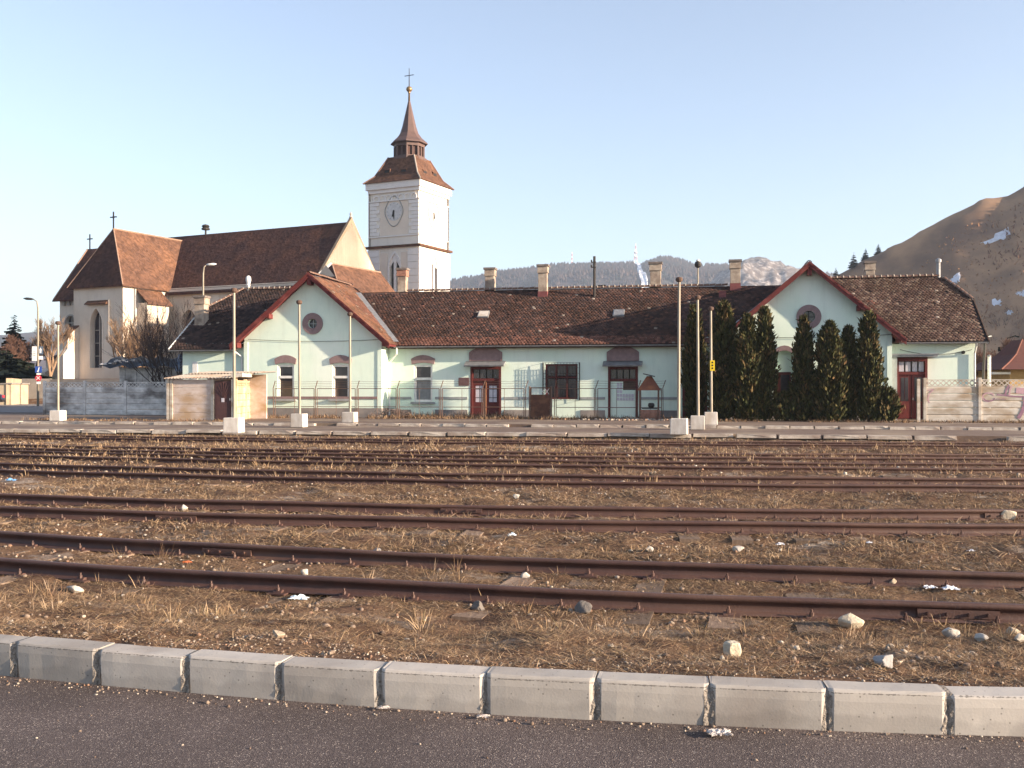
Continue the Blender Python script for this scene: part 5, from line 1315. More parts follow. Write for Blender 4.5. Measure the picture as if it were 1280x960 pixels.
# conifers and bare trees
def conifer(x, y, z, h, r, label, seed, group=None, dark=1.0, tiers=24):
    rg = np.random.default_rng(seed); root = empty('spruce_tree', (x, y, z), label, 'tree', group)
    MB().tube([(x, y, z - .3), (x, y, z + h * .95)], [h * .02 + .02, .01], 6).build('trunk', M_bark, root)
    V = []; Fq = []; C = []
    for t in range(tiers):
        q = (t + rg.uniform(-.45, .45)) / tiers; q = min(max(q, 0), .98); zz = z + h * (.10 + .88 * q); rr = r * (1 - q) ** .9 + r * .05
        nb = max(8, int(24 * (1 - q) + 8))
        for b in range(nb):
            zz = z + h * (.08 + .9 * min(.985, max(0, q + rg.uniform(-.7, .7) / tiers))); a = rg.uniform(0, 6.28); L_ = rr * rg.uniform(.6, 1.15); dz = -L_ * rg.uniform(.10, .35); w_ = L_ * .24
            for k in range(3):
                f0, f1 = k / 3, (k + 1) / 3; dd = np.array([math.cos(a), math.sin(a), 0]); ss = np.array([-math.sin(a), math.cos(a), 0])
                p0 = np.array([x, y, zz]) + dd * L_ * f0 + np.array([0, 0, dz * f0]); p1 = np.array([x, y, zz]) + dd * L_ * f1 * 1.1 + np.array([0, 0, dz * f1 + rg.uniform(-.1, .1) * L_])
                n0 = len(V); V += [p0 + ss * w_ * .5, p1 + ss * w_ * rg.uniform(.6, 1), p1 + dd * .1 * L_, p1 - ss * w_ * rg.uniform(.6, 1)]; Fq.append((n0, n0 + 1, n0 + 2, n0 + 3)); C.append(np.array((.022, .032, .022)) * dark * rg.uniform(.7, 1.4))
                n0 = len(V); V += [p0, p1, p1 + np.array([0, 0, -w_ * .8]), p0 + np.array([0, 0, -w_ * .5])]; Fq.append((n0, n0 + 1, n0 + 2, n0 + 3)); C.append(np.array((.018, .026, .018)) * dark * rg.uniform(.7, 1.3))
    fast_mesh('crown', V, Fq, M_thuja, root, cols=np.array(C)); return root
def bare_tree(x, y, z, h, label, seed, m, stems=1, spread=.55, depth=6, kids=3, r0=None, lean=(0, 0), name='bare_tree', cat='tree', group=None, trunk_frac=.28, twig=.012, up=.25):
    rg = random.Random(seed); root = empty(name, (x, y, z), label, cat, group); tr = MB(); cr = MB(); r0 = r0 or h * .02
    def grow(p, d, L_, r, lev):
        n = 3; pts = [p]; q = p.copy(); dd = d.copy()
        for i in range(n):
            dd = (dd + Vector((rg.gauss(0, .13), rg.gauss(0, .13), rg.gauss(.03, .1)))).normalized(); q = q + dd * (L_ / n); pts.append(q.copy())
        (tr if lev < 2 else cr).tube(pts, [max(twig * .5, r * (1 - .4 * i / n)) for i in range(n + 1)], 6 if lev < 2 else 3, cap=False)
        if lev >= depth: return
        for i in range(kids + (1 if rg.random() < .4 else 0)):
            f = rg.uniform(.35, 1.0); k = min(n - 1, int(f * n)); b = pts[k].lerp(pts[k + 1], f * n - k)
            ax = Vector((rg.gauss(0, 1), rg.gauss(0, 1), rg.gauss(0, .6))).normalized()
            nd = (dd + ax * rg.uniform(spread * .6, spread * 1.3) + Vector((0, 0, up))).normalized()
            grow(b, nd, L_ * rg.uniform(.58, .82), r * .58, lev + 1)
    for s in range(stems):
        a = rg.uniform(0, 6.28); sp = .45 if stems > 1 else .05
        grow(Vector((x + rg.uniform(-.1, .1) * (stems > 1), y + rg.uniform(-.1, .1) * (stems > 1), z - .15)), Vector((math.cos(a) * sp + lean[0], math.sin(a) * sp + lean[1], 1)).normalized(), h * trunk_frac, r0, 0)
    tr.build('trunk', m, root); cr.build('crown', m, root); return root

# ================================================================== CHURCH
CH_A = R(26.0)
e1c = np.array((-math.cos(CH_A), math.sin(CH_A))); e2c = np.array((math.sin(CH_A), math.cos(CH_A)))
GZ_CH = 2.3
def chT_front(o): return lambda u, w, v: (*c2w(*(np.array(o) + e1c * u - e2c * w)), v)
def chT_right(o): return lambda u, w, v: (*c2w(*(np.array(o) + e2c * u - e1c * w)), v)
def chP(o, a, b): return c2w(*(np.array(o) + e1c * a + e2c * b))
church = empty('church', (*c2w(-30, 125), GZ_CH), 'old limewashed church with steep brown roofs, tower and spire behind the station', 'church')
def roof_poly(name, polys, m, thick=.18):
    q = MB()
    for P in polys:
        n = len(P); low = [(a, b, c - thick) for a, b, c in P]
        q.add(list(P) + low, [tuple(range(n)), tuple(range(2 * n - 1, n - 1, -1))] + [((i + 1) % n, i, n + i, n + (i + 1) % n) for i in range(n)])
    return q.build(name, m, church)
def tile_rows(m, rows=4.2):
    """fine course lines on a far roof: relief only"""
    nt = m.node_tree; N = nt.nodes; L = nt.links; b = N['Principled BSDF']
    g = N.new('ShaderNodeNewGeometry'); w = N.new('ShaderNodeTexWave'); w.wave_type = 'BANDS'; w.bands_direction = 'Z'; w.wave_profile = 'SAW'
    w.inputs['Scale'].default_value = 1.6; w.inputs['Distortion'].default_value = .6; w.inputs['Detail'].default_value = 1; L.new(g.outputs['Position'], w.inputs['Vector'])
    n = N.new('ShaderNodeTexVoronoi'); n.inputs['Scale'].default_value = 3.2; L.new(g.outputs['Position'], n.inputs['Vector'])
    ad = N.new('ShaderNodeMath'); ad.operation = 'ADD'; L.new(w.outputs['Fac'], ad.inputs[0]); L.new(n.outputs['Distance'], ad.inputs[1])
    bp = N.new('ShaderNodeBump'); bp.inputs['Strength'].default_value = .5; bp.inputs['Distance'].default_value = .05; L.new(ad.outputs[0], bp.inputs['Height']); L.new(bp.outputs[0], b.inputs['Normal'])
    sp = N.new('ShaderNodeSeparateColor'); L.new(n.outputs['Color'], sp.inputs[0])
    r = N.new('ShaderNodeMapRange'); r.inputs[3].default_value = .72; r.inputs[4].default_value = 1.25; L.new(sp.outputs[0], r.inputs[0])
    mx = N.new('ShaderNodeMix'); mx.data_type = 'RGBA'; mx.blend_type = 'MULTIPLY'; mx.inputs[0].default_value = 1
    L.new(b.inputs['Base Color'].links[0].from_socket, mx.inputs[6]); L.new(r.outputs[0], mx.inputs[7]); L.new(mx.outputs[2], b.inputs['Base Color'])
tile_rows(M_churchroof); tile_rows(M_naveroof)
# nave: ridge right end at apex of the gable
NA = np.array((-18.7, 121.5)); HWN = 7.0; NL = 29.4; NE = 29.0; ZR, ZE = 21.2, 13.6
no = NA - e2c * HWN                                    # front right corner of the nave
T = chT_front(no); nw = MB(T)
hN = hole_arch(17.2, 19.6, 6.0, 9.4, 1.7, pointed=True)
holes = [hN, hole_arch(6.0, 8.4, 6.0, 9.4, 1.7, pointed=True)]
wall(nw, 0, NE, GZ_CH - 1, ZE + .1, holes, .9)
nw.T = None
nw.add([(*chP(no, 0, 0), GZ_CH - 1), (*chP(no, 0, 14), GZ_CH - 1), (*chP(no, 0, 14), ZE), (*chP(no, 0, 7), ZR - .1), (*chP(no, 0, 0), ZE)], [(0, 1, 2, 3, 4)])
nw.add([(*chP(no, NE, 0), GZ_CH - 1), (*chP(no, NE, 14), GZ_CH - 1), (*chP(no, NE, 14), ZE), (*chP(no, NE, 7), ZR - .1), (*chP(no, NE, 0), ZE)], [(4, 3, 2, 1, 0)])
nw.add([(*chP(no, 0, 14), GZ_CH - 1), (*chP(no, NE, 14), GZ_CH - 1), (*chP(no, NE, 14), ZE), (*chP(no, 0, 14), ZE)], [(0, 1, 2, 3)])
nave = nw.build('nave_wall', M_church, church)
for h in holes:
    w_ = hole_face(MB(T), h, -.75).build('nave_window', M_glass, church)
    mu = MB(T); c = (h['u0'] + h['u1']) / 2; mu.box(c - .1, c + .1, -.74, -.5, 6.0, h['hi'](c)); mu.build('mullion', M_stone, w_)
MB(T).box(0, NE, 0, .35, ZE - .55, ZE - .1).build('cornice', M_church, church)
k = .55
zz = ZE - k * (ZR - ZE) / HWN
roof_poly('nave_roof', [[(*chP(no, .35, -k), zz), (*chP(no, NE, -k), zz), (*chP(no, NE, 7), ZR), (*chP(no, .35, 7), ZR)],
                        [(*chP(no, NE, 14 + k), zz), (*chP(no, .35, 14 + k), zz), (*chP(no, .35, 7), ZR), (*chP(no, NE, 7), ZR)]], M_naveroof)
g = MB(); th = .45                                     # bare end gable with a low parapet
gp = [(*chP(no, 0, -.7), ZE - .9), (*chP(no, 0, 14.7), ZE - .9), (*chP(no, 0, 7), ZR + .55)]; gp2 = [(*chP(no, .35, -.7), ZE - .9), (*chP(no, .35, 14.7), ZE - .9), (*chP(no, .35, 7), ZR + .55)]
g.add(gp + gp2, [(0, 1, 2), (5, 4, 3), (0, 2, 5, 3), (1, 4, 5, 2), (0, 3, 4, 1)]); g.build('end_gable', M_gable, church)
q = chP(no, .15, 7); MB().lathe(*q, [(.22, ZR + .5), (.12, ZR + .75), (.16, ZR + .95), (.03, ZR + 1.15)], 8).build('gable_finial', M_stone, church)
q = chP(no, 22.2, 7)
MB().lathe(*q, [(.12, ZR - .2), (.12, ZR + .5), (.50, ZR + .55), (.52, ZR + .75), (.35, ZR + .85), (.50, ZR + .95), (.40, ZR + 1.15), (.10, ZR + 1.25)], 12).build('ridge_siren', M_iron, church)
# transept with hipped end
TC = np.array((-44.3, 118.4)); TW, TD = 7.85, 7.6; ZT, ZTE = 20.5, 13.75
T = chT_front(TC); tw = MB(T); hT = hole_arch(3.25, 5.15, 4.1, 9.2, 1.75, pointed=True)
wall(tw, 0, TW, GZ_CH - 1, ZTE, [hT], .75)
tw.T = chT_right(TC); wall(tw, 0, TD, GZ_CH - 1, ZTE, [], .3); tw.T = None
tw.add([(*chP(TC, TW, 0), GZ_CH - 1), (*chP(TC, TW, TD), GZ_CH - 1), (*chP(TC, TW, TD), ZTE), (*chP(TC, TW, 0), ZTE)], [(0, 1, 2, 3)])
tw.build('transept_wall', M_church, church)
tww = hole_face(MB(T), hT, -.7).build('transept_window', M_glass, church)
mu = MB(T); mu.box(4.14, 4.26, -.69, -.5, 4.1, 10.8)
for z in (5.5, 7, 8.5): mu.box(3.25, 5.15, -.69, -.6, z - .04, z + .04)
mu.build('mullion', M_stone, tww)
hole_ring(MB(T), hT, hole_arch(3.05, 5.35, 4.0, 9.2, 1.98, pointed=True), 0, .06).build('window_surround', M_church, tww)
led = MB(T); led.add([(2.2, 0, 11.9), (5.6, 0, 11.9), (5.6, .5, 11.5), (2.2, .5, 11.5), (2.2, 0, 11.45), (5.6, 0, 11.45), (5.6, .5, 11.4), (2.2, .5, 11.4)], [(0, 1, 2, 3), (4, 7, 6, 5), (3, 2, 6, 7), (0, 3, 7, 4), (1, 5, 6, 2)])
led.build('tiled_ledge', M_churchroof, church)
MB(T).box(1.98, 2.12, 0, .2, 7.2, 11.9).build('downpipe', M_church, church)
o_ = .5; ze = ZTE - .25
A, B, C_, D_ = (*chP(TC, -o_, -o_), ze), (*chP(TC, TW + o_, -o_), ze), (*chP(TC, TW + o_, 13.9), ze), (*chP(TC, -o_, 13.9), ze)
R0, R1 = (*chP(TC, TW / 2, 2.3), ZT), (*chP(TC, TW / 2, 13.9), ZT)
def flare(P, Q, f, drop): return tuple(np.array(P) * (1 - f) + np.array(Q) * f - np.array((0, 0, drop)))
roof_poly('transept_hip', [[A, B, R0]], M_naveroof)  # hip and far slope in darker tile: their shade is put into the colour
roof_poly('transept_roof', [[A, R0, R1, D_]], M_churchroof); roof_poly('transept_roof', [[B, C_, R1, R0]], M_naveroof)
M_ridgech = mat('church_ridge_tile', (.33, .22, .16), (.24, .15, .11), 3, .95)
def ridge_line(a, b, r=.14): return MB().tube([a, b], r, 6).build('ridge_tiles', M_ridgech, church)
ridge_line(R0, R1, .10); ridge_line(A, R0, .08); ridge_line(B, R0, .06)
cn = MB(T); cn.box(-.3, TW + .3, 0, .42, ZTE - .35, ZTE - .1); cn.T = chT_right(TC); cn.box(-.3, TD - 2.4, 0, .38, ZTE - .34, ZTE - .11); cn.build('cornice', M_quoin, church)
def cross(x, y, z, h, w, name='roof_cross', parent=church):
    m = MB(); ax = (CY * math.cos(CH_A) * -1, 0)
    ux, uy = np.array(c2w(*e1c)); t = h * .022 + .02
    m.box(x - t, x + t, y - t, y + t, z - .2, z + h)
    m.beam((x - ux * w / 2, y - uy * w / 2, z + h * .68), (x + ux * w / 2, y + uy * w / 2, z + h * .68), t * 2, t * 2)
    for s in (-1, 1): m.lathe(x + s * ux * w / 2, y + s * uy * w / 2, [(.01, z + h * .68 - .09), (.09, z + h * .68), (.01, z + h * .68 + .09)], 6)
    return m.build(name, M_iron, parent)
cross(R0[0], R0[1], ZT, 2.0, .95)
# stair turret under a lean-to roof on the lit side
tt = MB(chT_right(TC)); tt.box(2.2, 5.6, -.1, 1.5, GZ_CH - 1, 11.6); tt.build('stair_turret', M_church, church)
lr = MB(chT_right(TC)); lr.add([(2.0, -.1, 13.3), (5.9, -.1, 13.3), (5.9, 1.8, 11.6), (2.0, 1.8, 11.6), (2.0, -.1, 13.1), (5.9, -.1, 13.1), (5.9, 1.8, 11.4), (2.0, 1.8, 11.4)], [(0, 1, 2, 3), (7, 6, 5, 4), (3, 2, 6, 7), (0, 3, 7, 4), (1, 5, 6, 2)])
lr.build('turret_roof', M_churchroof, church)
MB(chT_right(TC)).box(3.6, 3.95, 1.5, 1.52, 8.6, 9.9).build('slit_window', M_glass, church)
MB(chT_right(TC)).box(1.6, 1.76, 0, .18, 3, 13.2).build('downpipe', M_zinc, church)
# choir behind, to the left
CO = TC + e2c * 5.0; CW_, CD = 16.0, 9.0; ZC, ZCE = 19.7, 13.0
T = chT_front(CO); cw = MB(T); hc = hole_circle(14.1, 9.9, .85); hc2 = hole_arch(9.6, 11.0, 5, 8.2, 1.2, pointed=True)
wall(cw, 6, CW_, GZ_CH - 1, ZCE, [hc], .5); cw.T = None
cw.add([(*chP(CO, CW_, 0), GZ_CH - 1), (*chP(CO, CW_, CD), GZ_CH - 1), (*chP(CO, CW_, CD), ZCE), (*chP(CO, CW_, CD / 2), ZC), (*chP(CO, CW_, 0), ZCE)], [(0, 1, 2, 3, 4)])
cw.build('choir_wall', M_church, church)
rwn = hole_ring(MB(T), hc, hole_circle(14.1, 9.9, 1.05), 0, .08).build('round_window', M_stone, church); hole_face(MB(T), hc, -.4).build('pane', M_glass, rwn)
q = MB(T); q.box(14.05, 14.15, -.39, -.2, 9.05, 10.75); q.box(13.25, 14.95, -.39, -.21, 9.85, 9.95); q.build('tracery', M_stone, rwn)
for i in range(6):
    MB(T).box(10.4 + i * .9, 10.4 + i * .9 + .42, 0, .3, ZCE - .95, ZCE - .25).build('corbel', M_stone, church)
MB(T).box(6, CW_ + .3, 0, .45, ZCE - .24, ZCE).build('cornice', M_stone, church)
ze = ZCE - .3
roof_poly('choir_roof', [[(*chP(CO, 6, -.7), ze), (*chP(CO, CW_ + .5, -.7), ze), (*chP(CO, CW_ + .2, CD / 2), ZC), (*chP(CO, 5.2, CD / 2), ZC)],
                         [(*chP(CO, CW_ + .5, CD + .7), ze), (*chP(CO, 6, CD + .7), ze), (*chP(CO, 5.2, CD / 2), ZC), (*chP(CO, CW_ + .2, CD / 2), ZC)]], M_naveroof)
ridge_line((*chP(CO, CW_ + .4, -.6), ze + .1), (*chP(CO, CW_ + .2, CD / 2), ZC), .10)
q = chP(CO, CW_ - .2, CD / 2); cross(q[0], q[1], ZC, 1.9, .9)
# buttresses
def buttress(u, dep, zt, T, wd=.9):
    b = MB(T)
    P = [(0, GZ_CH - 1), (dep, GZ_CH - 1), (dep, zt * .62), (dep * .72, zt * .70), (dep * .72, zt * .86), (0, zt)]
    V = [(u, w, v) for w, v in P] + [(u + wd, w, v) for w, v in P]; n = 6
    b.add(V, [tuple(range(n)), tuple(range(2 * n - 1, n - 1, -1))] + [((i + 1) % n, i, n + i, n + (i + 1) % n) for i in range(n)])
    o = b.build('buttress', M_church, church)
    c = MB(T); c.add([(u - .08, -.02, zt + .12), (u + wd + .08, -.02, zt + .12), (u + wd + .08, dep * .8, zt * .86 + .12), (u - .08, dep * .8, zt * .86 + .12), (u - .08, -.02, zt + .02), (u + wd + .08, -.02, zt + .02), (u + wd + .08, dep * .8, zt * .86 + .02), (u - .08, dep * .8, zt * .86 + .02)],
                     [(0, 1, 2, 3), (7, 6, 5, 4), (3, 2, 6, 7), (0, 3, 7, 4), (1, 5, 6, 2)])
    c.build('buttress_cap', M_churchroof, o)
buttress(7.0, 2.2, 9.0, chT_front(TC)); buttress(15.0, 3.0, 6.0, chT_front(CO))
# porch block between nave and tower
PO = np.array((-19.7, 110.0)); PL = 10.5; PH_, PZ, PE = 5.0, 15.0, 9.2
a0 = PO + e1c * PH_; pb = MB()
F1, F2, B1, B2 = chP(PO, -PH_, 0), chP(PO, PH_, 0), chP(PO, -PH_, PL), chP(PO, PH_, PL)
pb.add([(*F1, GZ_CH - 1), (*F2, GZ_CH - 1), (*B2, GZ_CH - 1), (*B1, GZ_CH - 1), (*F1, PE), (*F2, PE), (*B2, PE), (*B1, PE), (*chP(PO, 0, 0), PZ - .2), (*chP(PO, 0, PL), PZ - .2)],
       [(0, 1, 5, 8, 4), (3, 7, 9, 6, 2), (0, 4, 7, 3), (1, 2, 6, 5)])
pb.build('porch_wall', M_church, church)
Rf, Rm, Rb = (*chP(PO, 0, 1.1), PZ + .05), (*chP(PO, 0, 1.1), PZ + .05), (*chP(PO, 0, PL), PZ + .05)
k = .45; zz = PE - k * (PZ - PE) / PH_
hipz = 13.0; hx = PH_ * (PZ - hipz) / (PZ - PE)
Hr, Hl = (*chP(PO, -hx, -.35), hipz), (*chP(PO, hx, -.35), hipz)
roof_poly('porch_roof', [[(*chP(PO, -PH_ - k, -.35), zz), Hr, Rf, Rb, (*chP(PO, -PH_ - k, PL), zz)], [(*chP(PO, PH_ + k, -.35), zz), (*chP(PO, PH_ + k, PL), zz), Rb, Rf, Hl]], M_churchroof)
roof_poly('porch_hip', [[Hr, Hl, Rf]], M_naveroof)  # front hip's shade put into its colour by the darker tile
ridge_line(Rf, Rb, .10); ridge_line(Hr, Rf, .08)
MB().tube([Hl, (*chP(PO, PH_ + k, -.45), zz)], .22, 6).build('verge', M_quoin, church); MB().tube([Hl, Rf], .2, 6).build('verge', M_quoin, church)

# ---- tower
TS = 6.5; TO = np.array((-10.6, 118.0)); ZTOP, ZSTR = 25.5, 18.0
tower = MB(); Tf_, Tr_ = chT_front(TO), chT_right(TO)
S_ = .18                                             # the lower stage is a little wider
hf = hole_arch(2.55, 3.95, 12.9, 15.6, 1.6, pointed=True); hr_ = hole_arch(2.6, 4.0, 12.2, 15.6, 1.6, pointed=True)
tower.T = chT_front(TO - e1c * S_ - e2c * S_); wall(tower, 0, TS + 2 * S_, GZ_CH - 1, ZSTR, [hf], .6)
tower.T = chT_right(TO - e1c * S_ - e2c * S_); wall(tower, 0, TS + 2 * S_, GZ_CH - 1, ZSTR, [hr_], .6)
tower.T = Tf_; wall(tower, 0, TS, ZSTR, ZTOP, [], .5); tower.T = Tr_; wall(tower, 0, TS, ZSTR, ZTOP, [], .5)
tower.T = None
for (a, b, c, d) in ((TS + S_, -S_, TS + S_, TS + S_), (TS + S_, TS + S_, -S_, TS + S_)):
    tower.add([(*chP(TO, a, b), GZ_CH - 1), (*chP(TO, c, d), GZ_CH - 1), (*chP(TO, c, d), ZTOP), (*chP(TO, a, b), ZTOP)], [(0, 1, 2, 3)])
tower = tower.build('tower', M_tower, church)
def tbox(name, a0, a1, b0, b1, z0, z1, m):          # box in the church plan
    q = MB(lambda a, b, z: (*chP(TO, a, b), z)); q.box(a0, a1, b0, b1, z0, z1); return q.build(name, m, tower)
tbox('string_course', -.5, TS + .5, -.5, TS + .5, ZSTR - .12, ZSTR + .12, M_churchroof)
tbox('string_course', -.12, TS + .12, -.12, TS + .12, ZSTR + 1.15, ZSTR + 1.30, M_quoin)
tbox('frieze', -.16, TS + .16, -.16, TS + .16, ZTOP - 2.25, ZTOP - 2.12, M_quoin)
tbox('cornice', -.22, TS + .22, -.22, TS + .22, ZTOP - 1.25, ZTOP - .85, M_quoin)
tbox('cornice', -.42, TS + .42, -.42, TS + .42, ZTOP - .84, ZTOP - .05, M_quoin)
for i in range(7):                                   # small arches of the frieze
    for T_ in (Tf_, Tr_):
        u = .35 + i * .83; h = hole_arch(u, u + .62, ZTOP - 2.1, ZTOP - 1.9, .32); hole_ring(MB(T_), h, hole_arch(u - .1, u + .72, ZTOP - 2.11, ZTOP - 1.85, .42), 0, .10).build('frieze_arch', M_quoin, tower)
# quoins on the corners, plain buff fields between
for T_, o in ((Tf_, 0), (Tr_, 1)):
    MB(T_).box(1.35, TS - 1.35, 0, .03, ZSTR + 1.35, ZTOP - 2.3).build('plaster_field', M_towerbuff if o == 0 else M_tower, tower)
    n = 9; z0 = ZSTR + 1.36; hgt = (ZTOP - 2.28 - z0) / n
    for i in range(n):
        for (ua, ub) in ((-.05, 1.25 - .35 * (i % 2)), (TS - 1.25 + .35 * (i % 2), TS + .05)):
            MB(T_).box(ua, ub, .0, .10, z0 + i * hgt + .02, z0 + (i + 1) * hgt - .03).build('quoin', M_quoin, tower)
    T2 = (chT_front if o == 0 else chT_right)(TO - e1c * S_ - e2c * S_)
    MB(T2).box(1.6, 2.4, 0, .03, 11.5, ZSTR - .7).build('plaster_field', M_towerbuff if o == 0 else M_tower, tower); MB(T2).box(4.2, 5.2, 0, .03, 11.5, ZSTR - .7).build('plaster_field', M_towerbuff if o == 0 else M_tower, tower)
    n = 9; z0 = 10.6; hgt = (ZSTR - .3 - z0) / n
    for i in range(n):
        for (ua, ub) in ((-.05, 1.45), (TS - 1.2, TS + 2 * S_ + .05)):
            MB(T2).box(ua, ub, 0, .09, z0 + i * hgt + .02, z0 + (i + 1) * hgt - .03).build('quoin', M_quoin, tower)
    h = hf if o == 0 else hr_
    hole_face(MB(T2), h, -.55).build('belfry_window', M_glass, tower)
    c = (h['u0'] + h['u1']) / 2; mu = MB(T2); mu.box(c - .16, c + .16, -.3, -.02, h['lo'](c), h['hi'](c) - .15)
    hole_face(mu, dict(h, lo=lambda u, h=h: max(15.7, h['hi'](u) - .7)), -.05); mu.build('mullion', M_quoin, tower)
    hole_ring(MB(T2), h, hole_arch(h['u0'] - .2, h['u1'] + .2, h['lo'](0) - .1, 15.6, 1.85, pointed=True), 0, .10).build('window_surround', M_quoin, tower)
    # clock: pointed oval moulding, dial, marks, hands
    cz, cu, rr = 22.05, TS / 2, 1.08
    T3 = T_
    MB(T3).lathe(0, 0, [(1, 0)], 3) if False else None
    dial = MB(T3); n = 24; ring = [(cu + rr * math.cos(2 * math.pi * i / n), .06, cz + rr * math.sin(2 * math.pi * i / n)) for i in range(n)]
    dial.add(ring + [(a, .0, b) for a, _, b in ring], [tuple(range(n))] + [(i, (i + 1) % n, n + (i + 1) % n, n + i) for i in range(n)]); dial.build('clock_dial', M_clock, tower)
    out = []
    for i in range(32):
        an = 2 * math.pi * i / 32; px_, pz_ = math.cos(an), math.sin(an); ex = 1 + .42 * max(0, abs(pz_) - .55) / .45 * (abs(pz_) > .55); out.append((cu + 1.22 * px_, .07, cz + 1.22 * pz_ * ex))
    MB(T3).tube(out + [out[0]], .05, 4, cap=False).build('clock_moulding', M_grayband, tower)
    mk = MB(T3)
    for i in range(12):
        an = 2 * math.pi * i / 12; mk.beam((cu + rr * .78 * math.cos(an), .075, cz + rr * .78 * math.sin(an)), (cu + rr * .92 * math.cos(an), .075, cz + rr * .92 * math.sin(an)), .05, .02, (0, 1, 0))
    mk.build('hour_marks', M_grayband, tower)
    hd = MB(T3); hd.beam((cu, .10, cz + .15), (cu, .10, cz - .85), .10, .03, (0, 1, 0)); hd.beam((cu, .13, cz + .1), (cu + .16, .13, cz - .60), .20, .03, (0, 1, 0)); hd.build('clock_hands', M_iron, tower)
# hipped tower roof, lantern, spire
cx_, cy_ = chP(TO, TS / 2, TS / 2)
def sq(r, z): return [(*chP(TO, TS / 2 + sx * r, TS / 2 + sy_ * r), z) for sx, sy_ in ((-1, -1), (1, -1), (1, 1), (-1, 1))]
tr_ = MB(); lv = [sq(TS / 2 + .62, ZTOP - .08), sq(TS / 2 - .35, ZTOP + .85), sq(1.75, ZTOP + 3.2)]
V = [p for l in lv for p in l]; tr_.add(V, [(i * 4 + j, i * 4 + (j + 1) % 4, (i + 1) * 4 + (j + 1) % 4, (i + 1) * 4 + j) for i in range(2) for j in range(4)] + [(8, 9, 10, 11), (3, 2, 1, 0)])
tr_.build('tower_roof', M_churchroof, tower)
for j in range(2):
    MB().tube([lv[0][j], lv[1][j], lv[2][j]], .10, 6).build('hip_tiles', M_mortar if j == 0 else M_ridge, tower)
MB().tube([lv[0][3], lv[1][3], lv[2][3]], .10, 6).build('hip_tiles', M_ridge, tower)
for T_ in (Tf_, Tr_):                                 # little louvred dormers
    for u, zb in ((1.9, ZTOP + 1.0), (TS / 2 + .9, ZTOP + 1.15)):
        zq = zb; w_ = -1.05
        d = MB(T_); d.add([(u, w_ + .55, zq), (u + .8, w_ + .55, zq), (u + .8, w_ + .55, zq + .45), (u, w_ + .55, zq + .45), (u, w_ - .6, zq + .2), (u + .8, w_ - .6, zq + .2), (u + .8, w_ - .6, zq + .95), (u, w_ - .6, zq + .95)], [(0, 1, 2, 3), (3, 2, 6, 7), (0, 3, 7, 4), (1, 5, 6, 2)])
        dm = d.build('roof_dormer', M_churchroof, tower)
        MB(T_).box(u + .08, u + .72, w_ + .551, w_ + .57, zq + .05, zq + .36).build('louvre', M_bars, tower)
rot8 = YAW + math.pi / 8 - CH_A
ZL0, ZL1 = ZTOP + 3.1, ZTOP + 4.95
MB().lathe(cx_, cy_, [(2.05, ZL0 - .15), (2.05, ZL0 + .12), (1.80, ZL0 + .14), (1.80, ZL0 + .3)], 8, rot8).build('lantern_base', M_copper, tower)
M_louvre = mat('lantern_louvre', (.085, .045, .038), (.055, .034, .03), 3, .8)
MB().lathe(cx_, cy_, [(1.60, ZL0 + .1), (1.60, ZL1)], 8, rot8).build('lantern_core', M_louvre, tower)
for i in range(8):
    a = rot8 + 2 * math.pi * i / 8
    MB().tube([(cx_ + 1.72 * math.cos(a), cy_ + 1.72 * math.sin(a), ZL0 + .2), (cx_ + 1.72 * math.cos(a), cy_ + 1.72 * math.sin(a), ZL1)], .13, 6).build('lantern_post', M_copper, tower)
    a2 = a + math.pi / 8; r_ = 1.72 * math.cos(math.pi / 8)
    MB().tube([(cx_ + r_ * math.cos(a2), cy_ + r_ * math.sin(a2), ZL0 + .2), (cx_ + r_ * math.cos(a2), cy_ + r_ * math.sin(a2), ZL1)], .09, 5).build('lantern_post', M_copper, tower)
MB().lathe(cx_, cy_, [(1.85, ZL1 - .45), (1.85, ZL1), (1.7, ZL1)], 8, rot8).build('lantern_beam', M_copper, tower)
MB().lathe(cx_, cy_, [(2.22, ZL1 - .05), (2.18, ZL1 + .1), (1.50, ZL1 + .7), (1.1, ZL1 + 1.25), (.82, ZL1 + 2.1), (.40, ZL1 + 3.9), (.10, ZL1 + 5.2)], 8, rot8).build('spire', M_copper, tower)
zs = ZL1 + 5.2; M_gold = mat('tarnished_gilt', (.30, .20, .09), (.20, .13, .07), 4, .4, metal=.6)
MB().lathe(cx_, cy_, [(.13, zs - .3), (.10, zs + .8), (.18, zs + .84), (.10, zs + .92), (.28, zs + 1.05), (.38, zs + 1.28), (.28, zs + 1.5), (.08, zs + 1.62)], 12).build('finial_ball', M_gold, tower, smooth=True)
xq = MB(); ux, uy = c2w(*e1c); ztop = zs + 1.6
xq.tube([(cx_, cy_, ztop - .1), (cx_, cy_, ztop + 2.15)], [.06, .035], 6)
xq.beam((cx_ - ux * .62, cy_ - uy * .62, ztop + 1.3), (cx_ + ux * .62, cy_ + uy * .62, ztop + 1.3), .07, .07)
xq.build('spire_cross', M_iron, tower)

# the tower is bigger and stands behind the far side of the nave
TK = 1.12; b_old = Vector((*chP(TO, TS / 2, TS / 2), EYE)); b_new = Vector((b_old.x * TK, b_old.y * TK, EYE))
tower.scale = (TK, TK, TK); tower.location = b_new - b_old * TK

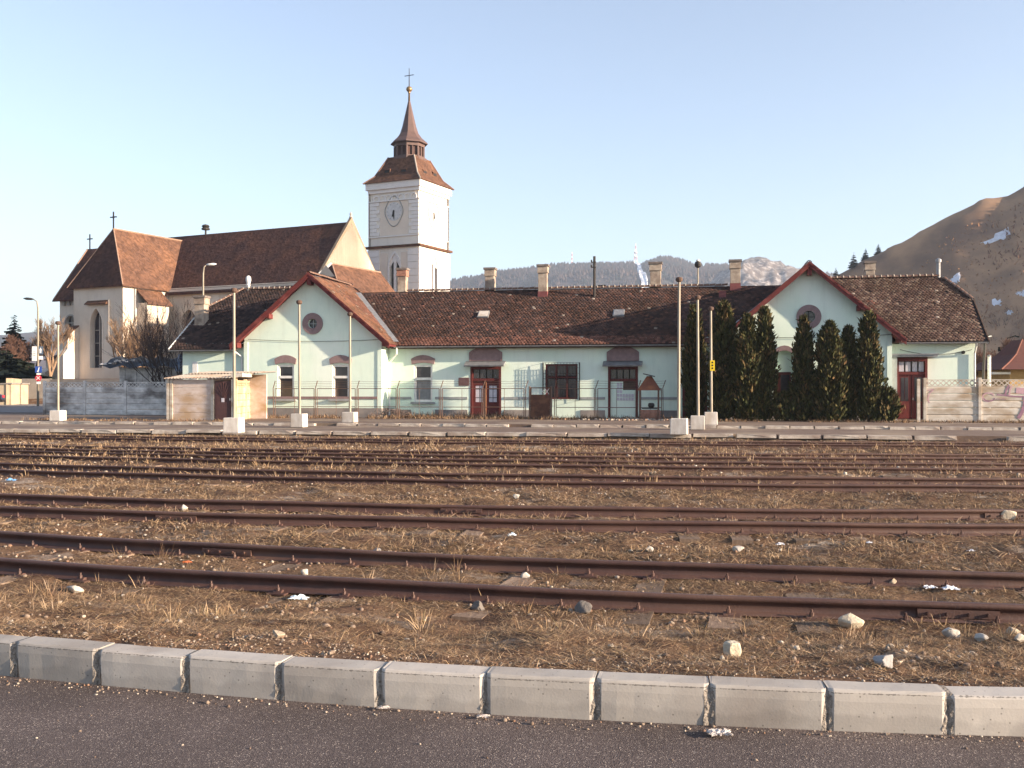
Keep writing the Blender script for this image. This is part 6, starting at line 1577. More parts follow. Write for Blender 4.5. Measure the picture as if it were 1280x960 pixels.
# ================================================================== LEFT BACKGROUND: ROAD, WALLS, LAMPS, SIGNS, CAR
M_farroad = mat('pale_far_asphalt', (.22, .20, .19), (.17, .155, .15), 1.5, .9)
q = MB(); X0, X1 = onY(-420, 63)[0], onY(53, 63)[0]
q.quad((-110, 62.6, .02), (X1 + 1.2, 62.6, .02), (X1 - 1.5, 77.5, .36), (-110, 77.5, .36)); q.quad((-110, 62.45, .02), (X1 + 1.2, 62.45, .02), (X1 + 1.2, 62.6, .02), (-110, 62.6, .02))
tag(q.build('side_road', M_farroad), kind='structure')
M_rough = mat('rough_grey_render', (.24, .22, .20), (.17, .155, .145), 1.2, .95, .4, 8)
M_buffr = mat('buff_render', (.44, .36, .25), (.34, .27, .19), 1.5, .95, .3, 10)
def wall_between(p0, d0, p1, d1, z0, zt0, zt1, th, name, label, m, cap=None):
    a = Vector((*atD(p0, d0), 0)); b = Vector((*atD(p1, d1), 0)); d = (b - a).normalized(); n = Vector((-d.y, d.x, 0)) * th
    root = empty(name, (a.x, a.y, z0), label, 'wall')
    q = MB(); q.add([(a.x, a.y, z0), (b.x, b.y, z0), (b.x + n.x, b.y + n.y, z0), (a.x + n.x, a.y + n.y, z0), (a.x, a.y, zt0), (b.x, b.y, zt1), (b.x + n.x, b.y + n.y, zt1), (a.x + n.x, a.y + n.y, zt0)], [(0, 1, 5, 4), (1, 2, 6, 5), (2, 3, 7, 6), (3, 0, 4, 7), (4, 5, 6, 7)])
    q.build('wall_body', m, root)
    if cap:
        q = MB(); e = .10; a2 = a - d * e - n.normalized() * e; b2 = b + d * e - n.normalized() * e; n2 = n + n.normalized() * 2 * e
        q.add([(a2.x, a2.y, zt0 + .004), (b2.x, b2.y, zt1 + .004), (b2.x + n2.x, b2.y + n2.y, zt1 + .004), (a2.x + n2.x, a2.y + n2.y, zt0 + .004), (a2.x, a2.y, zt0 + .12), (b2.x, b2.y, zt1 + .12), (b2.x + n2.x, b2.y + n2.y, zt1 + .12), (a2.x + n2.x, a2.y + n2.y, zt0 + .12)], [(0, 1, 5, 4), (1, 2, 6, 5), (2, 3, 7, 6), (3, 0, 4, 7), (4, 5, 6, 7)])
        q.build('coping', cap, root)
    return root
wall_between(27, 93, 62, 93, .2, 2.55, 2.55, .5, 'retaining_wall', 'rough grey retaining wall behind the road sign post', M_rough)
wall_between(62, 93, 560, 84, .2, 2.5, 2.4, .5, 'retaining_wall', 'long rough terrace wall below the church, behind the station', M_rough)
wall_between(-120, 85, 14, 85, .2, 1.75, 2.0, 3.0, 'parapet_wall', 'low buff parapet with sloping top at the left edge', M_buffr, M_rough)
wall_between(14.4, 85.05, 27, 92.5, .2, 2.5, 2.5, .4, 'parapet_wall', 'sunlit yellow side of the parapet beside the grey wall', M_buffr)
# street lamps
def street_lamp(px, d, z0, ztop, arm, label, seed, head=M_white):
    x, y = atD(px, d); root = empty('street_lamp', (x, y, z0), label, 'street lamp', 'street lamps')
    rx, ry = CY, SY
    MB().tube([(x, y, z0), (x, y, ztop - .7), (x + rx * arm * .25, y + ry * arm * .25, ztop - .18), (x + rx * arm, y + ry * arm, ztop)], [.09, .065, .05, .035], 8).build('pole', M_steel, root, smooth=True)
    s = 1 if arm > 0 else -1; q = MB(); L_ = .75
    for k, (f, w_, h) in enumerate(((0, .06, .05), (.25, .13, .09), (.7, .15, .10), (1.0, .07, .04))):
        for an in range(8):
            a = 2 * math.pi * an / 8; fx = arm + s * L_ * f
            q.v.append((x + rx * fx - SY * math.cos(a) * w_, y + ry * fx + CY * math.cos(a) * w_, ztop + .02 * k + math.sin(a) * h))
    q.f += [(i * 8 + j, i * 8 + (j + 1) % 8, (i + 1) * 8 + (j + 1) % 8, (i + 1) * 8 + j) for i in range(3) for j in range(8)] + [tuple(range(7, -1, -1)), tuple(range(24, 32))]
    q.build('lamp_head', head, root, smooth=True); return root, x, y
lamp1, lx, ly = street_lamp(47.5, 80, .3, zat(374, 80), -.35, 'tall street lamp carrying road signs, at the far left', 1, M_iron)
street_lamp(254, 80, .5, zat(331, 80), .25, 'street lamp with white head rising behind the left chimney', 2)
def sign_plate(p0, p1, yt, yb, m, off=.12, rnd=False):
    d = 79.8; xa, xb = (p0 - 640) / FOC * d, (p1 - 640) / FOC * d; za, zb = zat(yb, d), zat(yt, d)
    T = lambda u, w, v: (*c2w(u, d - w), v)
    q = MB(T)
    if rnd:
        c, r, zc = (xa + xb) / 2, (xb - xa) / 2, (za + zb) / 2; n = 20; ring = [(c + r * math.cos(6.2832 * i / n), off, zc + r * math.sin(6.2832 * i / n)) for i in range(n)]
        q.add(ring + [(a, off - .03, b) for a, _, b in ring], [tuple(range(n)), tuple(range(2 * n - 1, n - 1, -1))] + [(i, (i + 1) % n, n + (i + 1) % n, n + i) for i in range(n)])
    else: q.box(xa, xb, off - .03, off, za, zb)
    return q, T, (xa, xb, za, zb, off)
M_signblue = mat('sign_blue', (.03, .08, .32), rough=.4); M_signred = mat('sign_red', (.50, .04, .06), rough=.4); M_signwhite = mat('sign_white', (.78, .78, .76), rough=.45); M_signgrey = mat('sign_dark_blue_grey', (.10, .14, .20), rough=.5)
def mark(T, pts, off, name, m, parent): # flat symbol
    MB(T).add([(a, off, b) for a, b in pts], [tuple(range(len(pts)))]).build(name, m, parent)
q, T, s = sign_plate(41, 46.8, 433, 451, M_signwhite); w1 = q.build('information_sign', M_signwhite, lamp1)
for f in (.62, .5, .38): MB(T).box(s[0] + .09, s[1] - .09, s[4] + .001, s[4] + .006, s[2] + (s[3] - s[2]) * f - .025, s[2] + (s[3] - s[2]) * f + .02).build('sign_text', M_grayband, w1)
q, T, s = sign_plate(49, 54.5, 433, 443, M_signgrey); w1 = q.build('direction_sign', M_signgrey, lamp1)
c = (s[0] + s[1]) / 2; zc = (s[2] + s[3]) / 2; mark(T, [(c - .09, zc - .2), (c + .06, zc - .2), (c + .06, zc + .0), (c + .12, zc), (c - .01, zc + .22), (c - .13, zc), (c - .09, zc)], s[4] + .006, 'sign_arrow', M_signwhite, w1)
q, T, s = sign_plate(49, 54.3, 445, 449.5, M_signwhite); q.build('information_sign', M_signwhite, lamp1)
q, T, s = sign_plate(45, 53.3, 458, 465.8, M_signblue, .16); w1 = q.build('direction_sign', M_signblue, lamp1)
c = (s[0] + s[1]) / 2; zc = (s[2] + s[3]) / 2; mark(T, [(c - .12, zc - .16), (c, zc - .20), (c + .04, zc - .12), (c + .10, zc + .18), (c + .02, zc + .16), (c - .03, zc - .06)], s[4] + .006, 'sign_arrow', M_signwhite, w1)
q, T, s = sign_plate(46.5, 52, 466.5, 468.5, M_signwhite); q.build('information_sign', M_signwhite, lamp1)
q, T, s = sign_plate(45, 53, 468.6, 476.6, M_signred, .16, True); w1 = q.build('no_stopping_sign', M_signred, lamp1)
c = (s[0] + s[1]) / 2; zc = (s[2] + s[3]) / 2
for sx in (-1, 1): MB(T).beam((c - .13 * sx, s[4] + .012, zc - .13), (c + .13 * sx, s[4] + .012 + .004 * sx, zc + .13), .045, .01, (0, 1, 0)).build('sign_bar', M_signwhite, w1)
q, T, s = sign_plate(46.5, 51.5, 477.2, 480, M_signwhite); q.build('information_sign', M_signwhite, lamp1)
# globe lamp behind the roof
x, y = atD(872.5, 78); zt = zat(325, 78)
gl_ = empty('globe_lamp', (x, y, .5), 'lamp post with dark round head and pale cap behind the roof', 'street lamp')
MB().tube([(x, y, .5), (x, y, zt - .55)], [.08, .05], 8).build('pole', M_steel, gl_); MB().lathe(x, y, [(.06, zt - .6), (.22, zt - .50), (.26, zt - .34), (.22, zt - .16), (.10, zt - .10)], 12).build('lamp_head', M_iron, gl_); MB().lathe(x, y, [(.14, zt - .1), (.16, zt - .02), (.05, zt + .05)], 10).build('lamp_cap', M_white, gl_)
# tail of a parked car at the very edge of the frame
def car(px_tail, d, z0, label):
    xt, yt = (px_tail - 640) / FOC * d, d
    T = lambda u, w, v: (*c2w(xt - u, yt - w), z0 + v)
    root = empty('parked_car', (*c2w(xt - 2, yt), z0), label, 'car')
    P = [(0.05, .30), (0, .55), (.05, .85), (.35, .95), (.75, 1.38), (2.2, 1.42), (3.0, .98), (3.95, .88), (4.1, .6), (4.05, .28)]
    MB(T).prism(P, -.0, 1.65, axis=1).build('body', mat('dark_blue_car_paint', (.03, .04, .07), rough=.3, spec=.6), root, bevel=.05)
    for a in ([(.5, .96), (.82, 1.32), (1.5, 1.35), (1.5, .96)], [(1.56, .96), (1.56, 1.35), (2.15, 1.35), (2.75, .98)]):
        MB(T).prism(a, 1.651, 1.66, axis=1).build('side_window', M_glass, root)
    for u in (.8, 3.2):
        wq = MB(T); wq.tube([(u, 1.45, .31), (u, 1.68, .31)], .31, 16); wh = wq.build('wheel', M_bars, root); MB(T).tube([(u, 1.681, .31), (u, 1.70, .31)], .18, 12).build('rim', M_zinc, wh)
        wq = MB(T); wq.tube([(u, -.03, .31), (u, .2, .31)], .31, 16); wq.build('wheel', M_bars, root)
    MB(T).box(-.02, .12, 1.35, 1.665, .66, .84).build('tail_light', M_signred, root); MB(T).box(-.02, .12, -.015, .3, .66, .84).build('tail_light', M_signred, root)
    MB(T).box(-.06, .1, -.005, 1.655, .32, .5).build('bumper', M_bars, root)
car(5.5, 82, .28, 'tail of a dark parked car cut off by the left edge')
# tarpaulin covered stall with clutter
SD = 74.0; T = lambda u, w, v: (*c2w(u, SD - w), v)
ua, ub = (128 - 640) / FOC * SD, (240 - 640) / FOC * SD
stall = empty('market_stall', (*c2w((ua + ub) / 2, SD), .2), 'low grey stall with dark tarpaulin roof and blue sheet behind the fence', 'stall')
M_tarp = mat('dark_tarpaulin', (.030, .035, .045), (.05, .055, .06), 3, .6, .3, 10); M_btarp = mat('blue_plastic_sheet', (.10, .17, .30), (.45, .50, .58), 3, .35)
zt, ze = zat(446, SD), zat(459, SD)
wq = MB(T)
for i in range(12):
    a = ua + 1.2 + i * (ub - ua - 1.4) / 12; b = ua + 1.2 + (i + 1) * (ub - ua - 1.4) / 12 - .02
    MB(T).box(a, b, -3, -.02 - .02 * (i % 2), .2, ze).build('wall_sheet', M_panelold, stall)
n = 14; V = []; Fq = []
for i in range(n + 1):
    u = ua - .1 + (ub - ua) * i / n
    for w_, z in ((.7, ze), (-.6, zt - .25), (-1.6, zt), (-3.2, ze + .2)): V.append((*T(u + (w_ < 0) * .6 * (i == 0), w_, z + .12 * math.sin(i * 1.9 + w_) - .05 * math.sin(i * 3.1)),))
for i in range(n):
    for k in range(3): a = i * 4 + k; Fq.append((a, a + 4, a + 5, a + 1))
me = bpy.data.meshes.new('tarpaulin'); me.from_pydata(V, [], Fq); me.update(); link('tarpaulin', me, M_tarp, stall)
MB(T).add([(ub - 1.0, .74, ze - .3), (ub + .2, .74, ze - .35), (ub + .1, .3, zt + .15), (ub - .9, .2, zt + .18)], [(0, 1, 2, 3)]).build('plastic_sheet', M_btarp, stall)
rg = random.Random(8); M_snow = mat('old_snow', (.80, .82, .86), (.70, .72, .76), 2, .9)
for k in range(26):
    u = ua + rg.uniform(0, 2.3); f = rg.random(); zz = ze + .15 + f * (zt - ze) * .8 * min(1, (u - ua) / 1.5); MB(T).box(u, u + rg.uniform(.08, .26), .55 - f * 1.2, .75 - f * 1.2, zz, zz + rg.uniform(.03, .14)).build('scrap', M_panelold, stall)
# ------------------------------------------------------------------ trees round the site
M_twigred = mat('reddish_twigs', (.17, .095, .065), (.12, .065, .05), 3, .95); M_twigtan = mat('tan_twigs', (.30, .205, .13), (.22, .14, .09), 3, .95); M_twigshade = mat('shaded_twigs', (.075, .055, .05), (.05, .038, .036), 3, .95)  # the darkest twig colour holds the station's shade
def at_tree(px, d): return atD(px, d)
def gz(x, y): return float(ground_h(np.array([x]), np.array([y]), False)[0])
for k, (px, d, yt, lab, m, kw) in enumerate((
        (4, 112, 414, 'reddish bare tree at the far left edge beside the dark spruce', M_twigred, dict(stems=3, spread=.6)),
        (27, 116, 428, 'reddish bare tree between the spruce and the street lamp', M_twigred, dict(stems=3, spread=.6)),
        (62, 108, 374, 'tall pale bare tree between the street lamp and the church', M_twigtan, dict(stems=2, spread=.45, up=.35)),
        (40, 124, 398, 'bare tree directly behind the street lamp', M_twigred, dict(stems=2, spread=.5)),
        (165, 96, 366, 'sunlit tan bare tree in front of the lit church wall', M_twigtan, dict(stems=7, spread=.45, up=.3)),
        (1246, 78, 405, 'brown bare tree left of the red roofed hut', M_twigred, dict(stems=3, spread=.55)),
        (1275, 86, 395, 'brown bare tree behind the red roofed hut', M_twigred, dict(stems=3, spread=.55)),
        (1228, 92, 418, 'brown bare tree right behind the end of the station roof', M_twigred, dict(stems=3, spread=.6)))):
    x, y = at_tree(px, d); z = gz(x, y); h = zat(yt, d) - z
    bare_tree(x, y, z, h, lab, 100 + k, m, depth=6 if d > 100 else 5, kids=3, twig=.02, r0=h * .016, group='bare trees', trunk_frac=.30, **kw)
x, y = at_tree(222, 70); bare_tree(x, y, gz(x, y), zat(372, 70) + .1, 'dark many stemmed bare tree left of the big chimney', 131, M_twigshade, stems=5, spread=.46, depth=5, kids=3, twig=.012, r0=.08, lean=(-.18, 0), up=.32, trunk_frac=.42, group='bare trees')
x, y = at_tree(206, 72); bare_tree(x, y, gz(x, y), zat(385, 72) + .1, 'dark bare tree with crossing branches behind the stall', 132, M_twigshade, stems=2, spread=.5, depth=4, kids=4, twig=.012, r0=.06, up=.34, trunk_frac=.42, group='bare trees')
x, y = at_tree(17.5, 140); conifer(x, y, 2.4, zat(389, 140) - 2.4, 2.6, 'dark spruce standing alone over the reddish trees', 5)
x, y = at_tree(8, 104); conifer(x, y, 2.4, zat(452, 104) - 1.0, 4.5, 'broad low dark conifer behind the parapet wall', 6, dark=.8, tiers=9)
x, y = at_tree(-18, 120); conifer(x, y, 2.4, 6, 2.6, 'slender dark conifer cut by the left edge', 7)
x, y = at_tree(1268, 100); conifer(x, y, .5, 6.5, 5.5, 'broad dark conifer behind the red roofed hut', 8, dark=.6, tiers=9)
x, y = at_tree(1236, 104); conifer(x, y, .5, 5.4, 5.5, 'broad dark conifer behind the white post', 9, dark=.6, tiers=9)
# hut with red roof at the right edge, white post, dark mast
HD = 66.0; T = lambda u, w, v: (*c2w(u, HD - w), v); ha = (1262 - 640) / FOC * HD; he = (1243 - 640) / FOC * HD
hut = empty('red_roofed_hut', (*c2w(ha + 2.5, HD), 0), 'small hut with curved red tiled roof at the right edge', 'hut')
ze, zp = zat(461, HD), zat(425, HD)
M_huty = mat('hut_ochre_render', (.42, .28, .12), (.32, .20, .09), 5, .95)
hq = MB(T); hq.box(ha, ha + 4.5, -4.5, 0, 0, ze + .1); hq.build('wall', M_huty, hut)
um, wm = ha + 2.25, -2.25; V = []
for f, z in ((1.0, ze - .05), (.72, ze + (zp - ze) * .22), (.45, ze + (zp - ze) * .52), (.22, zp + .1)):
    r = (2.25 + (ha - he)) * f
    V += [(um - r, wm - r, z), (um + r, wm - r, z), (um + r, wm + r, z), (um - r, wm + r, z)]
hq = MB(T); hq.add(V, [(i * 4 + j, i * 4 + (j + 1) % 4, (i + 1) * 4 + (j + 1) % 4, (i + 1) * 4 + j) for i in range(3) for j in range(4)] + [(12, 13, 14, 15), (3, 2, 1, 0)])
M_hutroof = mat('hut_red_tile', (.11, .042, .034), (.08, .034, .03), 3, .9, .3, 20); hq.build('roof', M_hutroof, hut)
hr2 = MB(T)
for j in (3, 2): hr2.tube([V[j], V[4 + j], V[8 + j], V[12 + j]], .06, 6)
hr2.build('hip_tiles', mat('hip_red', (.18, .075, .055), rough=.9), hut)
MB(T).box(he - .15, ha + .02, -.1, .1, ze - .35, ze - .2).build('eave_board', M_white, hut)
x, y = atD(1236.5, 60); wp = empty('white_post', (x, y, 0), 'white post standing behind the concrete fence', 'post')
MB().tube([(x, y, 0), (x, y, zat(446, 60))], .095, 12).build('shaft', M_white, wp); MB().lathe(x, y, [(.10, zat(446, 60)), (.12, zat(446, 60) + .06), (.05, zat(446, 60) + .12)], 12).build('cap', M_zinc, wp)
x, y = atD(1229, 60); dm = empty('utility_pole', (x, y, 0), 'dark leaning utility pole with white insulators by the roof end', 'pole')
MB().tube([(x - .1, y, 0), (x + .12, y, zat(418, 60))], [.09, .07], 8).build('shaft', M_iron, dm)
MB().beam((x - .3, y, zat(424, 60)), (x + .45, y, zat(420, 60)), .06, .06).build('crossarm', M_white, dm)

# ================================================================== HILLS
def near_hill(x, d):                  # a grassy spur that climbs to the right; x to the right, d away, both from the road bend
    x = np.asarray(x, float); d = np.asarray(d, float)
    dr = 392 + 14 * np.sin(x / 37)
    zr = .525 * (x - 32); zr = np.where(zr > 102, 102 + (zr - 102) * .35, zr)
    z = np.where(d < dr, zr - .92 * (dr - d), zr - .30 * (d - dr))
    z = np.where(z < 12, 12 - (12 - z) * .35, z); z = np.where(z < 5, 5 - (5 - z) * .45, z)
    n = (fbm(x / 34, d / 34, 90, 5) - .47) * 12 * np.clip(z / 25, 0, 1) * np.clip(np.abs(dr - d) / 25 + .25, 0, 1) + (fbm(x / 9, d / 9, 95, 3) - .44) * 3.2
    # a shallow gully running down the front
    g = np.exp(-((x - .42 * d - 22 - 8 * np.sin(d / 30)) / 9) ** 2) * 2.5 * np.clip(z / 30, 0, 1)
    return z + n - g - 2
xs = np.concatenate([np.arange(-20, 330, 2.6), np.arange(330, 800, 16)]); ds = np.concatenate([np.arange(120, 430, 3.0), np.arange(430, 760, 14)])
XX, DD = np.meshgrid(xs, ds); ZZ = near_hill(XX, DD); WX, WY = CY * XX - SY * DD, SY * XX + CY * DD
nx, ny = len(xs), len(ds); idx = np.arange(nx * ny).reshape(ny, nx)
Fq = np.stack([idx[:-1, :-1], idx[:-1, 1:], idx[1:, 1:], idx[1:, :-1]], -1).reshape(-1, 4)
M_hill = mat('winter_hillside', (.38, .225, .125), (.22, .135, .082), .045, .97, .5, .5, c3=(.15, .092, .062), s3=.05, lo=.40, hi=.60, detail=10)
tag(fast_mesh('near_hill', np.stack([WX, WY, ZZ], -1).reshape(-1, 3), Fq, M_hill, smooth=True), kind='structure')
# scrub on it
n = 34000; x = RNG.uniform(60, 330, n); d = RNG.uniform(230, 430, n); z = near_hill(x, d); m = (z > 0) & (d < 372) & (x / d < .62) & (fbm(x / 22, d / 22, 99, 4) > .40); x, d, z = x[m], d[m], z[m]; n = len(x)
WX, WY = CY * x - SY * d, SY * x + CY * d
sh = fbm(x / 30, d / 30, 120, 4)
Lh = RNG.uniform(.3, .9, n) * (1 + 1.6 * (sh > .54)); V, Fg, c = make_grass('s', WX, WY, Lh, RNG.uniform(.25, .7, n), RNG.uniform(.6, 1.5, n), RNG.uniform(0, 6.28, n), RNG.uniform(0, .2, n), RNG.integers(0, 7, n), Z=z)
SCR = np.array([(.34, .19, .095), (.25, .135, .075), (.14, .080, .055), (.40, .23, .115), (.11, .065, .047), (.20, .095, .06)])
pk = np.clip((sh * 9 - 2.6 + RNG.normal(0, 1.0, n)).astype(int), 0, 5); cc = SCR[np.array([3, 0, 1, 5, 2, 4])[pk]] * RNG.uniform(.8, 1.2, (n, 1))
tag(fast_mesh('hill_scrub', V, Fg, M_grass, cols=np.concatenate([cc, cc, cc])), 'brown scrub and dead grass over the near hill', 'scrub', kind='stuff')
n = 9000; x = RNG.uniform(60, 240, n); d = RNG.uniform(180, 370, n); z = near_hill(x, d); m = (z > -1) & (z < 34) & (x / d < .60) & (fbm(x / 16, d / 16, 131, 4) > .47); x, d, z = x[m], d[m], z[m]
I = np.repeat(np.arange(len(x)), 9); n = len(I); bx = CY * x - SY * d; by = SY * x + CY * d
V, Fg, c = make_grass('b', bx[I] + RNG.normal(0, .5, n), by[I] + RNG.normal(0, .5, n), RNG.uniform(1.2, 3.6, n), RNG.uniform(.06, .16, n), RNG.uniform(.7, 1.5, n), RNG.uniform(0, 6.28, n), RNG.uniform(0, .2, n), RNG.integers(0, 7, n), Z=z[I])
cc = np.array([(.20, .115, .075), (.15, .085, .06), (.26, .155, .095), (.11, .07, .055)])[RNG.integers(0, 4, len(x))][I] * RNG.uniform(.7, 1.2, (n, 1))
tag(fast_mesh('hill_bushes', V, Fg, M_grass, cols=np.concatenate([cc, cc, cc])), 'bare brown bushes massed on the foot of the near hill', 'bushes', kind='stuff')
def hill_hit(px, py, f=near_hill, d0=150, d1=700, st=1.0):
    u = (px - 640) / FOC; v = (HOR - py) / FOC
    d = np.arange(d0, d1, st); h = np.nonzero(EYE + v * d < f(u * d, d))[0]
    return (u * d[h[0]], d[h[0]]) if len(h) else None
def draped(outline, f, off, name, m, label, cat, group, **kw):
    rj = random.Random(int(outline[0][0])); dense = []
    for (a, b), (c_, d_) in zip(outline, outline[1:] + outline[:1]):
        for q in range(4): dense.append((a + (c_ - a) * q / 4 + rj.gauss(0, .9), b + (d_ - b) * q / 4 + rj.gauss(0, .6)))
    P = [hill_hit(px, py, f, **kw) for px, py in dense]; P = [p for p in P if p]
    if len(P) < 3: return None
    c = np.mean(P, axis=0); V = []; n = len(P); Fd = []
    rings = 5
    for k in range(1, rings + 1):
        for p in P:
            q = c + (np.array(p) - c) * k / rings; V.append((*c2w(*q), float(f(np.array(q[0]), np.array(q[1]))) + off))
    V.append((*c2w(*c), float(f(np.array(c[0]), np.array(c[1]))) + off)); ci = len(V) - 1
    for i in range(n): Fd.append((ci, i, (i + 1) % n))
    for k in range(rings - 1):
        for i in range(n): Fd.append((k * n + i, (k + 1) * n + i, (k + 1) * n + (i + 1) % n, k * n + (i + 1) % n))
    V2 = [(a, b, z - off * 1.5) for a, b, z in V[(rings - 1) * n: rings * n]]; b0 = len(V); V += V2
    for i in range(n): Fd.append(((rings - 1) * n + i, b0 + i, b0 + (i + 1) % n, (rings - 1) * n + (i + 1) % n))
    me = bpy.data.meshes.new(name); me.from_pydata(V, [], Fd); me.update(); return tag(link(name, me, m), label, cat, group)
M_oldsnow = mat('dirty_hill_snow', (.60, .63, .70), (.38, .36, .37), .35, .9, lo=.45, hi=.75)
for pts, lab in (([(1226, 307), (1233, 303), (1240, 300), (1245, 294), (1252, 291), (1261, 288), (1262, 293), (1256, 299), (1246, 303), (1236, 306)], 'long white snow patch high on the right hill'),
                 ([(1188, 353), (1193, 348), (1197, 343), (1200, 342), (1201, 348), (1198, 354), (1193, 357)], 'snow patch just above the station roof end'),
                 ([(1239, 380), (1246, 377), (1253, 380), (1251, 385), (1244, 387)], 'small snow patch midway down the right hill'),
                 ([(1270, 369), (1278, 367), (1286, 367), (1284, 373), (1275, 373)], 'snow patch cut by the right edge of the picture'),
                 ([(1256, 393), (1262, 391), (1267, 392), (1261, 395)], 'smallest snow speck low on the right hill')):
    draped(pts, near_hill, .22, 'snow_patch', M_oldsnow, lab, 'snow patch', 'snow patches on the hill')
for k, (px, yb, h_px, lab) in enumerate(((1067, 338, 18, 'small dark pine lowest on the left hill crest'), (1082, 331, 14, 'small dark pine in the middle of the hill crest'), (1098, 322, 13, 'small dark pine highest on the hill crest'), (1045, 349, 12, 'tiny dark pine peeping over the station ridge'))):
    dd = np.arange(200, 560, 1.0); xx = (px - 640) / FOC * dd; d = float(dd[np.argmax((near_hill(xx, dd) - EYE) / dd)]); x = (px - 640) / FOC * d; zb = float(near_hill(np.array(x), np.array(d))); hm = h_px / FOC * d
    X_, Y_ = c2w(x, d); conifer(X_, Y_, zb - .6, hm + .6, hm * .34, lab, 60 + k, 'pines on the hill crest', tiers=8)

# far wooded ridge
SKX = np.array([-900, -400, 0, 250, 440, 560, 600, 640, 680, 720, 760, 790, 805, 818, 835, 850, 868, 885, 905, 940, 1000, 1100, 1300, 1700, 2200])
SKY_ = np.array([462, 440, 420, 392, 366, 353, 346, 339, 334, 332, 331.5, 329.5, 329, 324, 323, 326.5, 332, 333, 333, 334, 340, 352, 380, 420, 455])
RD = 2300.0
def far_hill(x, d):
    px = 640 + FOC * x / np.maximum(d, 1) ; zr = EYE + (HOR - np.interp(px, SKX, SKY_)) / FOC * RD
    t = np.clip((d - 1150) / (RD - 1150), 0, 1); s = t ** .85
    z = zr * s; z = np.where(d > RD, zr * np.clip(1 - (d - RD) / 500, 0, 1), z)
    return z + (fbm(x / 150, d / 150, 140, 5) - .47) * 55 * np.clip((1 - t) * 4, 0, 1) * np.clip(t * 4, 0, 1)
pxs = np.arange(-900, 2200, 7.0); ds = np.concatenate([np.linspace(1150, RD, 46), np.linspace(RD + 30, RD + 500, 6)])
PP, DD = np.meshgrid(pxs, ds); XX = (PP - 640) / FOC * DD; ZZ = far_hill(XX, DD); WX, WY = CY * XX - SY * DD, SY * XX + CY * DD
nx, ny = len(pxs), len(ds); idx = np.arange(nx * ny).reshape(ny, nx); Fq = np.stack([idx[:-1, :-1], idx[:-1, 1:], idx[1:, 1:], idx[1:, :-1]], -1).reshape(-1, 4)
M_far = mat('far_winter_forest', (.085, .066, .068), (.058, .050, .056), .012, .98, .8, .05, c3=(.05, .055, .05), s3=.006, detail=10)
tag(fast_mesh('far_hills', np.stack([WX, WY, ZZ], -1).reshape(-1, 3), Fq, M_far, smooth=True), kind='structure')
# rocky summit in front of it
CR = np.array((.2415 * 1750, 1750.0)); CRH = EYE + (HOR - 322.5) / FOC * 1750
def crag(x, d):
    px = 640 + FOC * x / np.maximum(d, 1)
    top = EYE + (HOR - np.interp(px, [780, 860, 895, 915, 930, 945, 958, 972, 990, 1010, 1040, 1100, 1200], [420, 372, 345, 331, 323.5, 322, 323.5, 327, 332, 338, 350, 374, 420])) / FOC * 1750
    t = np.clip((d - 1250) / 500, 0, 1); z = top * t ** .9; z = np.where(d > 1750, top * np.clip(1 - (d - 1750) / 350, 0, 1), z)
    return z + (fbm(x / 60, d / 60, 160, 6) - .47) * 55 * np.clip((1 - t) * 6, 0, 1) * np.clip(t * 3, 0, 1) + (fbm(x / 11, d / 11, 170, 3) - .44) * 15 * np.clip(t * 3, 0, 1)
pxs = np.arange(790, 1190, 2.5); ds = np.concatenate([np.linspace(1250, 1750, 60), np.linspace(1770, 2100, 5)])
PP, DD = np.meshgrid(pxs, ds); XX = (PP - 640) / FOC * DD; ZZ = crag(XX, DD); WX, WY = CY * XX - SY * DD, SY * XX + CY * DD
nx, ny = len(pxs), len(ds); idx = np.arange(nx * ny).reshape(ny, nx); Fq = np.stack([idx[:-1, :-1], idx[:-1, 1:], idx[1:, 1:], idx[1:, :-1]], -1).reshape(-1, 4)
M_crag = mat('snowy_limestone_crag', (.12, .098, .088), (.075, .066, .066), .03, .97, .7, .08, c3=(.30, .285, .28), s3=.11, detail=12)
tag(fast_mesh('rocky_hill', np.stack([WX, WY, ZZ], -1).reshape(-1, 3), Fq, M_crag), kind='structure')
# far trees: small cones over slope and crest
def cones(x, d, z, h, r, cols):
    n = len(x); WX, WY = CY * x - SY * d, SY * x + CY * d; k = 5; a = np.arange(k) * 2 * np.pi / k
    ring = np.stack([WX[:, None] + r[:, None] * np.cos(a), WY[:, None] + r[:, None] * np.sin(a), np.repeat(z[:, None] - 1, k, 1)], -1)
    V = np.concatenate([ring, np.stack([WX, WY, z + h], -1)[:, None]], 1).reshape(-1, 3); b = (np.arange(n) * (k + 1))[:, None]
    Fc = np.concatenate([np.concatenate([b + i, b + (i + 1) % k, b + k], 1) for i in range(k)]); return V, Fc, np.concatenate([cols] * k)
n = 15000; px = RNG.uniform(480, 1080, n); d = RD - np.abs(RNG.normal(0, 330, n)); x = (px - 640) / FOC * d; z = far_hill(x, d)
keep = ~((np.abs(px - (797 + (RD - d) * .014)) < 5.5)); px, d, x, z = px[keep], d[keep], x[keep], z[keep]; n = len(x)
clump = fbm(px / 30, d / 90, 180, 4); h = RNG.uniform(4, 10, n) * (.5 + clump); pal = np.array([(.035, .042, .042), (.065, .054, .055), (.085, .066, .064), (.045, .046, .047)])
c = pal[np.clip((clump * 5 - .6 + RNG.normal(0, .7, n)).astype(int), 0, 3)]
V, Fc, c3_ = cones(x, d, z, h, h * .45, c)
tag(fast_mesh('far_forest', V, Fc, M_grass, cols=c3_), 'hazy mixed forest covering the far ridge', 'forest', kind='stuff')
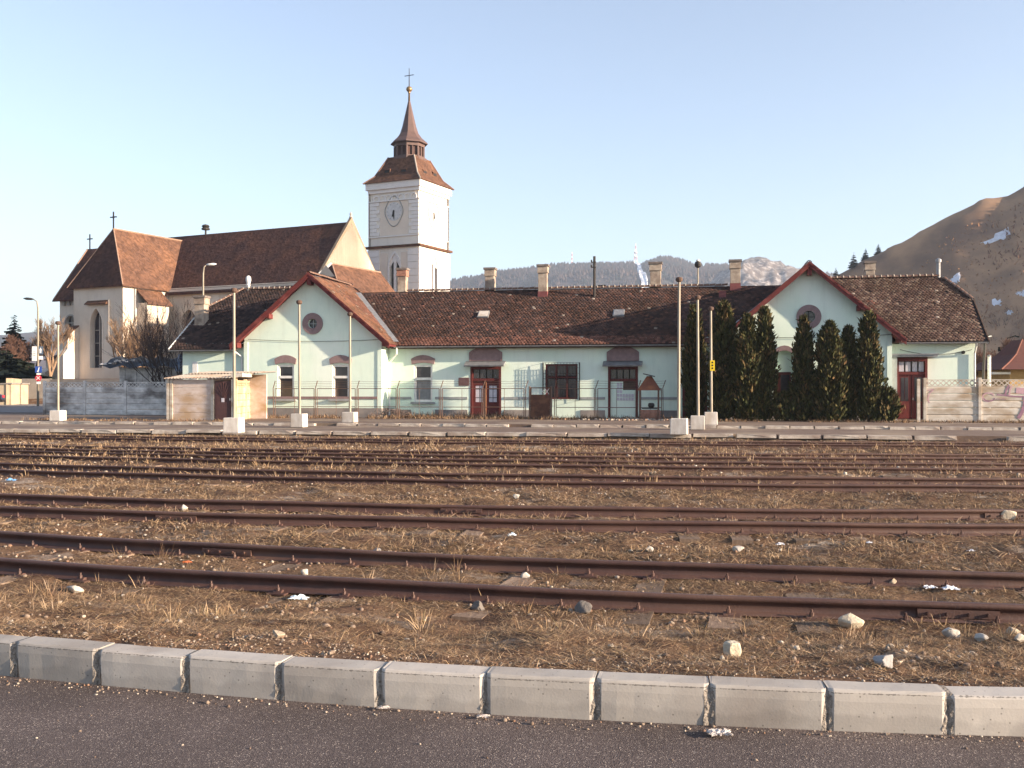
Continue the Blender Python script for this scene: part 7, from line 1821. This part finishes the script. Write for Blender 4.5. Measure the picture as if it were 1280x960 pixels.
# snowy ski run down the ridge
draped([(795.5, 331), (799, 331), (801.5, 337), (805.5, 346), (809, 358), (810, 366), (803, 366), (802, 357), (799, 346), (797, 337)], far_hill, 4.0, 'ski_run', M_snow, 'pale snowy ski run below the transmission tower', 'ski run', None, d0=1200, d1=2400, st=4)
# transmission tower, summit hut, far mast
def lattice_tower(px, yb, yt, label, name, w):
    x = (px - 640) / FOC * RD; zb, zt = zat(yb, RD), zat(yt, RD); X_, Y_ = c2w(x, RD); h = zt - zb
    root = empty(name, (X_, Y_, zb - 6), label, 'tower'); M_r = mat('mast_red', (.45, .10, .08), rough=.7); q = [MB(), MB()]; lv = 8
    for i in range(lv):
        f0, f1 = i / lv, (i + 1) / lv; wa, wb = w * (1 - f0) ** 1.3 + .5, w * (1 - f1) ** 1.3 + .5
        za, zb_ = zb - 6 + (h + 6) * f0, zb - 6 + (h + 6) * f1
        cs = [(-1, -1), (1, -1), (1, 1), (-1, 1)]
        for j in range(4):
            a, b = cs[j], cs[(j + 1) % 4]
            q[i % 2].tube([(X_ + a[0] * wa, Y_ + a[1] * wa, za), (X_ + a[0] * wb, Y_ + a[1] * wb, zb_)], .38, 4)
            q[i % 2].tube([(X_ + a[0] * wa, Y_ + a[1] * wa, za), (X_ + b[0] * wb, Y_ + b[1] * wb, zb_)], .2, 3)
    q[0].build('mast_section', M_r, root); q[1].build('mast_section', M_white, root)
    if w > 2:
        for f in (.28, .5): MB().lathe(X_, Y_, [(3.0, zb + h * f), (3.4, zb + h * f + .6), (3.4, zb + h * f + 2.2), (2.8, zb + h * f + 2.5)], 10).build('platform', M_white, root)
lattice_tower(794.5, 328.5, 304, 'red and white transmission tower on the far ridge', 'transmission_tower', 3.6)
lattice_tower(715, 331.5, 315, 'faint slim mast on the far ridge, left of the tower', 'far_mast', 1.2)
x = (787 - 640) / FOC * RD; X_, Y_ = c2w(x, RD - 8); zb = zat(331, RD)
sh_ = empty('summit_building', (X_, Y_, zb - 5), 'low pale building beside the transmission tower', 'building'); MB().box(X_ - 9, X_ + 9, Y_ - 5, Y_ + 5, zb - 6, zb + 3.6).build('wall', M_panel, sh_); MB().box(X_ - 9.6, X_ + 9.6, Y_ - 5.6, Y_ + 5.6, zb + 3.61, zb + 4.8).build('roof', M_white, sh_)

# ================================================================== STONES AND LITTER IN THE FOREGROUND
def gpoint(px, py):
    u = (px - 640) / FOC; v = (py - HOR) / FOC; d = 4.0
    dx, dy = ray(px); d = np.arange(4, 40, .02); g = ground_h(dx * d, dy * d); h = np.nonzero(EYE - v * d <= g)[0]
    if not len(h): return None
    k = h[0]; return dx * d[k], dy * d[k], g[k], d[k]
def gz2(x, y): return float(ground_h(np.array([x]), np.array([y]))[0])
def rock(px, py, wpx, hpx, label, m, seed, blocky=0.0, deep=.8, name='stone', cat='stone', group='loose stones in the foreground', sink=.12):
    g = gpoint(px, py)
    if not g: return
    X, Y, Z, d = g; w = wpx / FOC * d / 2; h = hpx / FOC * d; rg = np.random.default_rng(seed)
    V = ICO_V.copy(); Fr = ICO_F.copy()
    mid = {}; V = list(map(tuple, V)); F2 = []
    def mp(a, b):
        k = (min(a, b), max(a, b))
        if k not in mid: p = np.array(V[a]) + np.array(V[b]); V.append(tuple(p / np.linalg.norm(p))); mid[k] = len(V) - 1
        return mid[k]
    for _ in range(2):
        mid.clear(); F2 = []
        for a, b, c in Fr: ab, bc, ca = mp(a, b), mp(b, c), mp(c, a); F2 += [(a, ab, ca), (b, bc, ab), (c, ca, bc), (ab, bc, ca)]
        Fr = F2
    V = np.array(V)
    nrm = rg.normal(0, 1, (11, 3)); nrm /= np.linalg.norm(nrm, axis=1)[:, None]
    if blocky: nrm = np.array([(1, 0, 0), (-1, 0, 0), (0, 1, 0), (0, -1, 0), (0, 0, 1), (0, 0, -1)]) + rg.normal(0, .16, (6, 3)); nrm /= np.linalg.norm(nrm, axis=1)[:, None]
    lim = rg.uniform(.40, .72, len(nrm)) if not blocky else rg.uniform(.60, .70, len(nrm))
    for nn, l in zip(nrm, lim):                # cut flat facets
        s = V @ nn; V = V - np.where(s > l, s - l, 0)[:, None] * nn
    V += rg.normal(0, .018, V.shape)
    V -= (V.max(0) + V.min(0)) / 2; V /= (V.max(0) - V.min(0)) / 2
    V = V * np.array((w, w * deep, h / 2 / (1 - sink)))
    a = rg.uniform(-.5, .5) if not blocky else rg.uniform(-.2, .2) + YAW; ca, sa = math.cos(a), math.sin(a)
    V = np.stack([X + V[:, 0] * ca - V[:, 1] * sa, Y + w * deep * .5 + V[:, 0] * sa + V[:, 1] * ca, Z + h / 2 * (1 - sink) + V[:, 2]], -1)
    o = fast_mesh(name, V, np.array(Fr), m, recenter=True); tag(o, label, cat, group); return o
M_rockc = mat('cream_limestone', (.54, .48, .37), (.42, .36, .28), 9, .95, .5, 50); M_rockg = mat('grey_stone', (.30, .29, .29), (.20, .19, .19), 9, .95, .5, 50); M_rockd = mat('dark_stone', (.17, .15, .135), (.11, .10, .09), 9, .95, .5, 50); M_rockt = mat('tan_stone', (.40, .33, .25), (.30, .24, .18), 9, .95, .5, 50); M_rockw = mat('whitish_stone', (.46, .43, .385), (.36, .33, .29), 9, .95, .4, 50)
rock(915, 821, 19, 18, 'cream cube shaped stone block on the grass', M_rockc, 1, blocky=1, deep=.9)
rock(1064, 787, 33, 19, 'large cream stone below the nearest rail', M_rockc, 2, deep=.7)
rock(1105, 837, 26, 17, 'pointed pale grey stone near the kerb', M_rockg, 3, deep=.8)
rock(1190, 799, 21, 13, 'rounded pale stone right of the large cream stone', M_rockw, 4)
rock(1228, 803, 17, 9, 'flat whitish stone, second from the right edge', M_rockw, 5)
rock(1267, 794, 17, 9, 'reddish flat stone at the right edge, left of its pair', M_rockt, 6); rock(1275, 803, 15, 10, 'pale angular stone at the right edge, lower of its pair', M_rockw, 7)
rock(1113, 811, 11, 6, 'small tan stone above the pointed grey stone', M_rockt, 8)
rock(728, 768, 24, 13, 'grey stone wrapped in dry grass under the nearest rail', M_rockd, 9, sink=.4); rock(597, 764, 18, 11, 'dark rounded stone under the nearest rail, left of centre', M_rockd, 10, sink=.4)
rock(346, 798, 18, 9, 'pinkish flat stone near the kerb on the left', M_rockt, 11); rock(90, 742, 24, 9, 'pale flat stone left of the blue and white wrapper', M_rockw, 12)
rock(656, 725, 12, 9, 'whitish stone between the nearest rails', M_rockw, 13); rock(230, 639, 8, 8, 'white stone between the rails of the second track', M_rockw, 14)
rock(1260, 650, 20, 13, 'pale block lying on the second track at the right edge', M_rockc, 15, blocky=.6); rock(380, 720, 9, 8, 'tiny white stone beside the nearest rail', M_rockw, 16)
rock(1116, 732, 12, 9, 'tan chip between the nearest rails, left of the white bag', M_rockt, 17); rock(645, 624, 8, 6, 'small white stone on the grass strip', M_rockw, 18)
rock(923, 690, 15, 7, 'pale flat stone before the second track', M_rockw, 19); rock(810, 690, 13, 7, 'whitish chip on the grass before the second track', M_rockw, 20)
rock(470, 690, 12, 5, 'small flat grey stone between first and second track', M_rockg, 21)
def crumple(px, py, wpx, hpx, label, m, seed, name='paper_scrap', cat='litter', on_road=False, nseg=9):
    if on_road:
        d = FOC * EYE / (py - HOR); X, Y = atD(px, d); Z = 0.0
    else:
        g = gpoint(px, py)
        if not g: return
        X, Y, Z, d = g
    w = wpx / FOC * d; h = hpx / FOC * d; rg = np.random.default_rng(seed); V = []; n = nseg
    for i in range(n + 1):
        for j in range(n + 1):
            u, v = i / n - .5, j / n - .5; e = 1 - .55 * min(1, 4 * (u * u + v * v)) * rg.random()
            V.append((X + (u * CY - v * .6 * SY) * w * e, Y + (u * SY + v * .7 * CY) * w * e, Z + .012 + (.25 + .6 * vnoise(i * .9 + seed * 7, j * .9, seed)) * rg.uniform(.7, 1.1) * h * .9 * (1 - 1.2 * max(abs(u), abs(v)))))
    Fp = [(i * (n + 1) + j, (i + 1) * (n + 1) + j, (i + 1) * (n + 1) + j + 1, i * (n + 1) + j + 1) for i in range(n) for j in range(n)]
    me = bpy.data.meshes.new(name); me.from_pydata(V, [], Fp); me.update(); o = link(name, me, m)
    sm = o.modifiers.new('thickness', 'SOLIDIFY'); sm.thickness = .002
    return tag(o, label, cat, 'litter in the rail yard')
M_pw = mat('white_plastic', (.72, .74, .78), (.60, .62, .66), 12, .5, spec=.4); M_pb = mat('pale_blue_plastic', (.45, .62, .72), (.75, .78, .80), 22, .5, lo=.42, hi=.56); M_blue = mat('blue_plastic', (.10, .26, .50), (.16, .34, .58), 8, .5); M_or = mat('orange_wrapper', (.55, .16, .05), (.40, .10, .04), 20, .6); M_clear = mat('dirty_clear_film', (.52, .48, .45), (.34, .30, .28), 40, .35, spec=.5)
crumple(373, 752, 26, 13, 'crumpled pale blue and white wrapper by the nearest rail', M_pb, 1); crumple(1162, 738, 18, 10, 'white flat package between the nearest rails on the right', M_pw, 2); crumple(1188, 740, 24, 13, 'torn white plastic bag between the nearest rails', M_pw, 3, 'plastic_bag')
crumple(898, 921, 38, 12, 'crumpled clear plastic film against the kerb', M_clear, 4, 'plastic_film', on_road=True, nseg=14)
crumple(14, 603, 13, 10, 'blue plastic bag lying on the grass at the far left', M_blue, 5, 'plastic_bag'); crumple(640, 672, 12, 9, 'small blue and white wrapper beside the second track', M_pb, 6)
crumple(234, 706, 12, 9, 'orange wrapper between the nearest rails', M_or, 7); crumple(975, 683, 12, 8, 'white paper scrap in front of the second track, right of centre', M_pw, 8); crumple(1087, 681, 9, 6, 'small white scrap in front of the second track, far right', M_pw, 9)
crumple(1214, 691, 10, 6, 'white scrap on the grass strip near the right edge', M_pw, 10); crumple(550, 877, 20, 5, 'pale paper shred at the foot of the kerb', M_pw, 11, on_road=True) if False else None
crumple(604, 899, 18, 5, 'pale paper shred at the foot of the kerb', M_clear, 12, on_road=True); crumple(480, 888, 18, 5, 'small pale leaf at the foot of the kerb, left of the shred', M_clear, 13, on_road=True)

# ================================================================== HAZE
hz = bpy.data.materials.new('winter_haze'); hz.use_nodes = True; nt = hz.node_tree
nt.nodes.remove(nt.nodes['Principled BSDF']); pv = nt.nodes.new('ShaderNodeVolumePrincipled')
pv.inputs['Color'].default_value = (.70, .82, 1.0, 1); pv.inputs['Density'].default_value = HAZE_DENSITY; pv.inputs['Anisotropy'].default_value = 0.3
nt.links.new(pv.outputs[0], [n for n in nt.nodes if n.type == 'OUTPUT_MATERIAL'][0].inputs['Volume'])
tag(MB().box(-3700, 3700, -1650, 3900, -8, 330).build('haze', hz), 'thin pale winter haze', 'haze', kind='stuff')
